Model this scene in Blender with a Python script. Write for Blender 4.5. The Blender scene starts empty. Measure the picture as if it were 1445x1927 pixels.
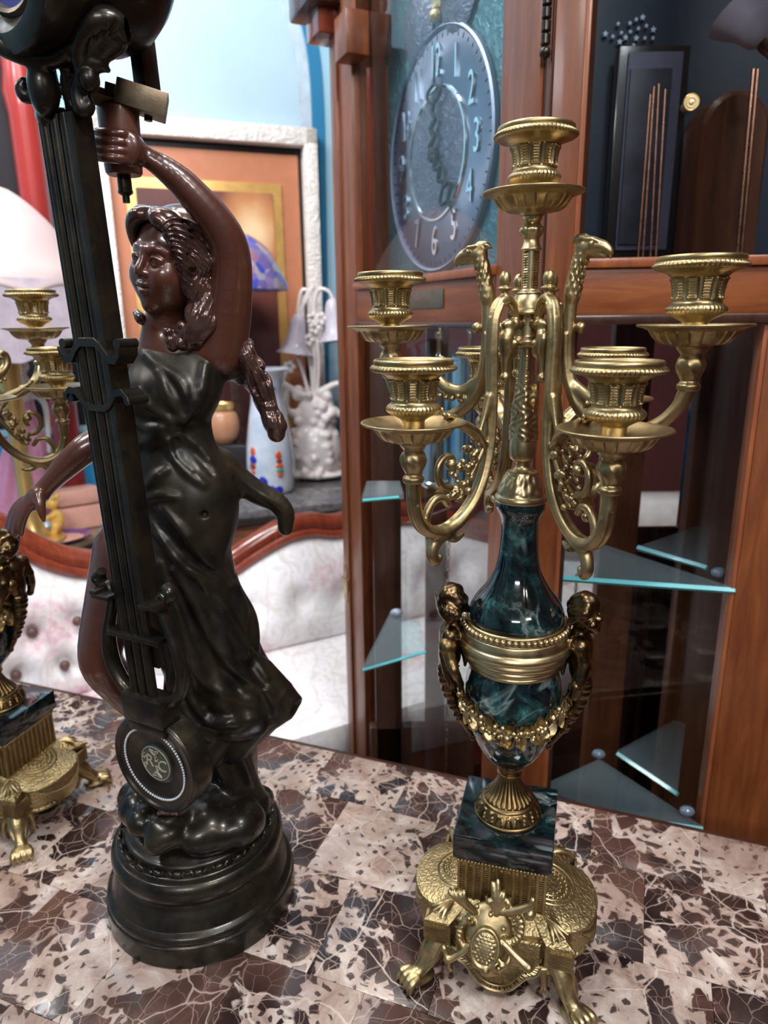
import bpy, bmesh, math, random
import numpy as np
from math import sin, cos, pi, radians, atan2, sqrt, hypot
from mathutils import Vector, Matrix, noise as mnoise

TABLE_H = 0.76            # the table top is z = 0 while building; every root is lifted by this at the end
PITCH = radians(15.5); ROLL = 0.0120; FPX = 1320.0; EYE = 0.475
SC = bpy.context.scene
COL = SC.collection

# ------------------------------------------------------------------ camera, world, lights, exposure
cam_data = bpy.data.cameras.new('camera'); CAM = bpy.data.objects.new('camera', cam_data); COL.objects.link(CAM)
CAM.rotation_euler = (Matrix.Rotation(pi / 2 - PITCH, 3, 'X') @ Matrix.Rotation(-ROLL, 3, 'Z')).to_euler(); CAM.location = (0, 0, EYE + TABLE_H)
cam_data.sensor_fit = 'VERTICAL'; cam_data.sensor_height = 36.0; cam_data.sensor_width = 27.0
cam_data.lens = 36.0 * FPX / 1927.0
cam_data.clip_start = 0.02; cam_data.clip_end = 60
cam_data.dof.use_dof = True; cam_data.dof.focus_distance = 0.43; cam_data.dof.aperture_fstop = 10.0
SC.camera = CAM
world = bpy.data.worlds.new('shop_world'); SC.world = world; world.use_nodes = True
world.node_tree.nodes['Background'].inputs[0].default_value = (0.55, 0.6, 0.72, 1)
world.node_tree.nodes['Background'].inputs[1].default_value = 0.16
SC.view_settings.view_transform = 'Standard'; SC.view_settings.look = 'None'
SC.view_settings.gamma = 1.0; SC.view_settings.use_curve_mapping = False
SC.view_settings.exposure = 0.0

def lamp(name, loc, target, size, watts, color, shape='RECTANGLE', size_y=None):
    d = bpy.data.lights.new(name, 'AREA'); d.shape = shape; d.size = size
    if size_y: d.size_y = size_y
    d.energy = watts; d.color = color
    o = bpy.data.objects.new(name, d); COL.objects.link(o)
    o.location = (loc[0], loc[1], loc[2] + TABLE_H)
    o.rotation_euler = (Vector(target) - Vector(loc)).to_track_quat('-Z', 'Y').to_euler()
    return o

# ceiling fittings of the shop: cool LED panels over the aisle and warm spots over the back wall
lamp('ceiling_lamp', (0.55, -0.35, 1.85), (0.0, 0.5, 0.2), 0.5, 26, (0.88, 0.94, 1.0), size_y=0.25)
lamp('ceiling_lamp', (-0.45, -2.4, 1.85), (0.0, 0.5, 0.2), 1.0, 36, (0.94, 0.95, 1.0), size_y=0.3)
lamp('ceiling_lamp', (0.95, -1.5, 1.85), (0.1, 0.5, 0.2), 0.5, 14, (1.0, 0.95, 0.88), size_y=0.3)
lamp('ceiling_lamp', (-1.1, 0.1, 1.85), (-0.15, 0.6, 0.1), 0.5, 16, (0.86, 0.93, 1.0), size_y=0.25)
lamp('ceiling_lamp', (-0.1, 0.95, 1.85), (-0.1, 0.95, 0.0), 0.35, 15, (1.0, 0.93, 0.86), size_y=0.35)
lamp('ceiling_lamp', (-0.75, 1.15, 1.80), (-0.5, 2.4, 0.35), 0.6, 22, (0.97, 0.97, 1.0), size_y=0.3)
lamp('ceiling_lamp', (-1.9, 1.2, 1.8), (-1.3, 1.9, 0.2), 0.4, 12, (1.0, 0.92, 0.88), size_y=0.3)

# ------------------------------------------------------------------ pixel rays (used only to measure positions)
_fw = np.array([0, cos(PITCH), -sin(PITCH)]); _up = np.array([0, sin(PITCH), cos(PITCH)]); _rt = np.array([1., 0, 0])
_rt, _up = _rt * cos(ROLL) - _up * sin(ROLL), _up * cos(ROLL) + _rt * sin(ROLL)
_C = np.array([0, 0, EYE])
def ray(px, py): return _fw + _rt * (px - 722.5) / FPX - _up * (py - 963.5) / FPX
def P(px, py, Y):
    d = ray(px, py); return _C + d * (Y / d[1])
def PZ(px, py, z):
    d = ray(px, py); return _C + d * ((z - EYE) / d[2])
def PP(px, py, p0, n):
    d = ray(px, py); p0 = np.array(p0, float); n = np.array(n, float)
    return _C + d * (((p0 - _C) @ n) / (d @ n))

# ------------------------------------------------------------------ materials
MATS = {}
def newmat(name):
    m = bpy.data.materials.new(name); m.use_nodes = True
    nt = m.node_tree; b = nt.nodes['Principled BSDF']; MATS[name] = m
    return m, nt, b
def nd(nt, t, **kw):
    n = nt.nodes.new(t)
    for k, v in kw.items():
        if k.startswith('i_'): n.inputs[k[2:].replace('_', ' ')].default_value = v
        else: setattr(n, k, v)
    return n
def ramp(nt, stops, interp='LINEAR'):
    r = nt.nodes.new('ShaderNodeValToRGB'); e = r.color_ramp.elements; r.color_ramp.interpolation = interp
    while len(e) < len(stops): e.new(0.5)
    for i, (p, c) in enumerate(stops):
        e[i].position = p; e[i].color = (*c, 1) if len(c) == 3 else c
    return r
def coords(nt, scale=(1, 1, 1), kind='Object', rnd=0.0):
    tc = nd(nt, 'ShaderNodeTexCoord'); mp = nd(nt, 'ShaderNodeMapping'); mp.inputs['Scale'].default_value = scale
    nt.links.new(tc.outputs[kind], mp.inputs['Vector'])
    if rnd:
        oi = nd(nt, 'ShaderNodeObjectInfo'); ml = nd(nt, 'ShaderNodeMath', operation='MULTIPLY'); ml.inputs[1].default_value = rnd
        nt.links.new(oi.outputs['Random'], ml.inputs[0])
        cb = nd(nt, 'ShaderNodeCombineXYZ'); nt.links.new(ml.outputs[0], cb.inputs[0]); nt.links.new(ml.outputs[0], cb.inputs[1]); nt.links.new(ml.outputs[0], cb.inputs[2])
        nt.links.new(cb.outputs[0], mp.inputs['Location'])
    return mp.outputs['Vector']
def noise_tex(nt, vec, scale, detail=4, rough=0.55, dist=0.0):
    n = nd(nt, 'ShaderNodeTexNoise'); n.inputs['Scale'].default_value = scale; n.inputs['Detail'].default_value = detail
    n.inputs['Roughness'].default_value = rough; n.inputs['Distortion'].default_value = dist
    nt.links.new(vec, n.inputs['Vector']); return n
def bump(nt, b, height, strength, dist=0.001):
    bp = nd(nt, 'ShaderNodeBump'); bp.inputs['Strength'].default_value = strength; bp.inputs['Distance'].default_value = dist
    nt.links.new(height, bp.inputs['Height']); nt.links.new(bp.outputs[0], b.inputs['Normal']); return bp
def mixc(nt, fac, a, c, mode='MIX'):
    m = nd(nt, 'ShaderNodeMix', data_type='RGBA', blend_type=mode)
    for s, v in ((0, fac), (6, a), (7, c)):
        if isinstance(v, (int, float)): m.inputs[s].default_value = v
        elif isinstance(v, tuple): m.inputs[s].default_value = (*v, 1)
        else: nt.links.new(v, m.inputs[s])
    return m.outputs[2]
def setb(b, **kw):
    for k, v in kw.items():
        k = k.replace('_', ' ')
        b.inputs[k].default_value = (*v, 1) if isinstance(v, tuple) and len(v) == 3 and k != 'Subsurface Radius' else v

def plain(name, col, rough=0.5, metal=0.0, coat=0.0, var=0.12, vscale=30, bumpy=0.0, emit=None):
    m, nt, b = newmat(name)
    v = coords(nt); n = noise_tex(nt, v, vscale, 4)
    r = ramp(nt, [(0.3, tuple(c * (1 - var) for c in col)), (0.7, tuple(min(1, c * (1 + var)) for c in col))])
    nt.links.new(n.outputs['Fac'], r.inputs[0]); nt.links.new(r.outputs[0], b.inputs['Base Color'])
    setb(b, Roughness=rough, Metallic=metal, Coat_Weight=coat)
    if bumpy: bump(nt, b, n.outputs['Fac'], bumpy, 0.0006)
    if emit: setb(b, Emission_Color=emit[0], Emission_Strength=emit[1])
    return m

def metal(name, c0, c1, rough=(0.25, 0.42), scale=60, bumps=0.18, bscale=700, metallic=1.0, dist=0.0003, coat=0.0):
    m, nt, b = newmat(name)
    v = coords(nt); n = noise_tex(nt, v, scale, 6, 0.6)
    r = ramp(nt, [(0.33, c0), (0.68, c1)]); nt.links.new(n.outputs['Fac'], r.inputs[0]); nt.links.new(r.outputs[0], b.inputs['Base Color'])
    mr = nd(nt, 'ShaderNodeMapRange'); mr.inputs['To Min'].default_value = rough[0]; mr.inputs['To Max'].default_value = rough[1]
    mr.inputs['From Min'].default_value = 0.3; mr.inputs['From Max'].default_value = 0.7
    n3 = noise_tex(nt, v, scale * 2.3, 3); nt.links.new(n3.outputs['Fac'], mr.inputs['Value']); nt.links.new(mr.outputs[0], b.inputs['Roughness'])
    n2 = noise_tex(nt, v, bscale, 2); bump(nt, b, n2.outputs['Fac'], bumps, dist)
    setb(b, Metallic=metallic, Coat_Weight=coat)
    return m

metal('brass', (0.33, 0.245, 0.118), (0.51, 0.395, 0.21), (0.31, 0.47), 55, 0.2, 420)
metal('brass_polished', (0.46, 0.355, 0.19), (0.60, 0.475, 0.265), (0.28, 0.40), 45, 0.12, 400)
metal('brass_antique', (0.13, 0.082, 0.035), (0.30, 0.20, 0.085), (0.28, 0.44), 70, 0.2, 380)
metal('bronze_putto', (0.055, 0.036, 0.022), (0.19, 0.12, 0.055), (0.22, 0.38), 90, 0.15, 300)
metal('bronze_dress', (0.010, 0.0095, 0.009), (0.042, 0.031, 0.018), (0.31, 0.45), 34, 0.2, 260, metallic=0.5)
metal('bronze_dark', (0.011, 0.010, 0.010), (0.040, 0.031, 0.018), (0.24, 0.38), 40, 0.15, 320, metallic=0.6, coat=0.15)
metal('bronze_skin', (0.072, 0.023, 0.015), (0.10, 0.034, 0.020), (0.28, 0.36), 18, 0.05, 300, metallic=0.15, coat=0.5)
metal('grip_brown', (0.13, 0.048, 0.030), (0.17, 0.066, 0.042), (0.34, 0.42), 18, 0.05, 300, metallic=0.1, coat=0.2)
metal('bronze_hair', (0.045, 0.024, 0.021), (0.12, 0.06, 0.047), (0.18, 0.30), 50, 0.15, 260, metallic=0.55, coat=0.3)
metal('steel_bracket', (0.16, 0.115, 0.075), (0.22, 0.17, 0.12), (0.34, 0.46), 80, 0.15, 900, metallic=0.8)

def engraved(name, base, c0, c1, scale):
    """cast brass with a fine scroll relief"""
    m, nt, b = newmat(name)
    v = coords(nt); n = noise_tex(nt, v, 55, 5)
    r = ramp(nt, [(0.33, c0), (0.68, c1)]); nt.links.new(n.outputs['Fac'], r.inputs[0]); nt.links.new(r.outputs[0], b.inputs['Base Color'])
    w = nd(nt, 'ShaderNodeTexWave', wave_type='RINGS', rings_direction='SPHERICAL'); w.inputs['Scale'].default_value = scale
    w.inputs['Distortion'].default_value = 9; w.inputs['Detail'].default_value = 1.5; w.inputs['Detail Scale'].default_value = 2.2
    nt.links.new(v, w.inputs['Vector']); bump(nt, b, w.outputs['Fac'], 0.5, 0.0006)
    setb(b, Metallic=1.0, Roughness=0.45)
engraved('brass_engraved', None, (0.27, 0.20, 0.095), (0.44, 0.335, 0.17), 110)

def green_marble(name, k, lo):
    m, nt, b = newmat(name); v = coords(nt)
    n1 = noise_tex(nt, v, 46 * k, 9, 0.72, 0.9)
    r1 = ramp(nt, [(lo, (0.002, 0.0035, 0.0045)), (lo + 0.12, (0.0045, 0.014, 0.015)), (lo + 0.21, (0.012, 0.050, 0.050)), (lo + 0.33, (0.08, 0.22, 0.20))])
    nt.links.new(n1.outputs['Fac'], r1.inputs[0])
    n2 = noise_tex(nt, v, 15 * k, 5, 0.5, 1.6)
    ab = nd(nt, 'ShaderNodeMath', operation='SUBTRACT'); ab.inputs[1].default_value = 0.5; nt.links.new(n2.outputs['Fac'], ab.inputs[0])
    a2 = nd(nt, 'ShaderNodeMath', operation='ABSOLUTE'); nt.links.new(ab.outputs[0], a2.inputs[0])
    r2 = ramp(nt, [(0.0, (0.85, 0.85, 0.85)), (0.012, (0.3, 0.3, 0.3)), (0.03, (0, 0, 0))]); nt.links.new(a2.outputs[0], r2.inputs[0])
    n3 = noise_tex(nt, v, 9 * k, 2); r3 = ramp(nt, [(0.5, (0, 0, 0)), (0.62, (1, 1, 1))]); nt.links.new(n3.outputs['Fac'], r3.inputs[0])
    mu = nd(nt, 'ShaderNodeMath', operation='MULTIPLY'); nt.links.new(r2.outputs[0], mu.inputs[0]); nt.links.new(r3.outputs[0], mu.inputs[1])
    c = mixc(nt, mu.outputs[0], r1.outputs[0], (0.42, 0.52, 0.5)); nt.links.new(c, b.inputs['Base Color'])
    setb(b, Roughness=0.09, Coat_Weight=0.5, Coat_Roughness=0.03)
green_marble('green_marble', 1.0, 0.385); green_marble('black_marble', 1.1, 0.46)

def brown_marble(name):
    m, nt, b = newmat(name); v = coords(nt, rnd=7.3)
    def M(op, a, c=None, d=None):
        n = nd(nt, 'ShaderNodeMath', operation=op)
        for k, x in enumerate((a, c, d)):
            if x is None: continue
            if isinstance(x, (int, float)): n.inputs[k].default_value = x
            else: nt.links.new(x, n.inputs[k])
        return n.outputs[0]
    def remap(x, f0, f1, t0=0.0, t1=1.0):
        r = nd(nt, 'ShaderNodeMapRange'); r.inputs['From Min'].default_value = f0; r.inputs['From Max'].default_value = f1; r.inputs['To Min'].default_value = t0; r.inputs['To Max'].default_value = t1
        nt.links.new(x, r.inputs['Value']); return r.outputs[0]
    wn = noise_tex(nt, v, 12, 4, 0.5); sb = nd(nt, 'ShaderNodeVectorMath', operation='SUBTRACT'); sb.inputs[1].default_value = (0.5, 0.5, 0.5); nt.links.new(wn.outputs['Color'], sb.inputs[0])
    wm = nd(nt, 'ShaderNodeVectorMath', operation='SCALE'); wm.inputs['Scale'].default_value = 0.045; nt.links.new(sb.outputs[0], wm.inputs[0])
    ad = nd(nt, 'ShaderNodeVectorMath', operation='ADD'); nt.links.new(v, ad.inputs[0]); nt.links.new(wm.outputs[0], ad.inputs[1])
    def edge(scale, vec=None):
        vo = nd(nt, 'ShaderNodeTexVoronoi', feature='DISTANCE_TO_EDGE'); vo.inputs['Scale'].default_value = scale; nt.links.new(vec or ad.outputs[0], vo.inputs['Vector']); return vo.outputs['Distance']
    big = noise_tex(nt, ad.outputs[0], 10, 3, 0.55).outputs['Fac']
    th = remap(big, 0.37, 0.63, -0.03, 0.33)                     # how far the pale matrix eats into the dark fragments
    def cells(scale, gain, t): return remap(M('SUBTRACT', edge(scale), t), 0.0, gain)
    c1 = cells(17, 0.02, th); c2 = cells(44, 0.035, remap(big, 0.38, 0.66, 0.02, 0.40)); c3 = cells(105, 0.06, remap(big, 0.40, 0.66, 0.10, 0.30))
    dark = M('MAXIMUM', c1, M('MAXIMUM', c2, M('MULTIPLY', c3, 0.92)))
    ln = noise_tex(nt, v, 26, 7, 0.68, 0.6); lr = ramp(nt, [(0.30, (0.15, 0.085, 0.066)), (0.45, (0.35, 0.25, 0.205)), (0.56, (0.46, 0.36, 0.305)), (0.70, (0.66, 0.56, 0.50))]); nt.links.new(ln.outputs['Fac'], lr.inputs[0])
    dn = noise_tex(nt, v, 18, 6, 0.6); dr = ramp(nt, [(0.36, (0.014, 0.008, 0.008)), (0.56, (0.036, 0.018, 0.015)), (0.70, (0.12, 0.06, 0.045))]); nt.links.new(dn.outputs['Fac'], dr.inputs[0])
    c = mixc(nt, dark, lr.outputs[0], dr.outputs[0])
    def veins(scale, w, amt, col, c):
        r = ramp(nt, [(0.0, (amt,) * 3), (w * .4, (amt * .5,) * 3), (w, (0, 0, 0))]); nt.links.new(edge(scale), r.inputs[0]); return mixc(nt, r.outputs[0], c, col)
    c = veins(12, 0.010, 0.9, (0.62, 0.50, 0.43), c); c = veins(30, 0.016, 0.7, (0.50, 0.37, 0.30), c); c = veins(64, 0.022, 0.5, (0.40, 0.28, 0.23), c)
    wr = ramp(nt, [(0.50, (0, 0, 0)), (0.72, (0.62, 0.62, 0.62))]); nt.links.new(noise_tex(nt, v, 6, 3).outputs['Fac'], wr.inputs[0]); c = mixc(nt, wr.outputs[0], c, (0.17, 0.082, 0.058))
    nt.links.new(c, b.inputs['Base Color']); setb(b, Roughness=0.2, Coat_Weight=0.2, Coat_Roughness=0.05)
brown_marble('brown_marble')

def wood(name, c0, c1, scale=(6, 6, 0.7), rough=0.3, coat=0.4, ring=14):
    m, nt, b = newmat(name); v = coords(nt, scale)
    n = noise_tex(nt, v, ring, 6, 0.6, 0.6); r = ramp(nt, [(0.3, c0), (0.55, tuple((a + d) / 2 for a, d in zip(c0, c1))), (0.72, c1)])
    nt.links.new(n.outputs['Fac'], r.inputs[0]); nt.links.new(r.outputs[0], b.inputs['Base Color'])
    n2 = noise_tex(nt, v, ring * 9, 2); bump(nt, b, n2.outputs['Fac'], 0.08, 0.0005)
    setb(b, Roughness=rough, Coat_Weight=coat, Coat_Roughness=0.12, Specular_IOR_Level=0.35)
wood('cherry_wood', (0.115, 0.027, 0.008), (0.255, 0.075, 0.021), coat=0.12, rough=.36)
wood('cherry_wood_across', (0.15, 0.036, 0.010), (0.30, 0.09, 0.026), (0.7, 0.7, 6), coat=0.12, rough=.36)
wood('cherry_bead', (0.20, 0.050, 0.018), (0.36, 0.11, 0.036), coat=0.2, rough=.3)
wood('dark_wood', (0.030, 0.011, 0.007), (0.065, 0.024, 0.013))
wood('interior_wood', (0.085, 0.026, 0.010), (0.19, 0.060, 0.022), coat=.1, rough=.4)
wood('mahogany', (0.16, 0.028, 0.014), (0.30, 0.06, 0.026), rough=0.2, coat=0.7)
wood('walnut', (0.10, 0.032, 0.014), (0.26, 0.09, 0.035), (0.8, 0.8, 5))
wood('tan_wood', (0.2, 0.13, 0.08), (0.34, 0.24, 0.16), (1, 1, 5))
wood('ebony', (0.012, 0.009, 0.008), (0.03, 0.02, 0.017))

def thin_glass(name, tint, refl=1.0, haze=0.0):
    m, nt, b = newmat(name); nt.nodes.remove(b); out = nt.nodes['Material Output']
    t = nd(nt, 'ShaderNodeBsdfTransparent'); t.inputs[0].default_value = (*tint, 1)
    g = nd(nt, 'ShaderNodeBsdfGlossy'); g.inputs['Roughness'].default_value = 0.02; g.inputs['Color'].default_value = (refl, refl, refl, 1)
    f = nd(nt, 'ShaderNodeFresnel'); f.inputs[0].default_value = 1.27
    ge = nd(nt, 'ShaderNodeNewGeometry'); iv = nd(nt, 'ShaderNodeMath', operation='SUBTRACT'); iv.inputs[0].default_value = 1.0; nt.links.new(ge.outputs['Backfacing'], iv.inputs[1])
    fm = nd(nt, 'ShaderNodeMath', operation='MULTIPLY'); nt.links.new(f.outputs[0], fm.inputs[0]); nt.links.new(iv.outputs[0], fm.inputs[1])
    mx = nd(nt, 'ShaderNodeMixShader'); nt.links.new(fm.outputs[0], mx.inputs[0]); nt.links.new(t.outputs[0], mx.inputs[1]); nt.links.new(g.outputs[0], mx.inputs[2])
    last = mx
    if haze:
        df = nd(nt, 'ShaderNodeBsdfDiffuse'); df.inputs[0].default_value = (0.6, 0.7, 0.75, 1)
        m2 = nd(nt, 'ShaderNodeMixShader'); m2.inputs[0].default_value = haze; nt.links.new(mx.outputs[0], m2.inputs[1]); nt.links.new(df.outputs[0], m2.inputs[2]); last = m2
    nt.links.new(last.outputs[0], out.inputs[0])
thin_glass('pane_glass', (0.93, 0.95, 0.95))
thin_glass('shelf_glass', (0.84, 0.92, 0.93), 1.0, 0.075)
plain('shelf_edge', (0.10, 0.42, 0.45), 0.2, coat=0.5)
def mirror(name, tint, rough=0.03):
    m, nt, b = newmat(name); v = coords(nt); n = noise_tex(nt, v, 8, 2); r = ramp(nt, [(0.3, tuple(t * 0.9 for t in tint)), (0.7, tint)])
    nt.links.new(n.outputs['Fac'], r.inputs[0]); nt.links.new(r.outputs[0], b.inputs['Base Color']); setb(b, Metallic=1.0, Roughness=rough)
mirror('mirror_glass', (0.62, 0.60, 0.62))
mirror('dark_mirror', (0.16, 0.15, 0.17), 0.05)
# ------------------------------------------------------------------ mesh helpers
def np_mesh(name, V, F, mat=None, smooth=True, angle=38):
    """V (n,3); F list of lists or int array (m,4)"""
    me = bpy.data.meshes.new(name)
    V = np.asarray(V, np.float32)
    if isinstance(F, np.ndarray):
        k = F.shape[1]; me.vertices.add(len(V)); me.vertices.foreach_set('co', V.ravel())
        me.loops.add(F.size); me.loops.foreach_set('vertex_index', F.astype(np.int32).ravel())
        me.polygons.add(len(F)); me.polygons.foreach_set('loop_start', np.arange(0, F.size, k, dtype=np.int32))
        me.update(calc_edges=True); me.validate()
    else:
        me.from_pydata(V.tolist(), [], F); me.update()
    if smooth:
        me.polygons.foreach_set('use_smooth', np.ones(len(me.polygons), bool))
        if angle: me.set_sharp_from_angle(angle=radians(angle))
    if mat: me.materials.append(MATS[mat] if isinstance(mat, str) else mat)
    return me

def wloc(o):
    v = Vector((0, 0, 0))
    while o is not None: v += o.location; o = o.parent
    return np.array(v)

def thing(name, label, cat, loc=(0, 0, 0), group=None):
    o = bpy.data.objects.new(name, None); COL.objects.link(o); o.location = loc; o.empty_display_size = 0.02
    o['label'] = label; o['category'] = cat
    if group: o['group'] = group
    return o
def obj(name, M, mat, parent=None, world=True, smooth=True, angle=38, label=None, origin=None):
    """link M = (V, F) as one mesh object; world coordinates are made local to the parent"""
    V = np.asarray(M[0], float)
    off = np.zeros(3)
    if parent is not None and world: off = wloc(parent)
    o = bpy.data.objects.new(name, None)
    loc = np.zeros(3)
    if origin is not None: loc = np.asarray(origin, float) - off
    me = np_mesh(name, V - off - loc, M[1], mat, smooth, angle)
    bpy.data.objects.remove(o); o = bpy.data.objects.new(name, me); COL.objects.link(o)
    o.location = loc
    if parent is not None: o.parent = parent
    if label: o['label'] = label
    return o
def single(name, M, mat, label, cat, group=None, **kw):
    V = np.asarray(M[0], float); base = np.array([*(V[:, :2].min(0) + V[:, :2].max(0)) / 2, V[:, 2].min()])
    o = obj(name, M, mat, None, origin=base, **kw); o['label'] = label; o['category'] = cat
    if group: o['group'] = group
    return o
def struct(name, M, mat, parent=None, **kw):
    o = obj(name, M, mat, parent, **kw)
    if parent is None: o['kind'] = 'structure'
    return o

def join(*Ms):
    V = []; F = []; n = 0
    for v, f in Ms:
        v = np.asarray(v, float); V.append(v)
        F += [[i + n for i in q] for q in (f.tolist() if isinstance(f, np.ndarray) else f)]; n += len(v)
    return np.concatenate(V), F
def xf(M, R=None, t=None, s=None):
    V = np.asarray(M[0], float)
    if s is not None: V = V * np.asarray(s)
    if R is not None: V = V @ np.asarray(R).T
    if t is not None: V = V + np.asarray(t)
    return V, M[1]
def Rz(a): c, s = cos(a), sin(a); return np.array([[c, -s, 0], [s, c, 0], [0, 0, 1]])
def Rx(a): c, s = cos(a), sin(a); return np.array([[1, 0, 0], [0, c, -s], [0, s, c]])
def Ry(a): c, s = cos(a), sin(a); return np.array([[c, 0, s], [0, 1, 0], [-s, 0, c]])
def frame(zdir, xhint=(1, 0, 0)):
    z = np.array(zdir, float); z /= np.linalg.norm(z); x = np.array(xhint, float); x -= z * (x @ z)
    if np.linalg.norm(x) < 1e-6: x = np.array([0, 1, 0.]) - z * z[1]
    x /= np.linalg.norm(x); return np.stack([x, np.cross(z, x), z], 1)

def box(lo, hi, bevel=0.0):
    lo = np.array(lo, float); hi = np.array(hi, float); b = min(bevel, *(0.45 * (hi - lo)))
    if b <= 0:
        V = [(x, y, z) for z in (lo[2], hi[2]) for y in (lo[1], hi[1]) for x in (lo[0], hi[0])]
        return np.array(V), [[0, 2, 3, 1], [4, 5, 7, 6], [0, 1, 5, 4], [2, 6, 7, 3], [0, 4, 6, 2], [1, 3, 7, 5]]
    bm = bmesh.new(); bmesh.ops.create_cube(bm, size=1)
    for v in bm.verts: v.co = Vector(((lo + hi) / 2 + np.array(v.co) * (hi - lo)))
    bmesh.ops.bevel(bm, geom=list(bm.edges), offset=b, segments=2, profile=0.6, affect='EDGES')
    bm.verts.index_update(); r = np.array([v.co[:] for v in bm.verts]), [[v.index for v in f.verts] for f in bm.faces]; bm.free(); return r

def crom(pts, n=6):
    """Catmull-Rom through the points; a repeated point makes a corner"""
    p = np.array(pts, float); out = []
    q = np.concatenate([2 * p[:1] - p[1:2], p, 2 * p[-1:] - p[-2:-1]])
    for i in range(len(p) - 1):
        a, b, c, d = q[i], q[i + 1], q[i + 2], q[i + 3]
        if np.allclose(b, c): continue
        if np.allclose(a, b): a = 2 * b - c
        if np.allclose(c, d): d = 2 * c - b
        for t in np.linspace(0, 1, n, endpoint=False):
            out.append(0.5 * (2 * b + (c - a) * t + (2 * a - 5 * b + 4 * c - d) * t * t + (3 * b - a - 3 * c + d) * t ** 3))
    out.append(p[-1]); return np.array(out)

def lathe(prof, n=48, mod=None, center=(0, 0, 0), cap=True, sub=0):
    pr = crom(prof, sub) if sub else np.array(prof, float)
    th = np.arange(n) * 2 * pi / n
    R = np.repeat(pr[:, 0:1], n, 1); Z = np.repeat(pr[:, 1:2], n, 1); T = np.repeat(th[None], len(pr), 0)
    if mod is not None:
        R = mod(T, R, Z)
        if isinstance(R, tuple): R, Z = R
    R = np.maximum(R, 1e-5)
    V = np.stack([R * np.cos(T), R * np.sin(T), Z], -1).reshape(-1, 3) + np.array(center)
    m = len(pr); i = np.arange(m - 1)[:, None]; j = np.arange(n)[None]
    a = i * n + j; b = i * n + (j + 1) % n
    F = np.stack([a, b, b + n, a + n], -1).reshape(-1, 4).tolist()
    if cap: F.append(list(range(n))[::-1]); F.append([(m - 1) * n + k for k in range(n)])
    return V, F

def sweep(pts, rad, n=10, sub=5, flat=1.0, up=(0, 0, 1), mod=None, cap=True):
    """tube along a smooth path; rad scalar or per point; flat squashes along the 'up' side"""
    pts = np.array(pts, float); rad = np.full(len(pts), rad) if np.isscalar(rad) else np.array(rad, float)
    q = crom(np.concatenate([pts, rad[:, None]], 1), sub) if sub else np.concatenate([pts, rad[:, None]], 1)
    p = q[:, :3]; r = np.maximum(q[:, 3], 1e-5); t = np.gradient(p, axis=0); t /= np.linalg.norm(t, axis=1)[:, None] + 1e-12
    u = np.array(up, float); A = []; prev = None
    for k in range(len(p)):
        a = (u if prev is None else prev) - t[k] * ((u if prev is None else prev) @ t[k])
        if np.linalg.norm(a) < 1e-5: a = np.array([1, 0.3, 0.2]) - t[k] * (np.array([1, 0.3, 0.2]) @ t[k])
        a /= np.linalg.norm(a); A.append(a); prev = a
    A = np.array(A); B = np.cross(t, A); ph = np.arange(n) * 2 * pi / n; V = []
    for k in range(len(p)):
        rr = r[k] * (mod(ph, k / (len(p) - 1)) if mod else np.ones(n))
        V.append(p[k] + (rr * np.cos(ph))[:, None] * A[k] * flat + (rr * np.sin(ph))[:, None] * B[k])
    V = np.concatenate(V); m = len(p); i = np.arange(m - 1)[:, None]; j = np.arange(n)[None]; a = i * n + j; b = i * n + (j + 1) % n
    F = np.stack([a, b, b + n, a + n], -1).reshape(-1, 4).tolist()
    if cap: F.append(list(range(n))[::-1]); F.append([(m - 1) * n + k for k in range(n)])
    return V, F

def ball(c, r, n=12, m=8, s=(1, 1, 1)):
    prof = [(r * sin(a), -r * cos(a)) for a in np.linspace(0.02, pi - 0.02, m)]
    return xf(lathe(prof, n), s=s, t=c)

def prism(poly, z0, z1, bevel=0.0):
    """extrude a plan polygon (counter-clockwise) from z0 to z1 with an inset top edge"""
    poly = np.array(poly, float); n = len(poly); rings = [(poly, z0)]
    if bevel:
        c = poly.mean(0); ins = poly + (c - poly) / np.linalg.norm(c - poly, axis=1)[:, None] * bevel
        rings += [(poly, z1 - bevel), (ins, z1)]
    else: rings.append((poly, z1))
    V = np.concatenate([np.column_stack([p, np.full(n, z)]) for p, z in rings]); F = []
    for k in range(len(rings) - 1):
        F += [[k * n + j, k * n + (j + 1) % n, (k + 1) * n + (j + 1) % n, (k + 1) * n + j] for j in range(n)]
    F += [list(range(n))[::-1], [(len(rings) - 1) * n + j for j in range(n)]]
    return V, F
def slab(poly, o, ux, uy, un, th, bevel=0.0):
    """polygon in the plane (o, ux, uy), thickened by th along un"""
    V, F = prism(poly, 0, th, bevel); M = np.stack([ux, uy, un], 1); return V @ M.T + np.array(o), F
def text_mesh(txt, size, depth, shear=0.0):
    c = bpy.data.curves.new('lettering', 'FONT'); c.body = txt; c.size = size; c.extrude = depth; c.align_x = 'CENTER'; c.align_y = 'CENTER'; c.shear = shear; c.resolution_u = 3
    o = bpy.data.objects.new('lettering', c); COL.objects.link(o); dg = bpy.context.evaluated_depsgraph_get(); me = o.evaluated_get(dg).to_mesh()
    V = np.array([v.co[:] for v in me.vertices]); F = [list(p.vertices) for p in me.polygons]
    bpy.data.objects.remove(o); bpy.data.curves.remove(c); return V, F
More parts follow.
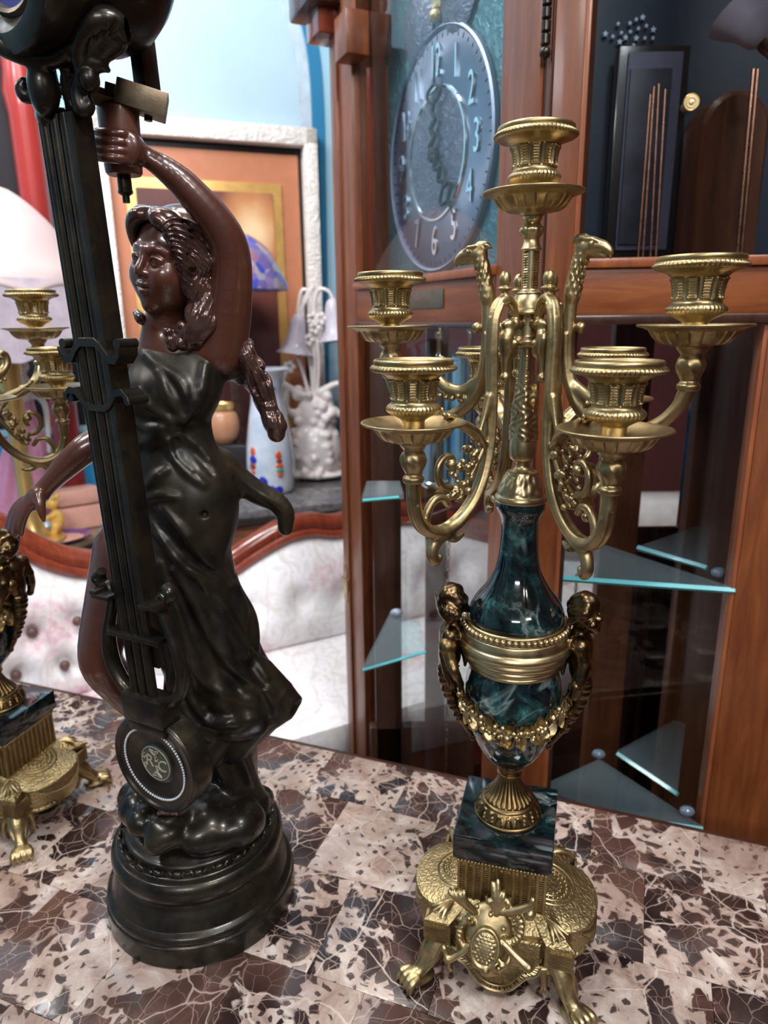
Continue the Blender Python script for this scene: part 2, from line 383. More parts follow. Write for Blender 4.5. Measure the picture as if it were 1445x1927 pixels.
def leaf(o, d, nrm, L, W, curl=0.3, th=0.0008, n=6):
    """a small closed leaf with a midrib crease"""
    o = np.array(o, float); d = np.array(d, float); d /= np.linalg.norm(d); nn = np.array(nrm, float); nn -= d * (nn @ d); nn /= np.linalg.norm(nn) + 1e-9; s = np.cross(nn, d)
    V = []; F = []; t = np.linspace(0, 1, n)
    for side in (1, -1):
        for k in t:
            w = W * sin(pi * min(1, k * 0.93 + 0.07)) ** 0.8 * (1 - 0.25 * k)
            for q in (-1, -0.5, 0, 0.5, 1):
                z = curl * L * (k - k * k * 0.4) * 0.6 - W * 0.35 * (1 - abs(q)) + side * th * (1 - 0.8 * abs(q))
                V.append(o + d * L * k + s * w * q * 0.5 + nn * z)
    for sd in (0, 1):
        for i in range(n - 1):
            for j in range(4):
                a = sd * n * 5 + i * 5 + j; f = [a, a + 1, a + 6, a + 5]; F.append(f if sd else f[::-1])
    rim = [i * 5 for i in range(n)] + [(n - 1) * 5 + j for j in range(1, 5)] + [i * 5 + 4 for i in range(n - 2, -1, -1)] + [j for j in (3, 2, 1)]
    for k in range(len(rim)):
        a, b = rim[k], rim[(k + 1) % len(rim)]; F.append([a, b, b + n * 5, a + n * 5])
    return np.array(V), F

# ------------------------------------------------------------------ sculpting field (smooth unions, then surface nets)
class Sculpt:
    def __init__(s, lo, hi, h, fine=None):
        s.ax = []
        for k in range(3):
            a = np.arange(lo[k], hi[k] + h, h)
            if fine and fine[k]:
                f0, f1, fh = fine[k]; a = np.concatenate([a[a < f0 - fh], np.arange(f0, f1, fh), a[a > f1]])
            s.ax.append(a.astype(np.float32))
        s.d = np.full([len(a) for a in s.ax], 0.05, np.float32)
    def blk(s, lo, hi):
        sl = tuple(slice(max(0, np.searchsorted(a, lo[k]) - 1), np.searchsorted(a, hi[k]) + 1) for k, a in enumerate(s.ax))
        if any(x.stop - x.start < 1 for x in sl): return None, None
        X, Y, Z = (s.ax[k][sl[k]] for k in range(3))
        return sl, (X[:, None, None], Y[None, :, None], Z[None, None, :])
    def put(s, sl, e, k, sub=False):
        d = s.d[sl]
        if sub: d2 = -d; h = np.clip(0.5 + 0.5 * (e - d2) / k, 0, 1); s.d[sl] = -(e * (1 - h) + d2 * h - k * h * (1 - h)) if False else -smin(-d, e, k)
        else: s.d[sl] = smin(d, e, k)
    def cap(s, a, b, ra, rb, k=0.004, sub=False):
        a = np.array(a, np.float32); b = np.array(b, np.float32); m = max(ra, rb) + 2.5 * k + 0.002
        sl, g = s.blk(np.minimum(a, b) - m, np.maximum(a, b) + m)
        if sl is None: return
        s.put(sl, capd(g, a, b, ra, rb), k, sub)
    def chain(s, pts, rad, k=0.004, sub=False, sm=0):
        pts = np.array(pts, float); rad = np.full(len(pts), rad) if np.isscalar(rad) else np.array(rad, float)
        if sm: q = crom(np.column_stack([pts, rad]), sm); pts, rad = q[:, :3], q[:, 3]
        m = rad.max() + 2.5 * k + 0.002; sl, g = s.blk(pts.min(0) - m, pts.max(0) + m)
        if sl is None: return
        e = None
        for i in range(len(pts) - 1):
            q = capd(g, pts[i].astype(np.float32), pts[i + 1].astype(np.float32), rad[i], rad[i + 1]); e = q if e is None else np.minimum(e, q)
        s.put(sl, e, k, sub)
    def ell(s, c, r, R=None, k=0.004, sub=False):
        c = np.array(c, float); r = np.array(r, float); R = np.eye(3) if R is None else np.array(R)
        ext = np.sqrt(((R * r) ** 2).sum(1)) + 2.5 * k + 0.002
        sl, (X, Y, Z) = s.blk(c - ext, c + ext)
        if sl is None: return
        X, Y, Z = X - c[0], Y - c[1], Z - c[2]
        q = [(R[0, i] * X + R[1, i] * Y + R[2, i] * Z) / r[i] for i in range(3)]
        k0 = np.sqrt(sum(a * a for a in q)); k1 = np.sqrt(sum((a / r[i]) ** 2 for i, a in enumerate(q))) + 1e-6
        s.put(sl, (k0 * (k0 - 1) / k1).astype(np.float32), k, sub)
    def ball(s, c, r, k=0.004, sub=False): s.cap(c, np.array(c) + 1e-6, r, r, k, sub)
    def loft(s, rows, k=0.004, fold=None, lo=None, hi=None):
        """rows (z, cx, cy, rx, ry) from high z to low or low to high; elliptical cross sections"""
        rows = np.array(sorted(rows, key=lambda r: r[0]), float); z = rows[:, 0]; m = 0.012
        zz = np.linspace(z[0], z[-1], 8 * len(z)); Q = crom(rows, 8); Q = Q[np.argsort(Q[:, 0])]
        sl, (X, Y, Z) = s.blk((min(rows[:, 1] - rows[:, 3]) - m, min(rows[:, 2] - rows[:, 4]) - m, z[0] - m), (max(rows[:, 1] + rows[:, 3]) + m, max(rows[:, 2] + rows[:, 4]) + m, z[-1] + m))
        Zf = Z.ravel(); I = lambda c: np.interp(Zf, Q[:, 0], Q[:, c])[None, None, :].astype(np.float32)
        cx, cy, rx, ry = I(1), I(2), I(3), I(4)
        u = (X - cx) / rx; v = (Y - cy) / ry; rho = np.sqrt(u * u + v * v)
        e = (rho - 1) * np.minimum(rx, ry)
        if fold is not None: e = e - fold(np.arctan2(v, u), Z, rho)
        capz = np.maximum(z[0] - Z, Z - z[-1]); e = -smin(-e, -capz + 0 * e, 0.006)
        s.put(sl, e.astype(np.float32), k)
    def hit(s, px, py, y0=0.30, y1=0.62, n=900):
        d = ray(px, py); t = np.linspace(y0, y1, n) / d[1]; q = _C + d[None] * t[:, None]
        idx = [np.clip(np.searchsorted(s.ax[k], q[:, k]), 0, len(s.ax[k]) - 1) for k in range(3)]
        ok = np.all([(q[:, k] > s.ax[k][0]) & (q[:, k] < s.ax[k][-1]) for k in range(3)], 0)
        v = np.where(ok, s.d[idx[0], idx[1], idx[2]], 1.0); w = np.where(v < 0)[0]
        return q[w[0]] if len(w) else None
    def crease(s, pix, r, k=0.004, sub=False, sink=0.0, sm=4):
        """a ridge (or groove) laid over the surface along picture points"""
        pp = crom(np.array(pix, float), sm) if sm else np.array(pix, float); pts = [s.hit(*p[:2]) for p in pp]; pts = [p for p in pts if p is not None]
        if len(pts) < 2: return
        pts = np.array(pts); pts[:, 1] += sink; n = len(pts); rad = r * (0.35 + 0.65 * np.sin(np.linspace(0.15, pi - 0.15, n)))
        s.chain(pts, rad, k, sub)
    def mesh(s, smooth=0, mask=None):
        d = s.d; ins = d < 0
        c = ins[:-1, :-1, :-1].astype(np.int8)
        for o in ((1, 0, 0), (0, 1, 0), (0, 0, 1), (1, 1, 0), (1, 0, 1), (0, 1, 1), (1, 1, 1)):
            c = c + ins[o[0]:d.shape[0] - 1 + o[0], o[1]:d.shape[1] - 1 + o[1], o[2]:d.shape[2] - 1 + o[2]]
        I = np.argwhere((c > 0) & (c < 8)); idx = np.full(c.shape, -1, np.int32); idx[tuple(I.T)] = np.arange(len(I))
        cor = [(x, y, z) for x in (0, 1) for y in (0, 1) for z in (0, 1)]
        val = np.stack([d[I[:, 0] + x, I[:, 1] + y, I[:, 2] + z] for x, y, z in cor], 1)
        acc = np.zeros((len(I), 3), np.float32); cnt = np.zeros(len(I), np.float32)
        for a in range(8):
            for b in range(a + 1, 8):
                if sum(abs(p - q) for p, q in zip(cor[a], cor[b])) != 1: continue
                va, vb = val[:, a], val[:, b]; m = (va < 0) != (vb < 0); t = np.where(m, va / (va - vb + 1e-12), 0)
                pos = np.array(cor[a], np.float32)[None] + t[:, None] * (np.array(cor[b], np.float32) - np.array(cor[a], np.float32))[None]
                acc += np.where(m[:, None], pos, 0); cnt += m
        Q = I + acc / cnt[:, None]
        V = np.stack([np.interp(Q[:, k], np.arange(len(s.ax[k])), s.ax[k]) for k in range(3)], 1)
        F = []
        for k in range(3):
            o = [0, 0, 0]; o[k] = 1; n = d.shape
            a = ins[:n[0] - o[0], :n[1] - o[1], :n[2] - o[2]]; b = ins[o[0]:, o[1]:, o[2]:]
            E = np.argwhere(a != b); u, v = (k + 1) % 3, (k + 2) % 3
            E = E[(E[:, u] > 0) & (E[:, v] > 0) & (E[:, u] < n[u] - 1) & (E[:, v] < n[v] - 1)]
            if not len(E): continue
            flip = a[tuple(E.T)]
            q = []
            for du, dv in ((1, 1), (0, 1), (0, 0), (1, 0)):
                e = E.copy(); e[:, u] -= du; e[:, v] -= dv; q.append(idx[tuple(e.T)])
            q = np.stack(q, 1); q[~flip] = q[~flip][:, ::-1]; F.append(q)
        F = np.concatenate(F); a, b, c_ = V[F[:, 0]], V[F[:, 1]], V[F[:, 2]]
        if (a * np.cross(b, c_)).sum() + (a * np.cross(c_, V[F[:, 3]])).sum() < 0: F = F[:, ::-1]
        for _ in range(smooth):
            acc = np.zeros_like(V); n_ = np.zeros(len(V))
            for a_ in range(4):
                for b_ in ((a_ + 1) % 4, (a_ + 3) % 4):
                    for k in range(3): acc[:, k] += np.bincount(F[:, a_], V[F[:, b_], k], len(V))
                    n_ += np.bincount(F[:, a_], minlength=len(V))
            W_ = acc / np.maximum(n_, 1)[:, None]; V = W_ if mask is None else np.where(mask(V)[:, None], W_, V)
        return V, F
def smin(a, b, k):
    if k <= 0: return np.minimum(a, b)
    h = np.maximum(k - np.abs(a - b), 0) / k; return np.minimum(a, b) - h * h * k * 0.25
def capd(g, a, b, ra, rb):
    X, Y, Z = g; ab = b - a; L = float(ab @ ab) + 1e-12
    t = np.clip(((X - a[0]) * ab[0] + (Y - a[1]) * ab[1] + (Z - a[2]) * ab[2]) / L, 0, 1)
    return np.sqrt((X - a[0] - t * ab[0]) ** 2 + (Y - a[1] - t * ab[1]) ** 2 + (Z - a[2] - t * ab[2]) ** 2) - (ra + (rb - ra) * t)
def copy_tree(o, parent=None):
    c = o.copy(); COL.objects.link(c); c.parent = parent
    for ch in list(o.children): copy_tree(ch, c)
    return c
# ------------------------------------------------------------------ room shell
FZ = -TABLE_H
plain('floor_stain', (.10, .055, .035), .35, var=.3, vscale=6); plain('ceiling_white', (.75, .74, .72), .8)
plain('wall_paint', (.32, .56, .70), .75, var=.05, vscale=3); plain('arch_paint', (.42, .59, .70), .7, var=.06, vscale=3)
plain('stripe_paint', (.012, .19, .38), .6, var=.08, vscale=4); plain('stripe_soft', (.47, .60, .70), .7); plain('wainscot_blue', (.02, .28, .56), .55); plain('wine_wall', (.10, .022, .02), .7, var=.25, vscale=5)
struct('floor', box((-3.2, -3.6, FZ - .05), (3.0, 3.6, FZ)), 'floor_stain', smooth=False)
struct('ceiling', box((-3.2, -3.6, 1.95), (3.0, 3.6, 2.05)), 'ceiling_white', smooth=False)
tW = np.array([.940, .342, 0]); nW = np.array([.342, -.940, 0]); oW = np.array([-.565, 2.27, 0])
def wallbox(s0, s1, d0, d1, z0, z1):                  # along the back wall, d measured towards the room
    M = box((s0, d0, z0), (s1, d1, z1)); V = np.asarray(M[0]); return V[:, :1] * tW + V[:, 1:2] * nW + V[:, 2:] * np.array([0, 0, 1]) + oW, [f[::-1] for f in M[1]]
wall = struct('wall_back', wallbox(-2.6, .62, -.12, 0, FZ, 1.95), 'wall_paint', smooth=False)
obj('wainscot', wallbox(-2.6, .62, -.01, .012, FZ, .15), 'wainscot_blue', wall, smooth=False)
obj('wainscot_rail', wallbox(-2.6, .62, -.01, .020, .15, .17), 'wall_paint', wall, smooth=False)
struct('wall_far', wallbox(.62, 3.4, -.12, 0, FZ, 1.95), 'wine_wall', smooth=False)
struct('wall_left', box((-2.9, -3.6, FZ), (-2.8, 1.9, 1.95)), 'wall_paint', smooth=False)
struct('wall_right', box((2.4, -3.6, FZ), (2.5, 3.4, 1.95)), 'wine_wall', smooth=False)
def onwall(px, py, d=0.0):
    q = PP(px, py, oW + nW * d, nW) - oW; return q @ tW, q[2]
# painted arch on the wall: pale panel, soft band and deep blue stripe
s1, z1 = onwall(600, 235); s0, _ = onwall(618, 400)
def arch(px_list, w, d, name, mat):
    pts = np.array([onwall(*p) for p in px_list]); c = crom(pts, 8); t = np.gradient(c, axis=0); t /= np.linalg.norm(t, axis=1)[:, None]; nn = np.stack([t[:, 1], -t[:, 0]], 1)
    a = c + nn * w / 2; b = c - nn * w / 2; n = len(c); V = []; 
    for q, dd in ((a, 0), (b, 0), (b, d), (a, d)): V.append(q[:, :1] * tW + q[:, 1:] * np.array([[0, 0, 1.]]) + nW * dd + oW)
    V = np.concatenate(V); F = []
    for k in range(n - 1):
        for r in range(4): F.append([r * n + k, r * n + k + 1, ((r + 1) % 4) * n + k + 1, ((r + 1) % 4) * n + k])
    return obj(name, (V, F), mat, wall, smooth=False)
arch([(545, -40), (567, 10), (584, 70), (594, 140), (599, 240), (603, 420), (612, 900)], .038, .004, 'arch_stripe', 'stripe_paint')
arch([(518, -40), (540, 10), (558, 70), (570, 140), (576, 240), (582, 420), (592, 900)], .034, .003, 'arch_band', 'stripe_soft')
pl = [onwall(*p) for p in ((140, 900), (575, 900), (572, 420), (566, 240), (560, 140), (548, 70), (530, 10), (505, -45), (140, -45))]
V, F = prism(np.array(pl), 0, .002); obj('arch_panel', (V[:, :1] * tW + V[:, 1:2] * np.array([[0, 0, 1.]]) + V[:, 2:] * nW + oW, F), 'arch_paint', wall, smooth=False)

# ------------------------------------------------------------------ marble topped table in the foreground
tT = np.array([.9356, -.353, 0]); nT = np.array([.353, .9356, 0]); ANG = atan2(tT[1], tT[0])
tab = thing('marble_table', 'brown and cream marble tiled table filling the foreground', 'table', tuple(tT * 0.0 + nT * .25 + np.array([0, 0, FZ])))
def tb(u0, u1, v0, v1, z0, z1, bev=0.0):
    M = box((u0, v0, z0), (u1, v1, z1), bev); V = np.asarray(M[0]); return V[:, :1] * tT + V[:, 1:2] * nT + V[:, 2:] * np.array([[0, 0, 1.]]), M[1]
U0, U1, V0, V1 = -1.15, .80, -.20, .6315
obj('table_top', tb(U0, U1, V0, V1, -.040, -.0105, .003), 'dark_wood', tab)
TS = .0948; rows_v = [(V1 - .002, .5572)] + [(.5572 - k * TS, .5572 - (k + 1) * TS) for k in range(8)]
def tilemesh(w, h):
    M = box((-w / 2 + .00012, -h / 2 + .00012, -.0105), (w / 2 - .00012, h / 2 - .00012, 0), .00045); return np_mesh('tile', xf(M, Rz(ANG))[0], M[1], 'brown_marble')
me_full = tilemesh(TS, TS); me_back = tilemesh(TS, rows_v[0][0] - rows_v[0][1])
for r, (va, vb) in enumerate(rows_v):
    off = -.2055 + (TS / 2 if r % 2 == 1 else 0)
    k0 = int(math.ceil((U0 - off) / TS)); k1 = int(math.floor((U1 - off) / TS))
    for k in range(k0, k1):
        uc = off + (k + .5) * TS; c = tT * uc + nT * (va + vb) / 2
        if c[1] < .17 or abs(c[0]) > c[1] * .75 + .22: continue
        o = bpy.data.objects.new('tile', me_back if r == 0 else me_full); COL.objects.link(o); o.parent = tab; o.location = Vector(c - wloc(tab))
obj('edge_moulding', tb(U0 - .006, U1 + .006, V1 - .0025, V1 + .010, -.034, -.004, .004), 'dark_wood', tab)
obj('apron', tb(U0 + .06, U1 - .06, V0 + .06, V1 - .07, -.14, -.040, .003), 'dark_wood', tab)
for u in (U0 + .1, U1 - .1):
    for v in (V0 + .1, V1 - .11): obj('leg', tb(u - .035, u + .035, v - .035, v + .035, FZ, -.10, .006), 'dark_wood', tab)
# ------------------------------------------------------------------ corner cabinet with a tall case clock
CO = np.array([.1456, .700, 0]); tL = np.array([-.39, .92, 0]); tL /= np.linalg.norm(tL); iL = np.array([tL[1], -tL[0], 0])
aR = radians(6); tR = np.array([cos(aR), -sin(aR), 0]); iR = np.array([sin(aR), cos(aR), 0])
cab = thing('clock_cabinet', 'cherry wood corner cabinet with a clock dial behind glass and glass shelved curio side', 'cabinet', tuple(CO + np.array([.15, .25, FZ])))
def Lb(u0, u1, w0, w1, z0, z1, bev=.003):
    M = box((u0, w0, z0), (u1, w1, z1), bev); V = np.asarray(M[0]); return V[:, :1] * tL + V[:, 1:2] * iL + V[:, 2:] * np.array([[0, 0, 1.]]) + CO, [f[::-1] for f in M[1]]
def Rb(u0, u1, w0, w1, z0, z1, bev=.003):
    M = box((u0, w0, z0), (u1, w1, z1), bev); V = np.asarray(M[0]); return V[:, :1] * tR + V[:, 1:2] * iR + V[:, 2:] * np.array([[0, 0, 1.]]) + CO, M[1]
ZT = 1.45
def onL(px, py, w=0.0): q = PP(px, py, CO + iL * w, iL) - CO; return q @ tL, q[2]
def onR(px, py, w=0.0): q = PP(px, py, CO + iR * w, iR) - CO; return q @ tR, q[2]
uS = onL(938, 300)[0]; uF = onL(672, 640)[0]; uE = onL(638, 640)[0]
# clock door (left): two stiles, rails, arched head
cd = obj('clock_door_stile', Lb(.006, uS, 0, .030, FZ + .1, ZT), 'cherry_wood', cab)
obj('clock_door_bead', Lb(uS - .004, uS + .006, .006, .026, FZ + .1, ZT, .002), 'cherry_bead', cab)
obj('clock_door_stile', Lb(uF, uE - .030, 0, .030, FZ + .1, ZT), 'cherry_wood', cab)
obj('case_stile', Lb(uE - .029, uE, -.004, .045, FZ, ZT), 'cherry_wood', cab)
obj('clock_door_rail', Lb(uS, uF, 0, .028, .468, .520), 'cherry_wood_across', cab)
obj('rail_bead', Lb(uS, uF, -.006, .022, .516, .526, .002), 'cherry_bead', cab)
obj('rail_shadow_bead', Lb(uS, uF, -.003, .020, .462, .469, .002), 'dark_wood', cab)
obj('clock_door_rail', Lb(uS, uF, 0, .028, FZ + .1, FZ + .2), 'cherry_wood_across', cab)
# arched inner moulding with its stepped foot at the upper left
ua, za = onL(676, 100); ub, zb2 = onL(655, 95)
obj('arch_moulding', sweep([CO + tL * u + iL * -.006 + np.array([0, 0, z]) for u, z in ((ub - .028, za + .012), (ub - .026, za + .10), (ub - .045, za + .2), (ub - .09, za + .28), (.27, za + .33), (uS + .08, za + .28), (uS + .03, za + .2))], .022, 8, 4, flat=.5, up=iL), 'cherry_wood', cab)
obj('arch_foot', Lb(ub - .052, ub - .004, -.022, .012, za - .004, za + .05, .002), 'cherry_wood', cab)
obj('cornice_block', Lb(uE - .05, uE + .05, -.05, .04, onL(610, 45)[1], ZT, .006), 'dark_wood', cab)
obj('cornice_block', Lb(uE - .03, uE + .03, -.03, .04, onL(625, 75)[1], ZT, .006), 'mahogany', cab)
obj('clock_glass', Lb(uS, uF, .012, .0135, .520, ZT, 0), 'pane_glass', cab, smooth=False)
obj('lower_glass', Lb(uS, uF, .012, .0135, FZ + .2, .468, 0), 'pane_glass', cab, smooth=False)
uk, zk = onL(655, 1098)
obj('key_plate', join(Lb(uk - .008, uk + .008, -.006, .002, zk - .035, zk + .035, .002), Lb(uk - .013, uk + .013, -.007, .002, zk - .012, zk + .012, .003), Lb(uk - .010, uk + .010, -.006, .002, zk + .020, zk + .030, .003), Lb(uk - .010, uk + .010, -.006, .002, zk - .030, zk - .020, .003)), 'brass', cab)
up_, zp_ = onL(908, 578); obj('maker_plate', Lb(onL(800, 575)[0] - .05, onL(760, 575)[0] - .02, -.0015, .001, .485, .507, .0004), 'steel_bracket', cab)
# dial group
WD = .045; DI = CO + iL * WD
ud, zd = onL(826, 293, WD); rd = (onL(826, 68, WD)[1] - onL(826, 512, WD)[1]) / 2
dc = DI + tL * ud + np.array([0, 0, zd]); DR = np.stack([-tL, np.array([0, 0, 1.]), -iL], 1)   # x right along the dial, y up, z to the viewer
def D(M, dz=0.0): V = np.asarray(M[0]) + np.array([0, 0, dz]); return V @ DR.T + dc, M[1]
def dobj(name, M, mat, **kw):                        # an object whose own z axis is the dial axis
    me = np_mesh(name, M[0], M[1], mat, kw.get('smooth', True), 30); o = bpy.data.objects.new(name, me); COL.objects.link(o); o.parent = cab
    T = Matrix.Identity(4)
    for r in range(3):
        for c in range(3): T[r][c] = DR[r, c]
    T.translation = Vector(dc - wloc(cab) + DR @ np.array([0, 0, kw.get('dz', 0)])); o.matrix_local = T; return o
def brushed(name, col, rough, aniso, rel=0.0, relscale=90):
    m, nt, b = newmat(name); v = coords(nt); n = noise_tex(nt, v, 14, 4); r = ramp(nt, [(.3, tuple(c * .82 for c in col)), (.7, col)])
    nt.links.new(n.outputs['Fac'], r.inputs[0]); nt.links.new(r.outputs[0], b.inputs['Base Color']); setb(b, Metallic=1.0, Roughness=rough, Anisotropic=aniso)
    if aniso: t = nd(nt, 'ShaderNodeTangent', direction_type='RADIAL', axis='Z'); nt.links.new(t.outputs[0], b.inputs['Tangent'])
    if rel: n2 = noise_tex(nt, v, relscale, 3, .5, 2.5); bump(nt, b, n2.outputs['Fac'], rel, .004)
    return m
brushed('dial_steel', (.26, .28, .37), .36, .85); brushed('dial_plate', (.13, .25, .28), .42, 0, .5, 60); brushed('dial_relief', (.20, .20, .26), .44, 0, .6, 70); brushed('polished_steel', (.72, .78, .82), .12, 0)
plain('dial_black', (.003, .003, .005), .8); plain('moon_blue', (.012, .035, .16), .3); plain('moon_gold', (.55, .42, .2), .35, .6); plain('star_white', (.6, .7, .85), .5)
dobj('dial_plate', box((-rd * 1.18, -rd * 1.06, -.004), (rd * 1.25, rd * 1.10, -.001)), 'dial_plate', smooth=False)
archp = [(rd * 1.25 * cos(t), rd * 1.10 + rd * .95 * sin(t)) for t in np.linspace(0, pi, 24)]
dobj('dial_arch_plate', prism(np.array(archp), -.004, -.001), 'dial_plate', smooth=False)
dobj('dial_ring', lathe([(rd * .44, .0), (rd * .44, .003), (rd * .46, .0035), (rd * .985, .0035), (rd, .0025), (rd, 0)], 96, cap=False), 'dial_steel')
dobj('dial_rim', lathe([(rd * .985, .001), (rd * .99, .005), (rd * 1.01, .007), (rd * 1.03, .005), (rd * 1.035, .0)], 96, cap=False), 'dial_steel')
dobj('dial_inner_rim', lathe([(rd * .53, .003), (rd * .545, .006), (rd * .565, .006), (rd * .575, .003)], 80, cap=False), 'polished_steel')
dobj('dial_centre', lathe([(.001, .0042), (rd * .53, .0042), (rd * .54, .003)], 64), 'dial_relief')
tk = []
for k in range(60):
    a = k * pi / 30; M = box((-.0007, rd * .93, .0036), (.0007, rd * (.965 if k % 5 else .975), .0040)); tk.append(xf(M, Rz(a)))
dobj('minute_track', join(*tk), 'dial_black', smooth=False)
for h in range(1, 13):
    a = pi / 2 - h * pi / 6; M = text_mesh(str(h), rd * .30, .0016); V = np.asarray(M[0]) * np.array([.72, 1.25, 1]) + np.array([rd * .755 * cos(a), rd * .755 * sin(a), .0050]); dobj('numeral', (V, M[1]), 'polished_steel', smooth=False)
def hand(a, L, w):
    d = np.array([cos(a), sin(a), 0]); s = np.array([-sin(a), cos(a), 0]); z = np.array([0, 0, .010]); Q = lambda l, o: d * l * L + s * o * w + z
    return join(sweep([Q(-.02, 0), Q(.10, .25), Q(.18, -.3), Q(.27, .35), Q(.36, -.3), Q(.44, .1), Q(.52, 0)], [.0045, .0038, .0030, .0034, .0030, .0026, .0028], 6, 4), sweep([Q(.52, 0), Q(.58, .85), Q(.66, .9), Q(.72, 0)], [.0022, .0024, .0022, .0018], 6, 4), sweep([Q(.52, 0), Q(.58, -.85), Q(.66, -.9), Q(.72, 0)], [.0022, .0024, .0022, .0018], 6, 4), sweep([Q(.72, 0), Q(.86, 0), Q(1, 0)], [.0022, .0016, .0008], 6, 2))
dobj('minute_hand', hand(pi / 2 - .05, rd * .80, rd * .13), 'dial_black'); dobj('hour_hand', hand(-.93, rd * .74, rd * .12), 'dial_black')
dobj('hand_hub', lathe([(.009, .004), (.009, .011), (.006, .014), (.001, .014)], 24), 'dial_black')
# moon disc with its gold moon, humps with engraved maps and a pointer
dobj('moon_disc', xf(lathe([(.001, .001), (rd * .62, .001), (rd * .63, 0)], 64), t=(0, rd * 1.62, 0)), 'moon_blue')
dobj('moon', xf(lathe([(.001, .004), (rd * .15, .003), (rd * .21, .001)], 40), t=(-rd * .10, rd * 1.36, 0)), 'moon_gold')
for sg in (1, -1): dobj('moon_hump', xf(lathe([(.001, .007), (rd * .26, .006), (rd * .30, .003), (rd * .32, .003)], 40), t=(sg * rd * .38 - rd * .02, rd * 1.18, 0)), 'dial_relief')
dobj('moon_pointer', join(ball((0, rd * 1.12, .006), .008, 10, 8), ball((0, rd * 1.18, .006), .005, 8, 6)), 'moon_gold')
random.seed(4)
for k in range(12):
    r_ = .0035; cx, cy = rd * random.uniform(-.3, .45), rd * random.uniform(1.3, 1.9); dobj('star', prism(np.array([(cx + (r_ if j % 2 == 0 else r_ * .42) * sin(j * pi / 5), cy + (r_ if j % 2 == 0 else r_ * .42) * cos(j * pi / 5)) for j in range(10)][::-1]), .0012, .0020), 'star_white', smooth=False)
obj('dial_case_side', Lb(uF - .012, uF + .004, .028, .30, .50, ZT, 0), 'interior_wood', cab, smooth=False)
obj('dial_case_back', Lb(uS + .03, uF, .10, .106, .50, ZT, 0), 'interior_wood', cab, smooth=False)
# right door
z0r, z1r = .474, .520
sw_ = onR(1104, 40)[0]
obj('side_door_stile', Rb(.004, sw_, -.002, .028, FZ + .1, ZT), 'cherry_wood', cab)
obj('side_door_bead', Rb(sw_ - .003, sw_ + .005, .002, .022, FZ + .1, ZT, .002), 'cherry_bead', cab)
obj('corner_post', Lb(-.006, .005, .004, .05, FZ, ZT, .001), 'dark_wood', cab)
uR = onR(1398, 1000)[0]
obj('side_door_rail', Rb(sw_, uR + .15, -.002, .026, z0r, z1r), 'cherry_wood_across', cab)
obj('rail_bead', Rb(sw_, uR + .15, -.007, .020, z1r - .003, z1r + .006, .002), 'cherry_bead', cab)
obj('rail_shadow_bead', Rb(sw_, uR + .15, -.004, .020, z0r - .008, z0r + .001, .002), 'dark_wood', cab)
obj('side_door_stile', Rb(uR, uR + .15, 0, .028, FZ + .1, z0r), 'cherry_wood', cab)
obj('side_door_bead', Rb(uR - .004, uR + .004, .002, .022, FZ + .1, z0r, .002), 'cherry_bead', cab)
obj('side_door_stile', Rb(uR + .01, uR + .15, 0, .028, z1r, ZT), 'cherry_wood', cab)
obj('side_glass', Rb(sw_, uR + .02, .011, .0125, z1r, ZT, 0), 'pane_glass', cab, smooth=False)
obj('side_lower_glass', Rb(sw_, uR, .011, .0125, FZ + .1, z0r, 0), 'pane_glass', cab, smooth=False)
# hinge: five knuckles and a ball tip in the gap
hz = [onR(1008, y)[1] for y in (-60, 90)]; Ms = []
hc_ = CO + iR * -.004 + tR * .0005 + tL * .001
kz = np.linspace(hz[0], hz[1], 7)
for a_, b_ in zip(kz[:-1], kz[1:]): Ms.append(xf(lathe([(.0035, b_ + .0008), (.0042, b_ + .0016), (.0042, a_ - .0016), (.0035, a_ - .0008)], 16), t=hc_))
obj('hinge', join(*Ms, xf(ball((0, 0, hz[1] - .005), .0052, 12, 10), t=hc_)), 'bronze_dark', cab)
# knob on the upper glass
q = CO + tR * onR(1297, 196)[0] + np.array([0, 0, onR(1297, 196)[1]])
KR = frame(-iR, tR)
obj('door_knob', xf(lathe([(.004, -.012), (.004, .002), (.0068, .004), (.0072, .006), (.0066, .0068), (.0060, .0060), (.0048, .0060), (.0044, .0068), (.0034, .0068), (.003, .0060), (.0022, .0060), (.0018, .0072), (.0005, .0074)], 32), KR, q), 'brass_polished', cab)
# inside: floor, back, posts, glass shelves and a reflected one
BK = 1.26
def wz(px, Y): return P(px, 1000, Y)[0]
for x, w, Y in ((728, .044, 1.05), (820, .032, 1.03)): X = wz(x, Y); obj('rear_stile', box((X - w / 2, Y - .01, FZ), (X + w / 2, Y + .012, .46), .002), 'dark_wood', cab)
obj('rear_rail', box((wz(690, 1.06), 1.04, -.62), (wz(900, 1.06), 1.06, -.19), .002), 'dark_wood', cab)
for a, b, Y, mat in ((1126, 1196, 1.06, 'interior_wood'), (1020, 1044, 1.04, 'interior_wood'), (1282, 1345, 1.02, 'interior_wood')):
    X0, X1 = wz(a, Y), wz(b, Y); obj('rear_stile', box((X0, Y - .012, FZ), (X1, Y + .012, .47), .003), mat, cab)
X0, X1 = wz(1340, .95), wz(1400, .95); obj('side_wall', box((X0, .72, FZ), (X0 + .02, 1.06, .465), 0), 'interior_wood', cab, smooth=False)
plain('reflection_blue', (.004, .014, .034), .5, var=.3, vscale=7)  # dark blue painted in for the reflection seen in the side glass
X0, X1 = wz(1030, 1.07), wz(1500, 1.07)
obj('upper_back', box((X0, 1.07, .47), (X1, 1.085, ZT), 0), 'reflection_blue', cab, smooth=False)
obj('mid_board', Rb(.02, uR + .02, .03, .36, .470, .482, 0), 'interior_wood', cab, smooth=False)
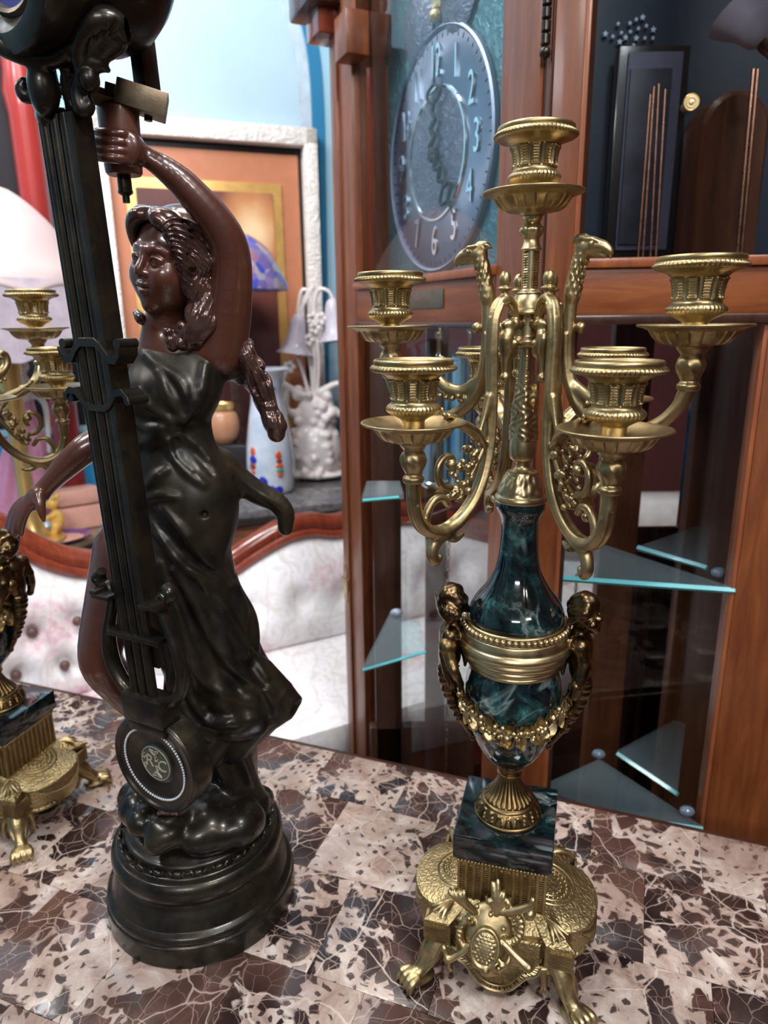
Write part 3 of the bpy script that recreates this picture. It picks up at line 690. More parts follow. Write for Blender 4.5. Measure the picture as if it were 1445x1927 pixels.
obj('lower_back', box((wz(1276, 1.10), 1.10, FZ), (wz(1400, 1.10), 1.11, .47), 0), 'dark_mirror', cab, smooth=False)
obj('lower_back', box((wz(1200, 1.10), 1.10, FZ), (wz(1290, 1.10), 1.11, onR(1240, 1010, .38)[1]), 0), 'dark_mirror', cab, smooth=False)
def shelf(pix, z, th=.006):
    pts = np.array([PZ(*p, z)[:2] for p in pix]); a = sum(pts[i][0] * pts[(i + 1) % len(pts)][1] - pts[(i + 1) % len(pts)][0] * pts[i][1] for i in range(len(pts)))
    if a < 0: pts = pts[::-1]
    o = obj('glass_shelf', prism(pts, z - th, z), 'shelf_glass', cab, smooth=False)
    return pts
def edge_bar(p, q, z): a, b = PZ(*p, z), PZ(*q, z); s = obj('shelf_edge', sweep([a + (0, -.001, -.003), b + (0, -.001, -.003)], .0034 if p[0] > 900 else .0022, 4, 0, up=(0, 0, 1)), 'shelf_edge', cab, angle=20)
for pix, z, e in ((((1040, 1082), (1382, 1106), (1122, 1020), (1060, 1010)), .200, ((1040, 1082), (1382, 1106))), (((1200, 1028), (1330, 1064), (1334, 992), (1312, 990)), .200, ((1200, 1026), (1330, 1064))),  # the small second shelf stands in for a mirror reflection
                  (((1010, 1482), (1150, 1530), (1322, 1555), (1128, 1428)), -.085, ((1150, 1530), (1322, 1555))), (((1162, 1412), (1275, 1490), (1290, 1362), (1268, 1355)), -.085, ((1162, 1414), (1275, 1490))), (((680, 1258), (800, 1222), (790, 1170), (735, 1150)), .07, ((682, 1256), (800, 1222))), (((680, 936), (760, 930), (752, 905), (690, 905)), .27, ((682, 937), (750, 931)))):
    shelf(pix, z); edge_bar(*e, z)
plain('clear_plastic', (.16, .19, .24), .12, coat=.6)
for px, py, z in ((1352, 1084, .200), (1126, 1424, -.085), (1292, 1532, -.085), (746, 1158, .07)): obj('shelf_clip', xf(ball((0, 0, 0), .007, 10, 8, (1.3, 1, .9)), t=PZ(px, py, z) + (0, 0, .004)), 'clear_plastic', cab)
# weights with finials and their chains, chime rods
for px, Y, zt_, zb2 in ((825, 1.00, .432, .235), (882, .96, .440, .235)):
    X = P(px, 800, Y)[0]; wt = obj('clock_weight', xf(lathe([(.001, zb2), (.010, zb2 + .001), (.026, zb2 + .003), (.028, zb2 + .006), (.028, zb2 + .010), (.026, zb2 + .012), (.026, zt_ - .022), (.028, zt_ - .020), (.028, zt_ - .016), (.024, zt_ - .012), (.006, zt_ - .010), (.003, zt_ - .004), (.003, zt_ + .012), (.006, zt_ + .015), (.006, zt_ + .022), (.002, zt_ + .028), (.001, zt_ + .04)], 32), t=(X, Y, 0)), 'polished_steel', cab)
    obj('weight_finial', xf(lathe([(.0035, zt_ - .012), (.0035, zt_ + .012), (.0065, zt_ + .016), (.0070, zt_ + .021), (.0030, zt_ + .026), (.0018, zt_ + .04)], 16), t=(X, Y, 0)), 'brass_polished', cab)
def chain(px, y0, y1, Y, name='chain'):
    a, b = P(px, y0, Y), P(px - 4, y1, Y); n = int(np.linalg.norm(a - b) / .0085); Ms = []
    ln = sweep([(.0022 * cos(t), 0, .0048 * sin(t)) for t in np.linspace(0, 2 * pi, 9)], .0009, 5, 0, cap=False)
    for k in range(n): Ms.append(xf(ln, Rz(pi / 2 * (k % 2) + .5), a + (b - a) * k / n))
    o = obj(name, join(*Ms), 'brass_antique', cab); o['kind'] = 'stuff'
chain(845, 1005, 1105, .93); chain(842, 1290, 1470, .93); chain(1085, 1085, 1150, .98)
metal('copper_rod', (.35, .17, .10), (.5, .26, .17), (.25, .35))
for x0, x1 in ((1224, 1198), (1231, 1207), (1240, 1222), (1252, 1232)): obj('chime_rod', sweep([P(x0, 158 + (x0 % 5) * 5, .90), P(x1, 520, .90)], .0016, 8, 0), 'copper_rod', cab)
for x in (1418, 1426): obj('chime_rod', sweep([P(x, 130, .92), P(x - 33, 500, .92)], .0022, 8, 0), 'copper_rod', cab)
st = [(1138, 65), (1152, 70), (1162, 46), (1176, 72), (1184, 45), (1196, 38), (1208, 34), (1200, 55), (1215, 50), (1228, 57), (1185, 61), (1168, 63), (1196, 73), (1212, 73), (1227, 73), (1165, 80), (1191, 86), (1178, 93), (1168, 101), (1184, 110)]  # stars placed to imitate the moon dial's reflection
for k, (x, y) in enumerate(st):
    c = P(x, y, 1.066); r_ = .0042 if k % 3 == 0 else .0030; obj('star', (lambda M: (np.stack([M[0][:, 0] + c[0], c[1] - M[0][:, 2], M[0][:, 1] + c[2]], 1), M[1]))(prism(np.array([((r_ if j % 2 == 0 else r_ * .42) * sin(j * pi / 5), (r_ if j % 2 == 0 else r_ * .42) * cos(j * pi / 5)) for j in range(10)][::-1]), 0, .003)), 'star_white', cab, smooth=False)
# things standing behind the upper side glass, and a lampshade reflected in it
def prect(p, q, Y, d, mat, name, parent): a, b = P(*p, Y), P(*q, Y); return obj(name, box((min(a[0], b[0]), Y, min(a[2], b[2])), (max(a[0], b[0]), Y + d, max(a[2], b[2])), .002), mat, parent)
fr = thing('dark_framed_print', 'narrow black framed print leaning inside the cabinet behind the copper chime rods', 'picture', tuple(P(1215, 520, 1.02)))
plain('print_mat', (.11, .11, .17), .6); plain('print_dark', (.035, .035, .055), .5, var=.5, vscale=20)
prect((1166, 86), (1262, 505), 1.035, .02, 'ebony', 'frame', fr); prect((1184, 97), (1254, 470), 1.030, .006, 'print_mat', 'mat', fr); prect((1187, 128), (1238, 460), 1.026, .005, 'print_dark', 'print', fr)
a, b = P(1292, 500, .98), P(1412, 500, .98); zt_ = P(1350, 172, .98)[2]; zb2 = .483; r_ = (b[0] - a[0]) / 2
mc = thing('mantel_clock', 'brown arched wooden mantel clock case standing behind the upper right glass', 'clock', ((a[0] + b[0]) / 2, 1.0, zb2))
pl = [(r_, zb2)] + [(r_ * cos(t), zt_ - r_ + r_ * sin(t)) for t in np.linspace(0, pi, 20)] + [(-r_, zb2)]
M = prism(np.array(pl), 0, .06, .006); V = np.asarray(M[0]); obj('case', (np.stack([V[:, 0] + mc.location.x, 1.03 - V[:, 2], V[:, 1]], 1), M[1]), 'interior_wood', mc)
obj('plinth', box((mc.location.x - r_ - .008, .955, zb2 - .0005), (mc.location.x + r_ + .008, 1.035, zb2 + .022), .003), 'interior_wood', mc)
plain('lilac_glass', (.66, .64, .80), .3, coat=.4)  # solid shade added in place of a lamp's reflection in the pane
bs = P(1415, 28, .92); bl = thing('reflected_bell_shade', 'lilac glass bell lampshade standing in for a reflection in the cabinet glass at the upper right corner', 'lampshade', tuple(bs))
obj('shade', xf(lathe([(.012, .035), (.020, .028), (.028, .010), (.040, -.006), (.044, -.012), (.041, -.012), (.026, .008), (.018, .026), (.010, .032)], 32), frame((.45, -.30, -.80), (1, 0, 0)), bs), 'lilac_glass', bl)
obj('fitting', xf(lathe([(.012, .030), (.013, .038), (.010, .05), (.006, .07), (.012, .08)], 20), frame((.45, -.30, -.80), (1, 0, 0)), bs), 'copper_rod', bl)
# ------------------------------------------------------------------ the brass and green marble candelabrum
AX = np.array([0.0898, 0.4455, 0.0]); BROT = radians(-16)
cand = thing('candelabrum', 'tall brass and green marble candelabrum with seven candle cups, wholly in view on the right', 'candelabrum', tuple(AX), 'candelabra on the marble table')
BR = Rz(BROT)
def fixed(name, me, parent, loc, rot=0.0):
    o = bpy.data.objects.new(name, me); COL.objects.link(o); o.parent = parent; o.location = loc; o.rotation_euler = (0, 0, rot); return o
def base(u, v, z): return BR @ np.array([u, v, z]) + AX
def axl(M): return xf(M, t=AX)

# --- cast foot: body with corner blocks, side lobes and a sloped top
def base_outline(grow=0.0):
    g = grow; pts = []
    a, b, e = 0.034, 0.053 + g, 0.0435 + g
    def lobe(sign):
        arc = [(sign * (0.046 + 0.0225 * cos(t) + g), 0.0335 * sin(t) * 1.0) for t in np.linspace(-pi / 2 * 0.98, pi / 2 * 0.98, 14)]
        return arc if sign > 0 else arc[::-1]
    pts += [(a, -b + .004), (b, -b + .004)] + lobe(1) + [(b, b - .004), (a, b - .004), (a, e - .002)]
    pts += [(0.0, e + .008), (-a, e - .002), (-a, b - .004), (-b, b - .004)] + lobe(-1) + [(-b, -b + .004), (-a, -b + .004), (-a, -e + .002), (0.0, -e - .004), (a, -e + .002)]
    return np.array(pts)
ol = base_outline()
n = len(ol)
def ring(k, z, add=0.0):
    q = ol * k; 
    if add: q = ol + ol / np.linalg.norm(ol, axis=1)[:, None] * add
    return np.column_stack([q, np.full(n, z)])
def toped(f, z):
    m = np.maximum(np.abs(ol[:, 0]), np.abs(ol[:, 1])); sq = ol / m[:, None] * 0.031
    q = ol * (1 - f) + sq * f; return np.column_stack([q, np.full(n, z)])
rings = [ring(0.93, 0.0230), ring(0.97, 0.0230), ring(0.97, 0.0250), ring(.94, .0265), ring(0.94, 0.0280), ring(0.985, 0.0295), ring(0.985, 0.0455), ring(1.0, 0.0465), ring(1.01, 0.0478), ring(1.0, 0.0490), ring(0.97, 0.0498), toped(0.18, 0.0506), toped(0.55, 0.0545), toped(0.85, 0.0575), toped(1.0, 0.0585)]
V = np.concatenate(rings); F = []
for k in range(len(rings) - 1):
    F += [[k * n + j, k * n + (j + 1) % n, (k + 1) * n + (j + 1) % n, (k + 1) * n + j] for j in range(n)]
F += [list(range(n))[::-1], [(len(rings) - 1) * n + j for j in range(n)]]
body = V = V + np.array([0, 0, .0035]); obj('base_body', (V @ BR.T + AX, F), 'brass_engraved', cand, angle=30)
# beaded half rosettes on the lobes, swags on their sides, reeded faces of the corner blocks
Ms = []
for sg in (1, -1):
    for r0, nb, rb in ((0.0105, 9, 0.0011), (0.0145, 13, 0.0013), (0.0185, 0, 0)):
        if nb:
            for t in np.linspace(-pi / 2 + .12, pi / 2 - .12, nb):
                f = (r0 * cos(t)) / 0.03; Ms.append(ball(base(sg * (0.0315 + r0 * cos(t)), r0 * sin(t), 0.0580 - 0.0065 * f), rb, 8, 6))
        Ms.append(sweep([base(sg * (0.0312 + (r0 + .0022) * cos(t)), (r0 + .0022) * sin(t), 0.0578 - 0.0068 * (r0 * cos(t)) / .03) for t in np.linspace(-pi / 2, pi / 2, 11)], 0.0008, 6, 2))
    for k in range(5):                                  # draped swag on the lobe's side
        rr = 0.0215 + k * 0.0002; w = 0.95 - 0.12 * k
        Ms.append(sweep([base(sg * (0.0455 + 0.0225 * cos(t)), 0.0328 * sin(t), 0.0435 - 0.0035 * k - (0.008 - .001 * k) * (1 - (t / w) ** 2)) for t in np.linspace(-w, w, 9)], 0.0015, 6, 3))
obj('lobe_rosette', xf(join(*Ms), t=(0, 0, .0037)), 'brass', cand)['kind'] = 'stuff'
Ms = []
for su in (1, -1):
    for sv in (1, -1):
        for k in range(10):
            z = 0.0312 + k * 0.00135
            Ms.append(box((su * .0445 - .0075, sv * .0488 - .0010, z), (su * .0445 + .0075, sv * .0488 + .0010, z + .0007)))
            Ms.append(box((su * .0525 - .0010, sv * .0405 - .0068, z), (su * .0525 + .0010, sv * .0405 + .0068, z + .0007)))
        # acanthus fan on the sloped corner
        for a in (-0.5, -0.17, 0.17, 0.5):
            d = Rz(a) @ np.array([su, sv, 0]) / sqrt(2)
            Ms.append(sweep([np.array([su * .033, sv * .033, .0568]), np.array([su * .036, sv * .036, .0560]) + d * .005, np.array([su * .036, sv * .036, .0535]) + d * .013 - np.array([0, 0, .0005])], [0.0008, 0.0017, 0.0006], 6, 4))
M = join(*Ms); obj('corner_reeding', (M[0] @ BR.T + AX + np.array([0, 0, .0035]), M[1]), 'brass', cand)['kind'] = 'stuff'
# --- fluted pedestal with bead moulding
obj('pedestal', (lambda m: (m[0] @ BR.T + AX, m[1]))(join(box((-.0298, -.0298, .055), (.0298, .0298, .0985)), box((-.0325, -.0325, .0575), (.0325, .0325, .0600), .0008), box((-.0325, -.0325, .0935), (.0325, .0325, .0985), .0008))), 'brass', cand)
for face in range(4):
    Ms = []; R = BR @ Rz(face * pi / 2)
    for k in range(12):
        u = -0.0308 + k * 0.0056; Ms.append(box((u - .0011, -.0318, .060), (u + .0011, -.0296, .0935), .0006))
    for k in range(11):
        u = -0.028 + k * 0.0056
        for j in range(15): Ms.append(box((u - .0015, -.0309, .0625 + j * .0019), (u + .0015, -.0297, .0625 + j * .0019 + .0010)))
        Ms.append(sweep([(u - .0017, -.0302, .0905), (u, -.0302, .0926), (u + .0017, -.0302, .0905)], .0006, 5, 3))
    M = join(*Ms); obj('fluted_panel', (M[0] @ R.T + AX, M[1]), 'brass', cand, smooth=False)
    Mb = join(*[ball((-.031 + k * .00248, -.0330, .0962), .00125, 8, 6) for k in range(26)])
    obj('bead_moulding', (Mb[0] @ R.T + AX, Mb[1]), 'brass_polished', cand)['kind'] = 'stuff'
# --- marble plinth, urn, neck
M = box((-.0352, -.0352, .0985), (.0352, .0352, .1185), .0012); obj('marble_plinth', (M[0] @ BR.T + AX, M[1]), 'black_marble', cand)
def flute(nf, amp, z0, z1):
    def f(T, R, Z):
        w = np.clip((Z - z0) / 0.003, 0, 1) * np.clip((z1 - Z) / 0.003, 0, 1)
        return R * (1 - amp * w * (1 - np.abs(np.sin(T * nf / 2))) ** 1.5)
    return f
foot = [(.0236, .1182), (.0246, .1192), (.0246, .1206), (.0238, .1216), (.0236, .1222), (.0222, .1260), (.0202, .1300), (.0194, .1312), (.0194, .1312), (.0196, .1322), (.0188, .1334), (.0178, .1340), (.0172, .1362), (.0140, .1402), (.0106, .1462), (.0083, .152), (.0072, .1562), (.0072, .1562), (.0088, .1575), (.0088, .159), (.0076, .1600), (.0094, .1635), (.0098, .166)]
def footmod(T, R, Z):
    up = np.clip((Z - .1345) / .002, 0, 1) * np.clip((.156 - Z) / .003, 0, 1); lo = np.clip((Z - .1220) / .0008, 0, 1) * np.clip((.1308 - Z) / .0008, 0, 1)
    t = (Z - .1220) / .0088; egg = np.abs(np.sin(T * 11)) ; width = np.clip(1 - t, 0, 1) ** 0.6
    g = np.where(np.abs(np.cos(T * 11)) < 0.55 * (0.25 + width), 1.0, 0.0)
    return R * (1 - 0.10 * up * (1 - np.abs(np.sin(T * 12))) ** 2) + lo * (0.0010 * (np.abs(np.sin(T * 10)) > .35 + .55 * t) - 0.0008 * (np.abs(np.sin(T * 10)) > .62 + .5 * t))
FT = lathe(foot, 240, footmod, sub=5); FT[0][:, 2] = .1182 + (FT[0][:, 2] - .1182) * .86; obj('fluted_foot', axl(FT), 'brass_antique', cand)
urn = [(.0085, .1645), (.0105, .1662), (.0150, .1705), (.0210, .1775), (.0262, .1865), (.0305, .1970), (.0330, .2080), (.0338, .2185), (.0328, .2290), (.0308, .2365), (.0290, .2405)]
urn = [(r, .1580 + (z - .1645) * (.0830 / .0760)) for r, z in urn]
obj('marble_urn', axl(lathe(urn, 64, sub=5)), 'green_marble', cand)
rp0 = [(.0290, .2315), (.0318, .2325), (.0326, .2345), (.0318, .236), (.0318, .236), (.0342, .2375), (.0350, .2395), (.0343, .2415), (.0343, .2415), (.0368, .243), (.0378, .2455), (.0370, .248), (.0370, .248), (.0390, .2495), (.0396, .2525), (.0385, .2552), (.0385, .2552), (.0375, .2565), (.0372, .2590), (.0362, .2625), (.0350, .2635), (.0350, .2692), (.0332, .2705), (.0325, .2695)]
rp = [(r, .2755 - (.2705 - z) * .90) for r, z in rp0]
obj('ring_collar', axl(lathe(rp, 72, sub=4)), 'brass_polished', cand)
ME_BEAD = np_mesh('bead', *ball((0, 0, 0), .00205, 9, 7), 'brass_polished')
for t in np.arange(54) * 2 * pi / 54: fixed('bead', ME_BEAD, cand, (.0353 * cos(t), .0353 * sin(t), .2718))
neck = [(.0300, .2680), (.0322, .2720), (.0322, .2760), (.0303, .2815), (.0268, .2870), (.0225, .2930), (.0185, .3000), (.0155, .3070), (.0138, .3150), (.0127, .3250), (.0120, .3350), (.0121, .3425), (.0135, .3475), (.0155, .3520), (.0162, .3555), (.0155, .3590)]
neck = [(r, .3590 - (.3590 - z) * (.0860 / .0910)) for r, z in neck]
obj('marble_neck', axl(lathe(neck, 64, sub=5)), 'green_marble', cand)
# --- stem
def capmod(T, R, Z):
    w = np.clip((Z - .3635) / .001, 0, 1) * np.clip((.3775 - Z) / .001, 0, 1)
    return R + w * 0.0004 * (np.sin(T * 10 + Z * 900) * np.sin(Z * 1700) + 0.6 * np.sin(T * 18))
cap_ = [(.0150, .3575), (.0168, .3585), (.0172, .3605), (.0166, .3622), (.0166, .3622), (.0156, .3632), (.0148, .3665), (.0128, .3715), (.0108, .3755), (.0098, .3778), (.0098, .3778), (.0078, .3782), (.0052, .3800), (.0042, .3818), (.0044, .3840), (.0062, .3850), (.0062, .3850), (.0080, .3868), (.0087, .3905), (.0088, .3950), (.0084, .3990)]
obj('stem_cap', axl(lathe(cap_, 80, capmod, sub=4)), 'brass_polished', cand)
def colmod(T, R, Z):
    tri = R * (1 + 0.10 * np.cos(T * 4 + .6)) ; rel = np.clip((.436 - Z) / .008, 0, 1)
    return tri + rel * 0.0005 * np.sin(T * 6 + np.sin(Z * 420) * 2.4) * np.sin(Z * 900) + 0.00025 * np.sin(Z * 4200) * (1 - rel) * (np.cos(T * 4) > .3)
col_ = [(.0084, .3985), (.0080, .4080), (.0074, .4180), (.0064, .4280), (.0055, .4360), (.0049, .4450), (.0047, .4560), (.0047, .4600)]
obj('stem_column', axl(lathe(col_, 64, colmod, sub=14)), 'brass_polished', cand)
lf = [leaf(AX + np.array([.0064 * cos(t), .0064 * sin(t), z]), (cos(t) * -.02, sin(t) * -.02, 1), (cos(t), sin(t), 0), L, .0055, .22, .0009) for t, z, L in [(-0.6, .410, .024), (-2.3, .400, .018), (1.2, .4, .02)]]
for L_ in lf: obj('acanthus_leaf', L_, 'brass_polished', cand)
hub = [(.0048, .4555), (.0080, .4570), (.0088, .4600), (.0075, .4622), (.0075, .4622), (.0070, .4640), (.0068, .4740), (.0078, .4752), (.0078, .4752), (.0116, .4760), (.0112, .4785), (.0100, .4800), (.0086, .4840), (.0072, .4872), (.0072, .4872), (.0074, .4885), (.0058, .4895), (.0050, .4905)]
obj('stem_hub', axl(lathe(hub, 48, sub=4)), 'brass_polished', cand)
def shmod(T, R, Z): return R * (1 + 0.09 * np.cos(T * 4 + .5)) + 0.0004 * np.sin(Z * 4400) * (np.cos(T * 4 + .5) < -0.2)
obj('stem_shaft', axl(lathe([(.0046, .4895)] + [(.0046, z) for z in np.linspace(.490, .5125, 46)] + [(.0046, .5128)], 48, shmod)), 'brass_polished', cand)
kn = [(.0052, .5120), (.0062, .5130), (.0056, .5145), (.0050, .5160), (.0046, .5175), (.0046, .5190), (.0056, .5205), (.0056, .5205), (.0070, .5225), (.0072, .5245), (.0058, .5265), (.0045, .5280), (.0045, .5280), (.0055, .5295), (.0058, .5315), (.0046, .5330), (.0040, .5345), (.0052, .5360)]
obj('stem_knop', axl(lathe(kn, 48, lambda T, R, Z: R * (1 + .07 * np.clip(1 - np.abs(Z - .5235) / .003, 0, 1) * np.cos(T * 9)), sub=4)), 'brass_polished', cand)

# --- drip pan and candle cup, at their own origin (pan rim is z = 0)
pan_p = [(.0065, -.0125), (.0078, -.0112), (.0105, -.0105), (.0160, -.0095), (.0195, -.0068), (.0222, -.0030), (.0222, -.0030), (.0262, -.0012), (.0290, -.0006), (.0296, .0002), (.0290, .0008), (.0270, .0002), (.0215, -.0022), (.0150, -.0042), (.0075, -.0046), (.0062, -.0046)]
def panmod(T, R, Z):
    w = np.clip((R - .010) / .003, 0, 1) * np.clip((.0232 - R) / .001, 0, 1) * (Z < -.0024) * (np.arange(R.shape[0])[:, None] < R.shape[0] * .5)
    return R + w * 0.0009 * (1 - np.clip(np.abs(np.sin(T * 11)) * 3.2, 0, 1))
PAN = lathe(pan_p, 176, panmod, sub=4)
cup_p = [(.0058, -.0050), (.0064, -.0035), (.0064, .0008), (.0074, .0022), (.0074, .0022), (.0105, .0040), (.0138, .0056), (.0152, .0078), (.0146, .0097), (.0130, .0110), (.0125, .0118), (.0125, .0118)] + [(.0124 + .0018 * max(0, (z - .0155) / .0091) ** 1.7, z) for z in np.linspace(.0122, .0246, 24)] + [(.0164, .0266), (.0195, .0278), (.0195, .0278), (.0225, .0285), (.0236, .0300), (.0229, .0316), (.0216, .0322), (.0216, .0322), (.0220, .0328), (.0220, .0342), (.0212, .0350), (.0200, .0346), (.0185, .0335), (.0120, .0330), (.0105, .0320), (.0102, .0250), (.001, .0245)]
def cupmod(T, R, Z):
    nb = 12; ph = (T * nb / (2 * pi)) % 1.0; x = np.abs(ph - .5) * 2            # x = 0 mid panel, 1 between panels
    outer = (np.arange(R.shape[0])[:, None] < R.shape[0] * .70)
    body = np.clip((Z - .0128) / .0008, 0, 1) * np.clip((.0245 - Z) / .0010, 0, 1) * outer
    frame_ = np.exp(-((x - .62) / .12) ** 2); ribs = (x < .42) * np.sin(Z * 4300) 
    gro = np.exp(-((x - 1.0) / .10) ** 2)
    ends = np.exp(-((Z - .0138) / .0006) ** 2) + np.exp(-((Z - .0236) / .0006) ** 2)
    R = R + body * (0.0006 * frame_ + 0.00026 * ribs - 0.00035 * gro + .0005 * ends * (x < .7))
    rim = np.exp(-((Z - .0300) / .0012) ** 2) * (R > .0222)
    R = R + rim * 0.0006 * np.cos(T * 62)
    tor = np.exp(-((Z - .0080) / .0016) ** 2) * outer * (R > .012)
    return R + tor * 0.00025 * np.cos(T * 40)
CUP = lathe(cup_p, 248, cupmod, sub=3)
bulb_p = [(.0052, -.0345), (.0060, -.0335), (.0062, -.0315), (.0050, -.0300), (.0046, -.0290), (.0052, -.0278), (.0068, -.0245), (.0076, -.0210), (.0070, -.0180), (.0056, -.0160), (.0056, -.0160), (.0060, -.0148), (.0078, -.0125), (.0085, -.0108)]
BULB = lathe(bulb_p, 60, lambda T, R, Z: R * (1 + .055 * np.clip(1 - np.abs(Z + .021) / .006, 0, 1) * np.cos(T * 7 + Z * 420)), sub=4)
ME_PAN = np_mesh('drip_pan', *PAN, 'brass'); ME_CUP = np_mesh('candle_cup', *CUP, 'brass'); ME_BULB = np_mesh('bulb_joint', *BULB, 'brass')
fixed('drip_pan', ME_PAN, cand, (0, 0, .5442)); fixed('candle_cup', ME_CUP, cand, (0, 0, .5442), .1)

# --- the lower arms, sculpted once in the plane y = 0 (x is the radius)
def low_arm():
    s = Sculpt((0.002, -.0135, .318), (.107, .0135, .505), .00055)
    path = [(.0105, .4745), (.0135, .4808), (.0195, .4845), (.0262, .4815), (.0296, .4735), (.0305, .4600), (.0300, .4420), (.0295, .4220), (.0300, .4050), (.0325, .3880), (.0385, .3720), (.0480, .3600), (.0590, .3525), (.0690, .3500), (.0790, .3525), (.0865, .3595), (.0900, .3700), (.0905, .3830)]
    p3 = [(x, 0, z) for x, z in path]; rad = [.0026, .0030, .0034, .0036, .0037, .0037, .0037, .0036, .0036, .0038, .0042, .0044, .0046, .0048, .0046, .0044, .0043, .0044]
    s.chain(p3, rad, .002, sm=4)
    q = crom(np.array(path, float), 4); tt = np.gradient(q, axis=0); tt /= np.linalg.norm(tt, axis=1)[:, None]; no = np.stack([tt[:, 1], -tt[:, 0]], 1) * -1
    for sd, r_ in ((1, .0036), (-1, .0034)):                      # hollow channels with raised edges on both faces
        qq = q + no * sd * .0056; s.chain([(x, 0, z) for x, z in qq[10:-3]], .0024, .0012, sub=True)
    for sy in (1, -1): s.chain([(x, sy * .0034, z) for x, _, z in p3[3:-1]], .0014, .0010, sm=4)     # raised edges
    s.chain([(x + .0032 * .6, 0, z) for x, _, z in p3[4:9]], .0012, .0012, sm=3)
    # hub pin, volute with eye and drop
    s.chain([(.0065, 0, .4700), (.0200, 0, .4700)], [.0030, .0024], .001); s.ball((.0125, 0, .4700), .0040, .001); s.ball((.0170, 0, .4700), .0036, .001)
    s.chain([(.0150, 0, .4680), (.0185, 0, .4630), (.0172, 0, .4570), (.0140, 0, .4540), (.0118, 0, .4575)], [.003, .0046, .005, .0042, .003], .002, sm=4)
    for sy in (1, -1): s.ball((.0158, sy * .0040, .4590), .0026, .0008)
    s.chain([(.0180, 0, .4560), (.0190, 0, .4470), (.0188, 0, .4400)], [.004, .0024, .0018], .002); s.ball((.0188, 0, .4390), .0031, .001)
    # acorn finial on the hook
    s.chain([(.0210, 0, .4845), (.0212, 0, .4900)], [.0026, .0020], .001); s.ell((.0212, 0, .4905), (.0046, .0046, .0016), k=.001); s.ell((.0212, 0, .4955), (.0036, .0036, .0052), k=.0006)
    # small bud on the outside of the bend
    s.chain([(.0320, 0, .4280), (.0350, 0, .4170), (.0385, 0, .4080)], [.0026, .0018, .0014], .002, sm=3); s.ball((.0395, 0, .4065), .0026, .001)
    # hanging leaf tail below
    s.chain([(.0670, 0, .3490), (.0718, 0, .3462), (.0752, 0, .3415), (.0760, 0, .3360), (.0736, 0, .3325), (.0706, 0, .3342)], [.0044, .0042, .0038, .0037, .0034, .0024], .002, sm=4)
    s.chain([(.0640, .0, .3470), (.0580, 0, .3440), (.0520, 0, .3450)], [.0032, .003, .0016], .002, sm=3)
    # inner scroll, vine and berries
    sc = [(.0810, 0, .3560), (.0800, 0, .3640), (.0750, 0, .3705), (.0680, 0, .3710), (.0640, 0, .3665)]
    s.chain(sc, [.0026, .0026, .0025, .0024, .0022], .001, sm=4)
    sp = [(.0640 + .0102 * (1 - k / 20) * cos(a), 0, .3880 + .0118 * (1 - k / 22) * sin(a)) for k, a in enumerate(np.linspace(-pi * .55, pi * 1.25, 14))]
    s.chain(sp, np.linspace(.0024, .0018, 14), .001, sm=2); s.ball((.0620, 0, .3905), .0036, .001)
    random.seed(3)
    for k in range(30):
        t = k / 30; c = np.array([.0420 + .017 * t + random.uniform(-.004, .004), random.uniform(-.0055, .0055), .4010 - .034 * t + random.uniform(-.004, .004)]); s.ball(c, random.uniform(.0017, .0026), .0008)
    s.chain([(.0335, 0, .4000), (.0400, 0, .3900), (.0480, 0, .3780), (.0560, 0, .3680)], [.0018, .002, .002, .0018], .001, sm=3)
    # acanthus leaf reaching up under the pan
    for sy, w in ((0, .0034), (.0032, .0024), (-.0032, .0024)):
        s.chain([(.0360, sy * .4, .4000), (.0450, sy, .4090), (.0560, sy * 1.3, .4145), (.0650, sy * 1.0, .4200)], [.002, w, w * .9, .0012], .0012, sm=3)
    for k in range(7): s.ball((.060 + .0016 * k, .003 * sin(k * 2.1), .4175 + .0008 * k + .0012 * cos(k)), .0016, .0006)
    return s.mesh()
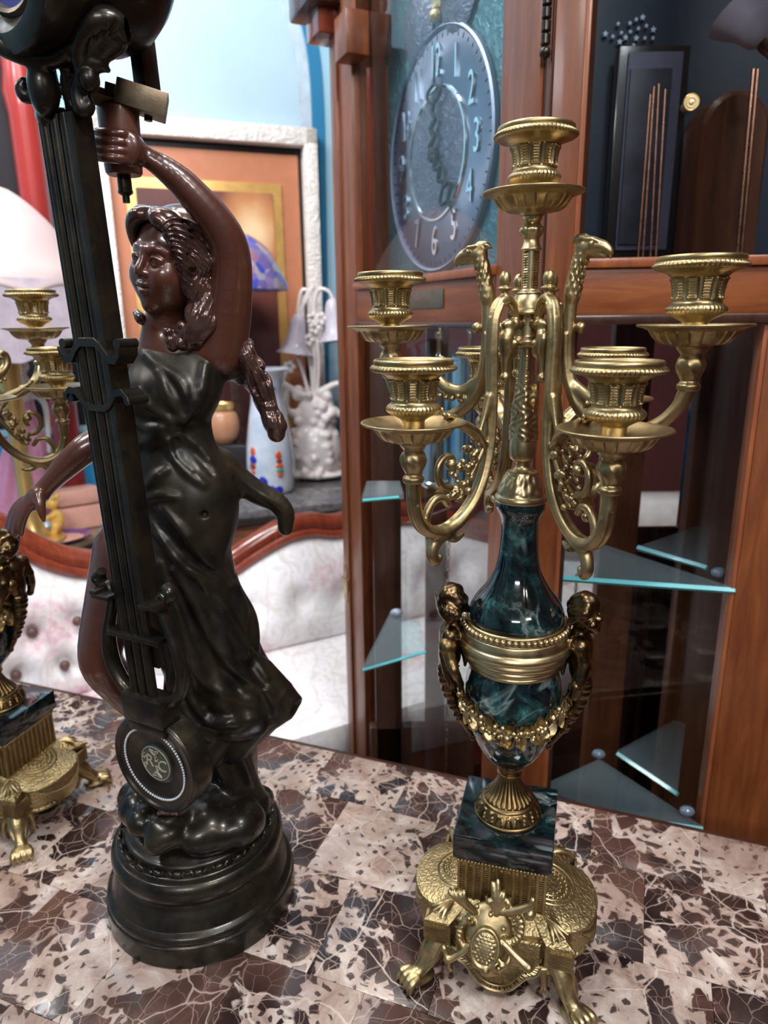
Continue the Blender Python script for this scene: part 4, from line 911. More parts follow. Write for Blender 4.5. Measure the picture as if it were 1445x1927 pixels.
def upper_arm():
    s = Sculpt((0.002, -.012, .400), (.110, .012, .532), .0005)
    path = [(.0270, .4900), (.0265, .4780), (.0262, .4640), (.0270, .4480), (.0300, .4340), (.0370, .4210), (.0480, .4120), (.0610, .4085), (.0740, .4105), (.0850, .4165), (.0925, .4250), (.0965, .4345)]
    s.chain([(x, 0, z) for x, z in path], [.0042, .0040, .0040, .0042, .0045, .0047, .0047, .0046, .0045, .0044, .0044, .0046], .002, sm=4)
    q = crom(np.array(path, float), 4); tt = np.gradient(q, axis=0); tt /= np.linalg.norm(tt, axis=1)[:, None]; no = np.stack([tt[:, 1], -tt[:, 0]], 1)
    for sd in (1, -1): s.chain([(x, 0, z) for x, z in (q + no * sd * .0058)[8:-3]], .0022, .0012, sub=True)
    for sy in (1, -1): s.chain([(x, sy * .0036, z) for x, z in path[2:]], .0014, .0010, sm=4)
    s.chain([(.0040, 0, .4680), (.0270, 0, .4680)], [.003, .0028], .001); s.ball((.0335, 0, .4680), .0034, .001); s.ball((.012, 0, .4680), .0038, .001)
    s.chain([(.0330, 0, .4330), (.0430, 0, .4270), (.0540, 0, .4290), (.0620, 0, .4370), (.0625, 0, .4450), (.0580, 0, .4475), (.0555, 0, .4440)], [.004, .0046, .0044, .0036, .003, .0026, .0022], .002, sm=4)
    for k in range(9): s.ball((.040 + .0022 * k, .0038 * (-1) ** k, .4235 + .001 * sin(k)), .0018, .0008)
    # eagle: feathered neck, head, hooked beak, brow and eyes
    s.chain([(.0275, 0, .4860), (.0285, 0, .4960), (.0300, 0, .5040), (.0330, 0, .5110)], [.0046, .0042, .0040, .0046], .002, sm=4)
    s.ell((.0350, 0, .5130), (.0068, .0048, .0053), k=.002)
    s.chain([(.0390, 0, .5128), (.0440, 0, .5118), (.0478, 0, .5090), (.0486, 0, .5058)], [.0044, .0034, .0022, .0007], .0015, sm=4)
    s.chain([(.0385, 0, .5088), (.0440, 0, .5072), (.0458, 0, .5064)], [.0026, .0015, .0008], .001, sm=3)
    for sy in (1, -1): s.chain([(.0380, sy * .0046, .5094), (.0425, sy * .0036, .5090), (.0470, sy * .0020, .5078)], .0005, .0005, sub=True)
    for sy in (1, -1):
        s.chain([(.0340, sy * .0046, .5166), (.0385, sy * .0046, .5160), (.0422, sy * .0030, .5146)], [.0008, .0012, .0006], .001)
        s.ball((.0386, sy * .0048, .5136), .0015, .0003)
    s.chain([(.0330, 0, .5176), (.0290, 0, .5172), (.0258, 0, .5155)], [.0022, .0022, .0009], .0015, sm=3)
    for ring_ in range(7):
        for k in range(8):
            a = k * 2 * pi / 8 + ring_ * .39; z = .4860 + ring_ * .0036; cx = .0277 + ring_ * .00055 + max(0, ring_ - 4) * .0007
            s.chain([(cx + .0036 * cos(a), .0036 * sin(a), z + .0036), (cx + .0043 * cos(a), .0043 * sin(a), z + .0006), (cx + .0040 * cos(a), .0040 * sin(a), z - .0014)], [.0006, .0009, .0004], .0008)
    return s.mesh()
LOW = low_arm(); UPP = upper_arm()
ME_LOW = np_mesh('candle_arm', *LOW, 'brass'); ME_UPP = np_mesh('candle_arm', *UPP, 'brass')
for az, me, R, zp in [(-143.5, ME_LOW, .0905, .4180), (-71, ME_LOW, .0905, .4180), (38, ME_LOW, .0905, .4180), (97, ME_LOW, .0905, .4180), (-37, ME_UPP, .0968, .4690), (150, ME_UPP, .0968, .4690)]:
    a = fixed('candle_arm', me, cand, (0, 0, 0), radians(az))
    fixed('bulb_joint', ME_BULB, a, (R, 0, zp)); fixed('drip_pan', ME_PAN, a, (R, 0, zp)); fixed('candle_cup', ME_CUP, a, (R, 0, zp), az * .7)

# --- winged putti handles on the urn, sculpted in a local frame (x outward, z up) and hung on both sides
def putto(fa):
    cf, sf = cos(fa), sin(fa)
    s = Sculpt((0.018, -.028, .168), (.072, .030, .308), .0007)
    hc0 = np.array([.0445, -.002, .2850]); HS = 1.2
    class _H(np.ndarray):
        def __add__(q, o): o = np.asarray(o, float); return np.asarray(q).view(np.ndarray) + np.array([o[0] * cf + o[1] * sf, -o[0] * sf + o[1] * cf, o[2]]) * HS
    hc = hc0.view(_H)
    s.ell(hc0, np.array([.0088, .0085, .0098]) * HS, k=.002); s.ell(hc + (.0045, -.003, -.0035), np.array([.0058, .006, .0062]) * HS, k=.002)
    s.ball(hc + (.0092, -.0045, -.0010), .0018 * HS, .0012); s.ball(hc + (.0075, -.0052, -.0068), .0026 * HS, .002)
    for sy in (-1, 1): s.ball(hc + (.0060, -.0042 + sy * .0042, -.0034), .0034 * HS, .002); s.ball(hc + (.0078, -.0045 + sy * .003, .0012), .0012 * HS, .0008, sub=True)
    s.chain([hc + (.0085, -.007, -.0046), hc + (.0092, -.002, -.0046)], .0006, .0006, sub=True)
    random.seed(5)
    for k in range(34):
        a = random.uniform(0, 2 * pi); e = random.uniform(.05, 1.45); q = np.array([cos(a) * cos(e), sin(a) * cos(e), sin(e)])
        if q[0] > .55 and q[2] < .55: continue
        s.ball(hc + q * (.0080, .0078, .0088), .0025 * HS, .0028)
    for k in range(8): s.ball(hc + (-.006 + .0005 * k, .0075 * (-1) ** k, -.004 + .0004 * k), .0022 * HS, .001)
    s.chain([(.0435, 0, .2780), (.0430, 0, .2700)], [.0046, .0052], .003)
    s.ell((.0440, 0, .2600), (.0088, .0120, .0110), k=.004); s.ell((.0450, 0, .2470), (.0080, .0095, .0105), k=.005)
    for sy in (-1, 1):
        s.ball((.0440, sy * .0118, .2640), .0060, .002)
        s.chain([(.0440, sy * .0118, .2645), (.0472, sy * .0142, .2520)], [.0052, .0044], .002)
        s.chain([(.0472, sy * .0142, .2520), (.0452, sy * .0175, .2410), (.0425, sy * .0185, .2330)], [.0046, .0039, .0030], .001, sm=3)
        s.ball((.0420, sy * .0178, .2310), .0032, .001)
        for b_ in range(2): s.ell((.0458 - .0008 * b_, sy * .0152, .2460 - .004 * b_), (.0040, .0040, .0009), k=.0006)
        # wings folded back to the ring
        for f in range(5):
            s.chain([(.0390, sy * .0050, .2660), (.0340, sy * (.0085 + .0012 * f), .2650 - .0034 * f), (.0290 + .0012 * f, sy * (.0095 + .0008 * f), .2600 - .0042 * f)], [.0018, .0022, .0010], .0015, sm=3)
    # ribbed scroll tail curling under the belly and back to the urn
    tail = [(.0450, 0, .2420), (.0465, 0, .2300), (.0440, 0, .2160), (.0395, 0, .2040), (.0345, 0, .1930), (.0300, 0, .1850), (.0272, 0, .1800)]
    s.chain(tail, [.0072, .0062, .0050, .0038, .0030, .0024, .0018], .003, sm=5); s.ball((.0268, 0, .1790), .0028, .001)
    for k in range(9):
        t = k / 9; q = crom(np.array(tail), 6)[int(4 + t * 22)]; s.ell(q + (.0015, 0, 0), (.0054 - .0024 * t, .0066 - .003 * t, .0012), Ry(.5 * t), .003)
    s.chain([(.0430, 0, .2130), (.0460, 0, .2110), (.0470, 0, .2150)], [.0020, .0018, .0016], .001, sm=3)
    s.chain([(.0400, 0, .2560), (.0340, 0, .2500), (.0310, 0, .2470)], [.004, .0036, .003], .003)
    return s.mesh()
for az, fa in ((-17, .15), (172, .95)):
    PUT = putto(fa); a = radians(az); V = PUT[0] @ Rz(a).T + AX
    if az > 90:
        V = PUT[0] * np.array([1, -1, 1]); V = V @ Rz(a).T + AX; obj('putto_handle', (V, PUT[1][:, ::-1]), 'bronze_putto', cand, angle=0)
    else: obj('putto_handle', (V, PUT[1]), 'bronze_putto', cand, angle=0)
# --- garland of vine leaves and berries slung across the front of the urn
gl = []
def urn_r(z): q = crom(urn, 5); return np.interp(z, q[:, 1], q[:, 0])
gpx = [(866, 1288), (872, 1312), (884, 1336), (904, 1358), (930, 1374), (962, 1382), (996, 1380), (1026, 1366), (1050, 1344), (1066, 1320), (1078, 1296)]
stem = []
for px, py in crom(np.array(gpx, float), 4)[::2]:
    d = ray(px, py); best = None
    for Y in np.linspace(.385, .450, 260):
        q = _C + d * (Y / d[1]); e = hypot(q[0] - AX[0], q[1] - AX[1]) - urn_r(q[2]) - .0024
        if best is None or abs(e) < best[0]: best = (abs(e), q)
        if e < 0: break
    stem.append(best[1])
NS = len(stem)
for pts in ((P(842, 1216, .436), P(848, 1244, .432), P(858, 1270, .428), stem[0]), (P(1099, 1254, .424), P(1092, 1276, .420), P(1084, 1292, .416), stem[-1])):
    obj('putto_arm', join(ball(pts[0], .0064, 14, 10), sweep(pts, [.0050, .0042, .0034, .0030], 10, 5), *[xf(lathe([(.0030, -.0008), (.0046, -.0006), (.0046, .0006), (.0030, .0008)], 14), frame(pts[2] - pts[1]), pts[1] + (pts[2] - pts[1]) * f) for f in (.2, .5)]), 'brass_antique', cand)
obj('garland_stem', sweep(stem, .0022, 8, 3), 'brass', cand)
random.seed(11); berries = []
for k in range(1, NS - 1):
    for j in range(3):
        p = stem[k]; o = (p - AX) * (1, 1, 0); o /= np.linalg.norm(o); tn = np.cross(o, (0, 0, 1))
        berries.append(ball(p + o * random.uniform(.0006, .0024) + tn * random.uniform(-.003, .003) + np.array([0, 0, random.uniform(-.0042, .0042)]), random.uniform(.0016, .0027), 8, 6))
gb = obj('garland_berries', join(*berries), 'brass', cand); gb['kind'] = 'stuff'
for k in range(1, NS):
    p = stem[k]; o = (p - AX) * (1, 1, 0); o /= np.linalg.norm(o); tn = np.cross((0, 0, 1), o); sgn = (-1) ** k
    for q in range(2):
        d = tn * random.uniform(-.8, .8) + np.array([0, 0, sgn * random.uniform(.4, 1) * (1 if q else -1)]); obj('vine_leaf', leaf(p + o * .0018, d, o + np.array([0, 0, .4]), random.uniform(.0090, .0125), random.uniform(.0085, .0110), .25, .0007), 'brass', cand)

# --- lion paw legs
def paw():
    s = Sculpt((-.012, -.018, -.0005), (.040, .018, .036), .00065)
    s.chain([(-.004, 0, .0300), (.001, 0, .0240), (.006, 0, .0165), (.0125, 0, .0095), (.0190, 0, .0060)], [.0085, .0082, .0066, .0055, .0062], .003, sm=4)
    for sy in (-.0052, -.0018, .0018, .0052):
        s.chain([(-.003 + abs(sy) * .2, sy * 1.15, .0315), (.006, sy * 1.2, .0215), (.0110, sy, .0150)], [.0022, .0022, .0012], .0012, sm=3)
        s.chain([(.0190, sy * 1.1, .0085), (.0245, sy * 1.35, .0078), (.0268, sy * 1.4, .0040)], [.0030, .0030, .0024], .0015, sm=3); s.chain([(.0275, sy * 1.4, .0032), (.0292, sy * 1.4, .0016)], [.0012, .0006], .0008)
    s.ell((.0130, 0, .0028), (.0120, .0074, .0030), k=.003)
    for sy in (1, -1):
        s.chain([(-.006, sy * .011, .0250), (-.003, sy * .0125, .0180), (-.005, sy * .0120, .0125)], [.003, .0022, .0016], .002, sm=3); s.ball((-.0052, sy * .0120, .0112), .0023, .001)
        s.chain([(-.004, sy * .006, .0290), (-.010, sy * .014, .0275)], [.003, .003], .002)
    return s.mesh()
PAW = paw(); ME_PAW = np_mesh('paw_leg', *PAW, 'brass', angle=0)
for su, sv in ((1, -1), (1, 1), (-1, 1), (-1, -1)):
    a = atan2(sv, su) + BROT; q = BR @ np.array([su * .0455, sv * .0430, 0]); fixed('paw_leg', ME_PAW, cand, tuple(q), a)
# --- pierced apron and the trophy of shield, horns and plumes on the front
apl = [(-.031, .034), (-.029, .028), (-.022, .024), (-.017, .018), (-.011, .0115), (-.004, .0085), (.004, .0085), (.011, .0115), (.017, .018), (.022, .024), (.029, .028), (.031, .034), (.031, .047), (-.031, .047)]
for fr in (0, pi):
    R = BR @ Rz(fr)
    M = slab(apl, (0, -.0465, 0), (1, 0, 0), (0, .12, 1), (0, -1, .12), .0042, .0012); obj('apron', (M[0] @ R.T + AX, M[1]), 'brass_engraved', cand, angle=30)
    Ms = []
    for off, rr in ((0, .0011), (.0042, .0007)):
        pts = [(x * (1 - off * 22), z + off) for x, z in apl[:12]]
        Ms.append(sweep([(x, -.0515 - .12 * 0 + (z - .03) * .10, z) for x, z in pts], rr, 6, 4))
    for k in range(40):
        t = k / 39; q = crom(np.array(apl[:12]), 6); p = q[int(t * (len(q) - 1))]; p2 = p * (1 - .14) + np.array([0, .0048])
        Ms.append(sweep([(p[0], -.0512 + (p[1] - .03) * .1, p[1]), (p2[0], -.0512 + (p2[1] - .03) * .1, p2[1])], .00055, 5, 0))
    M = join(*Ms); obj('apron_edging', (M[0] @ R.T + AX, M[1]), 'brass', cand)
s = Sculpt((-.046, -.080, .006), (.046, -.028, .098), .0007)
def F3(px, py, d=0.0):                         # front of the foot: a plane leaning back from the apron to the pedestal
    p0 = base(0, -.0555, .040); nrm = BR @ np.array([0, -1, .50]); nrm /= np.linalg.norm(nrm)
    return BR.T @ (PP(px, py, p0, nrm) + nrm * d - AX)
oc = F3(915, 1776, .008)
nrm = np.array([0, -1, .50]); nrm /= np.linalg.norm(nrm); uu = np.array([1, 0, 0.]); vv = np.cross(nrm, uu)
vv2 = vv * cos(.12) + uu * sin(.12); uu2 = np.cross(vv2, nrm); RS = np.stack([uu2, vv2, nrm], 1)
s.ell(oc, (.0088, .0118, .0030), RS, .001)
s.chain([oc + RS @ np.array([.0094 * cos(t), .0126 * sin(t), .0010]) for t in np.linspace(0, 2 * pi, 29)], .0014, .0006)
for i in range(-4, 5):
    for j in range(-5, 6):
        q = np.array([(i + .5 * (j % 2)) * .0031, j * .0021])
        if (q[0] / .0078) ** 2 + (q[1] / .0106) ** 2 < 1: s.ell(oc + RS @ np.array([*q, .0024]), (.0012, .0008, .0006), RS, .0004)
s.ell(F3(915, 1760, -.002), (.018, .022, .006), RS, .004)
for px, py in ((885, 1722), (925, 1715), (949, 1742), (949, 1770), (940, 1815), (890, 1790), (900, 1700)): s.ball(F3(px, py, .007), .0018, .001)
s.chain([F3(888, 1775, .004), F3(865, 1790, .0055), F3(842, 1800, .006)], [.0022, .0020, .0020], .001); s.ball(F3(838, 1778, .006), .0024, .001)     # lower left horn
s.chain([F3(840, 1782, .006), F3(846, 1800, .006), F3(862, 1792, .006), F3(885, 1775, .006)], [.0018, .0020, .0021, .0022], .001, sm=3)
s.chain([F3(945, 1765, .006), F3(970, 1790, .0075), F3(992, 1810, .008)], [.0024, .0030, .0036], .001); s.ball(F3(996, 1812, .009), .0030, .001)
s.chain([F3(945, 1712, .006), F3(975, 1705, .0085), F3(997, 1696, .010), F3(1003, 1688, .011)], [.0022, .0030, .0028, .0020], .001, sm=3); s.ball(F3(1004, 1684, .011), .0022, .001)
s.ball(F3(997, 1716, .004), .0046, .001)
for dx in (-14, -6, 2, 10): s.chain([F3(893, 1712, .003), F3(876 + dx * .4, 1692, .007), F3(866 + dx, 1674, .009), F3(868 + dx * 1.3, 1668, .006)], [.0022, .0022, .0018, .0012], .001, sm=3)
for dx, top in ((-14, 1682), (-5, 1652), (4, 1648), (14, 1670), (24, 1686)): s.chain([F3(935, 1714, .004), F3(936 + dx * .7, 1690, .007), F3(935 + dx, top + 8, .008), F3(933 + dx * 1.2, top, .006)], [.0022, .0024, .0020, .0010], .001, sm=3)
for r0, c in ((.0095, (962, 1742)), (.0085, (880, 1752))):
    cc = F3(*c, .003); s.chain([cc + RS @ np.array([r0 * cos(t) * .75, r0 * sin(t), .001]) for t in np.linspace(-1.9, 1.9, 12)] if c[0] > 920 else [cc + RS @ np.array([-r0 * cos(t) * .6, r0 * sin(t), .001]) for t in np.linspace(-1.9, 1.9, 12)], .0026, .001)
    for t in np.linspace(-1.7, 1.7, 11): s.ell(cc + RS @ np.array([(1 if c[0] > 920 else -.8) * r0 * cos(t) * .75, r0 * sin(t), .0026]), (.0030, .0007, .0016), RS @ Rz(t), .0005)
s.ell(F3(925, 1812, .002), (.006, .008, .005), RS, .002); s.ball(F3(916, 1818, .008), .0028, .001)                    # mask under the shield
for pts in (((905, 1808), (912, 1826), (935, 1828)), ((940, 1822), (955, 1808), (960, 1796)), ((900, 1795), (893, 1808), (905, 1818)), ((925, 1800), (918, 1815), (918, 1822)), ((938, 1800), (945, 1812), (930, 1822))): s.chain([F3(*q, .004) for q in pts], [.0014, .0022, .0012], .001, sm=3)
M = s.mesh(); obj('shield_trophy', (M[0] @ BR.T + AX, M[1]), 'brass', cand, angle=0)

# --- its twin, further left and back, with its crown of arms turned a little
twin = copy_tree(cand); twin.location = (AX[0] - .467, AX[1] + .163, 0)
twin['label'] = 'candelabrum cut off by the left edge of the photo, behind the bronze woman'
for ch in twin.children:
    if ch.name.startswith('candle_arm'): ch.rotation_euler.z += radians(98)
# ------------------------------------------------------------------ bronze woman on a round stepped base
SB = np.array([-.1592, .4980, 0])
stat = thing('bronze_statue', 'dark bronze statuette of a woman with raised arm on a round stepped base', 'statue', tuple(SB))
bp = [(.0772, 0), (.0775, .002), (.0775, .0165), (.0770, .0185), (.0762, .0195), (.0762, .0195), (.0766, .0215), (.0760, .0250), (.0735, .0275), (.0722, .0285), (.0722, .0285), (.0712, .0310), (.0685, .0370), (.0655, .0430), (.0648, .0465), (.0648, .0465), (.0668, .0480), (.0690, .0520), (.0698, .0570), (.0688, .0620), (.0662, .0655), (.0640, .0662), (.0640, .0662), (.0630, .0690), (.0600, .0700), (.0590, .0700), (.0590, .0700), (.0584, .0712), (.0575, .0745), (.0550, .0760), (.0550, .0760), (.0480, .0800), (.0300, .0850), (.0120, .0870)]
obj('stepped_base', xf(lathe(bp, 120, sub=4), t=SB), 'bronze_dark', stat)
Ms = []
for k in range(24):
    a = k * 2 * pi / 24; c = SB + np.array([.0612 * cos(a), .0612 * sin(a), .0718]); Ms.append(xf(ball((0, 0, 0), 1, 10, 8), Rz(a), c, (.0022, .0042, .0026)))
    for q in (-.5, .5):
        b_ = a + pi / 24 + q * .07; c2 = SB + np.array([.0612 * cos(b_), .0612 * sin(b_), .0718]); Ms.append(sweep([c2 + (0, 0, -.002), c2 + Rz(b_) @ np.array([.001, q * .004, .0005]), c2 + (0, 0, .0022)], .0010, 6, 3))
eg = obj('egg_border', join(*Ms), 'bronze_dark', stat)
# ---- nude figure: one continuous surface (head, neck, torso, both arms, hands, leg and feet)
body = Sculpt((-.290, .425, .095), (-.070, .560, .605), .00135, fine=((-.182, -.112, .0007), (.443, .525, .0007), (.468, .600, .0007)))
Ys = .5
# torso core under the dress
body.chain([P(335, 672, .503), P(325, 760, .503), P(322, 830, .503), P(350, 960, .503), P(375, 1080, .505)], [.018, .020, .017, .024, .026], .01)
body.chain([P(262, 682, .506), P(335, 660, .505), P(418, 660, .502)], [.010, .013, .014], .012)
# raised left arm
body.chain([P(413, 662, .502), P(424, 620, .499), P(433, 560, .494), P(436, 500, .490), P(428, 455, .486), P(405, 415, .482), P(372, 376, .478), P(340, 342, .475), P(308, 316, .472), P(280, 298, .4705), P(258, 284, .4695)], [.0178, .0165, .0147, .0132, .0123, .0113, .0102, .0090, .0074, .0060, .0058], .006, sm=3)
# hand closed round the grip: palm, four fingers over the front, thumb behind
GX = P(228, 270, .468)
palm = P(241, 272, .4625)
body.ell(palm, (.0070, .0050, .0105), Ry(-.18), .003); body.ell(P(238, 276, .4545), (.0082, .0034, .0096), Ry(-.22), .003); body.ell(P(252, 280, .466), (.006, .006, .009), Ry(-.3), .004)
for k, (py, tx, L) in enumerate(((252, 184, 1.0), (268, 180, 1.05), (284, 181, 1.0), (298, 185, .9))):
    kn = P(230, py + 1, .4525); mid = P(206, py - 1, .4505); tip = P(tx, py - 3, .4545); end = P(tx - 2, py - 3, .4600)
    body.chain([P(246, py + 6, .4580), kn, mid, tip, end], [.0032, .0032, .0029, .0026, .0023], .0005, sm=3)
body.chain([P(255, 268, .471), P(240, 256, .4795), P(215, 262, .4815), P(200, 268, .478)], [.0046, .0038, .0034, .0026], .002, sm=3)
# lowered right arm behind the pendulum, with an open hand
body.chain([P(262, 690, .507), P(238, 745, .508), P(212, 795, .506), P(190, 826, .503), P(160, 846, .498), P(128, 874, .495), P(100, 902, .493), P(80, 924, .4915)], [.0130, .0122, .0112, .0108, .0104, .0090, .0073, .0064], .006, sm=3)
body.ell(P(66, 940, .490), (.0075, .0055, .0095), Ry(.75), .005)
for (x0, y0), (x1, y1), (x2, y2), (x3, y3), dy in (((62, 945), (50, 962), (42, 985), (40, 1006), -.002), ((57, 944), (43, 960), (33, 984), (28, 1008), -.0005), ((52, 942), (36, 958), (26, 980), (19, 1002), .0015), ((48, 940), (30, 955), (20, 974), (14, 992), .004)):
    body.chain([P(x0, y0, .489 + dy), P(x1, y1, .488 + dy), P(x2, y2, .488 + dy), P(x3, y3, .489 + dy)], [.0037, .0032, .0027, .0021], .0014, sm=3)
body.chain([P(72, 930, .487), P(76, 950, .4835), P(79, 966, .4825), P(83, 981, .4825)], [.0046, .0036, .0028, .0014], .002, sm=3)
# bent right leg, standing left leg and feet
body.chain([P(232, 1030, .500), P(212, 1130, .492), P(190, 1215, .484), P(196, 1256, .484), P(232, 1296, .492), P(285, 1350, .505)], [.0215, .0200, .0165, .0158, .0150, .0120], .008, sm=3)
body.chain([P(360, 1000, .503), P(400, 1200, .507), P(420, 1380, .508), P(430, 1500, .508)], [.024, .022, .015, .009], .008, sm=3)
body.chain([P(300, 1370, .500), P(322, 1470, .490), P(326, 1512, .482)], [.013, .0075, .006], .004); body.chain([P(326, 1510, .482), P(322, 1523, .468), P(318, 1528, .458)], [.0065, .0058, .0042], .003)
for k in range(5): body.chain([P(302 + k * 8, 1524 + abs(k - 2), .4625), P(299 + k * 8.6, 1530 + abs(k - 1.5), .4545)], [.0025, .0019], .0008)
# neck and head
HC = P(323, 492, .497)
hf = np.array([-.50, -.86, -.03]); hf /= np.linalg.norm(hf); hu = np.array([.17, -.04, 1.]); hu -= hf * (hu @ hf); hu /= np.linalg.norm(hu); ha = np.cross(hf, hu)
RH = np.stack([ha, hu, hf], 1); S = 1.17
def H(a, u, f): return HC + RH @ (np.array([a, u, f]) * S)
body.chain([P(305, 660, .504), P(303, 615, .501), H(0, -.017, -.004)], [.0165, .0128, .0135], .006)
body.ell(H(0, .006, -.004), np.array([.0198, .0235, .0232]) * S, RH, .004)
body.ell(H(0, -.0085, .0040), np.array([.0165, .0195, .0172]) * S, RH, .006)
body.ell(H(0, -.0160, .0080), np.array([.0118, .0098, .0118]) * S, RH, .008)
body.ball(H(0, -.0235, .0150), .0052 * S, .004)
for sg in (1, -1):
    body.ball(H(sg * .0088, -.0078, .0125), .0076 * S, .007)
    body.ball(H(sg * .0076, .0012, .0232), .0044 * S, .004, sub=True)
    body.chain([H(sg * .0030, .0056, .0188), H(sg * .0075, .0068, .0180), H(sg * .0120, .0052, .0148)], .0016 * S, .005, sm=3)
    body.ell(H(sg * .0076, .0006, .0168), np.array([.0042, .0032, .0036]) * S, RH, .0008)
    body.chain([H(sg * .0040, .0006, .0192), H(sg * .0074, .0026, .0206), H(sg * .0112, .0008, .0178)], .0009 * S, .0007, sm=3)
    body.chain([H(sg * .0042, -.0004, .0190), H(sg * .0076, -.0020, .0198), H(sg * .0110, -.0002, .0176)], .0007 * S, .0007, sm=3)
    body.ball(H(sg * .0024, -.0066, .0218), .0018 * S, .0018)
    body.ell(H(sg * .0185, -.003, -.002), np.array([.0022, .0060, .0042]) * S, RH, .001)
body.chain([H(0, .0060, .0192), H(0, .0008, .0214), H(0, -.0040, .0240), H(0, -.0058, .0244)], np.array([.0019, .0019, .0022, .0022]) * S, .0024, sm=3)
body.chain([H(-.0056, -.0134, .0188), H(-.0022, -.0121, .0216), H(0, -.0126, .0220), H(.0022, -.0121, .0216), H(.0056, -.0134, .0188)], np.array([.0006, .0017, .0016, .0017, .0006]) * S, .001, sm=3)
body.chain([H(-.0046, -.0148, .0188), H(0, -.0162, .0212), H(.0046, -.0148, .0188)], np.array([.0008, .0021, .0008]) * S, .001, sm=3)
body.chain([H(-.0058, -.0139, .0200), H(0, -.0141, .0226), H(.0058, -.0139, .0200)], .00045 * S, .0006, sub=True, sm=3)
MB_ = body.mesh(2, lambda v: (v[:, 0] > -.118) | (v[:, 2] < .462)); obj('figure', MB_, 'bronze_skin', stat, angle=0)
# ---- hair: waves swept back from the brow, a knot, curls on the shoulder and a hanging tress
hair = Sculpt((-.190, .455, .385), (-.062, .552, .556), .0007)
hair.ell(H(0, .0075, -.0075), np.array([.0222, .0235, .0225]) * S, RH, .003)
hair.ell(H(0, -.0050, .0160), np.array([.0172, .0190, .016]) * S, RH, .004, sub=True)
for k in range(14):                                    # waves swept from the parting round to the nape
    sg = 1 if k % 2 else -1; n_ = k // 2; off = .0048 * n_
    q = [H(sg * .0015, .0250 - off * .22, .0140 - off * .85), H(sg * .0105, .0222 - off * .18, .0135 - off * .85), H(sg * .0190, .0125 - off * .12, .0070 - off * .72), H(sg * .0226, .0015, -.0020 - off * .5), H(sg * .0190, -.0090, -.0110 - off * .25)]
    q = [p + RH @ np.array([0, .0016 * sin(i * 1.9 + n_), .0014 * cos(i * 1.7 + n_)]) for i, p in enumerate(q)]
    hair.chain(q, np.array([.0030, .0036, .0040, .0038, .0028]) * S, .0022, sm=4)
    hair.chain([p + RH @ np.array([sg * .0016, .0016, .0022]) for p in q], np.array([.0008, .0014, .0016, .0014, .0008]) * S, .0014, sm=4)
# rolled fringe over the brow and at the temples
for pts, r in ((((-.002, .0225, .0165), (-.0075, .0225, .0185), (-.0125, .0195, .0165), (-.0150, .0150, .0150)), .0040), (((-.0140, .0140, .0155), (-.0185, .0085, .0120), (-.0195, .0010, .0095), (-.0185, -.0060, .0070)), .0040), (((.001, .0230, .0160), (.0070, .0225, .0180), (.0130, .0180, .0160), (.0175, .0110, .0115), (.0195, .0030, .0060)), .0042), (((-.0055, .0250, .0120), (-.0120, .0230, .0120), (-.0175, .0170, .0080)), .0038)):
    hair.chain([H(*p) for p in pts], np.array([.6, 1, 1, .8, .6][:len(pts)]) * r * S, .0022, sm=4)
hair.ball(P(343, 404, .502), .0052, .001)
for k in range(4): hair.chain([P(365 + k * 4, 448 + k * 14, .488), P(386 + k * 3, 458 + k * 14, .492), P(402, 474 + k * 14, .502), P(400, 498 + k * 12, .512)], [.0044, .0058, .0056, .0034], .0022, sm=4)
hair.chain([P(348, 494, .478), P(368, 488, .480), P(384, 496, .484), P(402, 492, .490), P(408, 504, .498)], [.0040, .0056, .0054, .0056, .0036], .0016, sm=4)
hair.chain([P(352, 516, .482), P(366, 538, .484), P(384, 552, .490), P(398, 566, .498)], [.0040, .0050, .0050, .003], .0018, sm=4); hair.chain([P(346, 508, .480), P(352, 540, .480), P(366, 566, .484)], [.0036, .0044, .003], .0018, sm=4)
hair.chain([P(376, 508, .492), P(384, 560, .495), P(372, 610, .495), P(352, 640, .492)], [.0105, .0115, .0100, .0070], .004, sm=3)
for k in range(5):                                      # loose locks falling over the shoulder
    x0 = 352 + k * 9; hair.chain([P(x0 + 22, 560, .487), P(x0 + 6, 586, .4835), P(x0 + 10, 610, .4830), P(x0 - 8, 634, .4845), P(x0 - 14, 654, .4875)], [.0030, .0040, .0040, .0036, .0024], .0014, sm=4)
random.seed(9)
for k in range(16):                                    # flowers and curls where the locks end
    a_ = k * 2.4; rr_ = 6 + 2.2 * k ** .9; hair.ball(P(346 + rr_ * cos(a_) * 1.25, 634 + rr_ * sin(a_) * .7, .4840 + .0006 * (k % 3)), random.uniform(.0030, .0042), .0012)
hair.chain([P(258, 590, .498), P(266, 600, .494), P(276, 604, .496)], [.0030, .0040, .0030], .002, sm=3)
tress = [(444, 640), (462, 672), (476, 704), (490, 734), (502, 760), (514, 786), (522, 806)]
hair.chain([P(*q, .503) for q in tress], [.0070, .0082, .0078, .0074, .0066, .0060, .0052], .002, sm=3)
for st in range(4):
    q = []
    for i, t in enumerate(np.linspace(0, 1, 20)):
        c = crom(np.array(tress, float), 8); p = c[int(t * (len(c) - 1))]; a = st * 1.57 + t * 6.5 + .5 * sin(t * 14 + st); w = 21 - 8 * t
        q.append(P(p[0] + w * cos(a), p[1] + w * .35 * cos(a) + 5 * sin(t * 17 + st * 2), .503 - .0075 * (1 - .4 * t) * sin(a)))
    hair.chain(q, np.linspace(.0046, .0036, 20) * (1 + .15 * np.sin(np.linspace(0, 11, 20) + 2 * st)), .0007, sm=2)
hair.chain([P(514, 788, .500), P(519, 800, .500), P(520, 816, .501)], [.0074, .0078, .0064], .001)
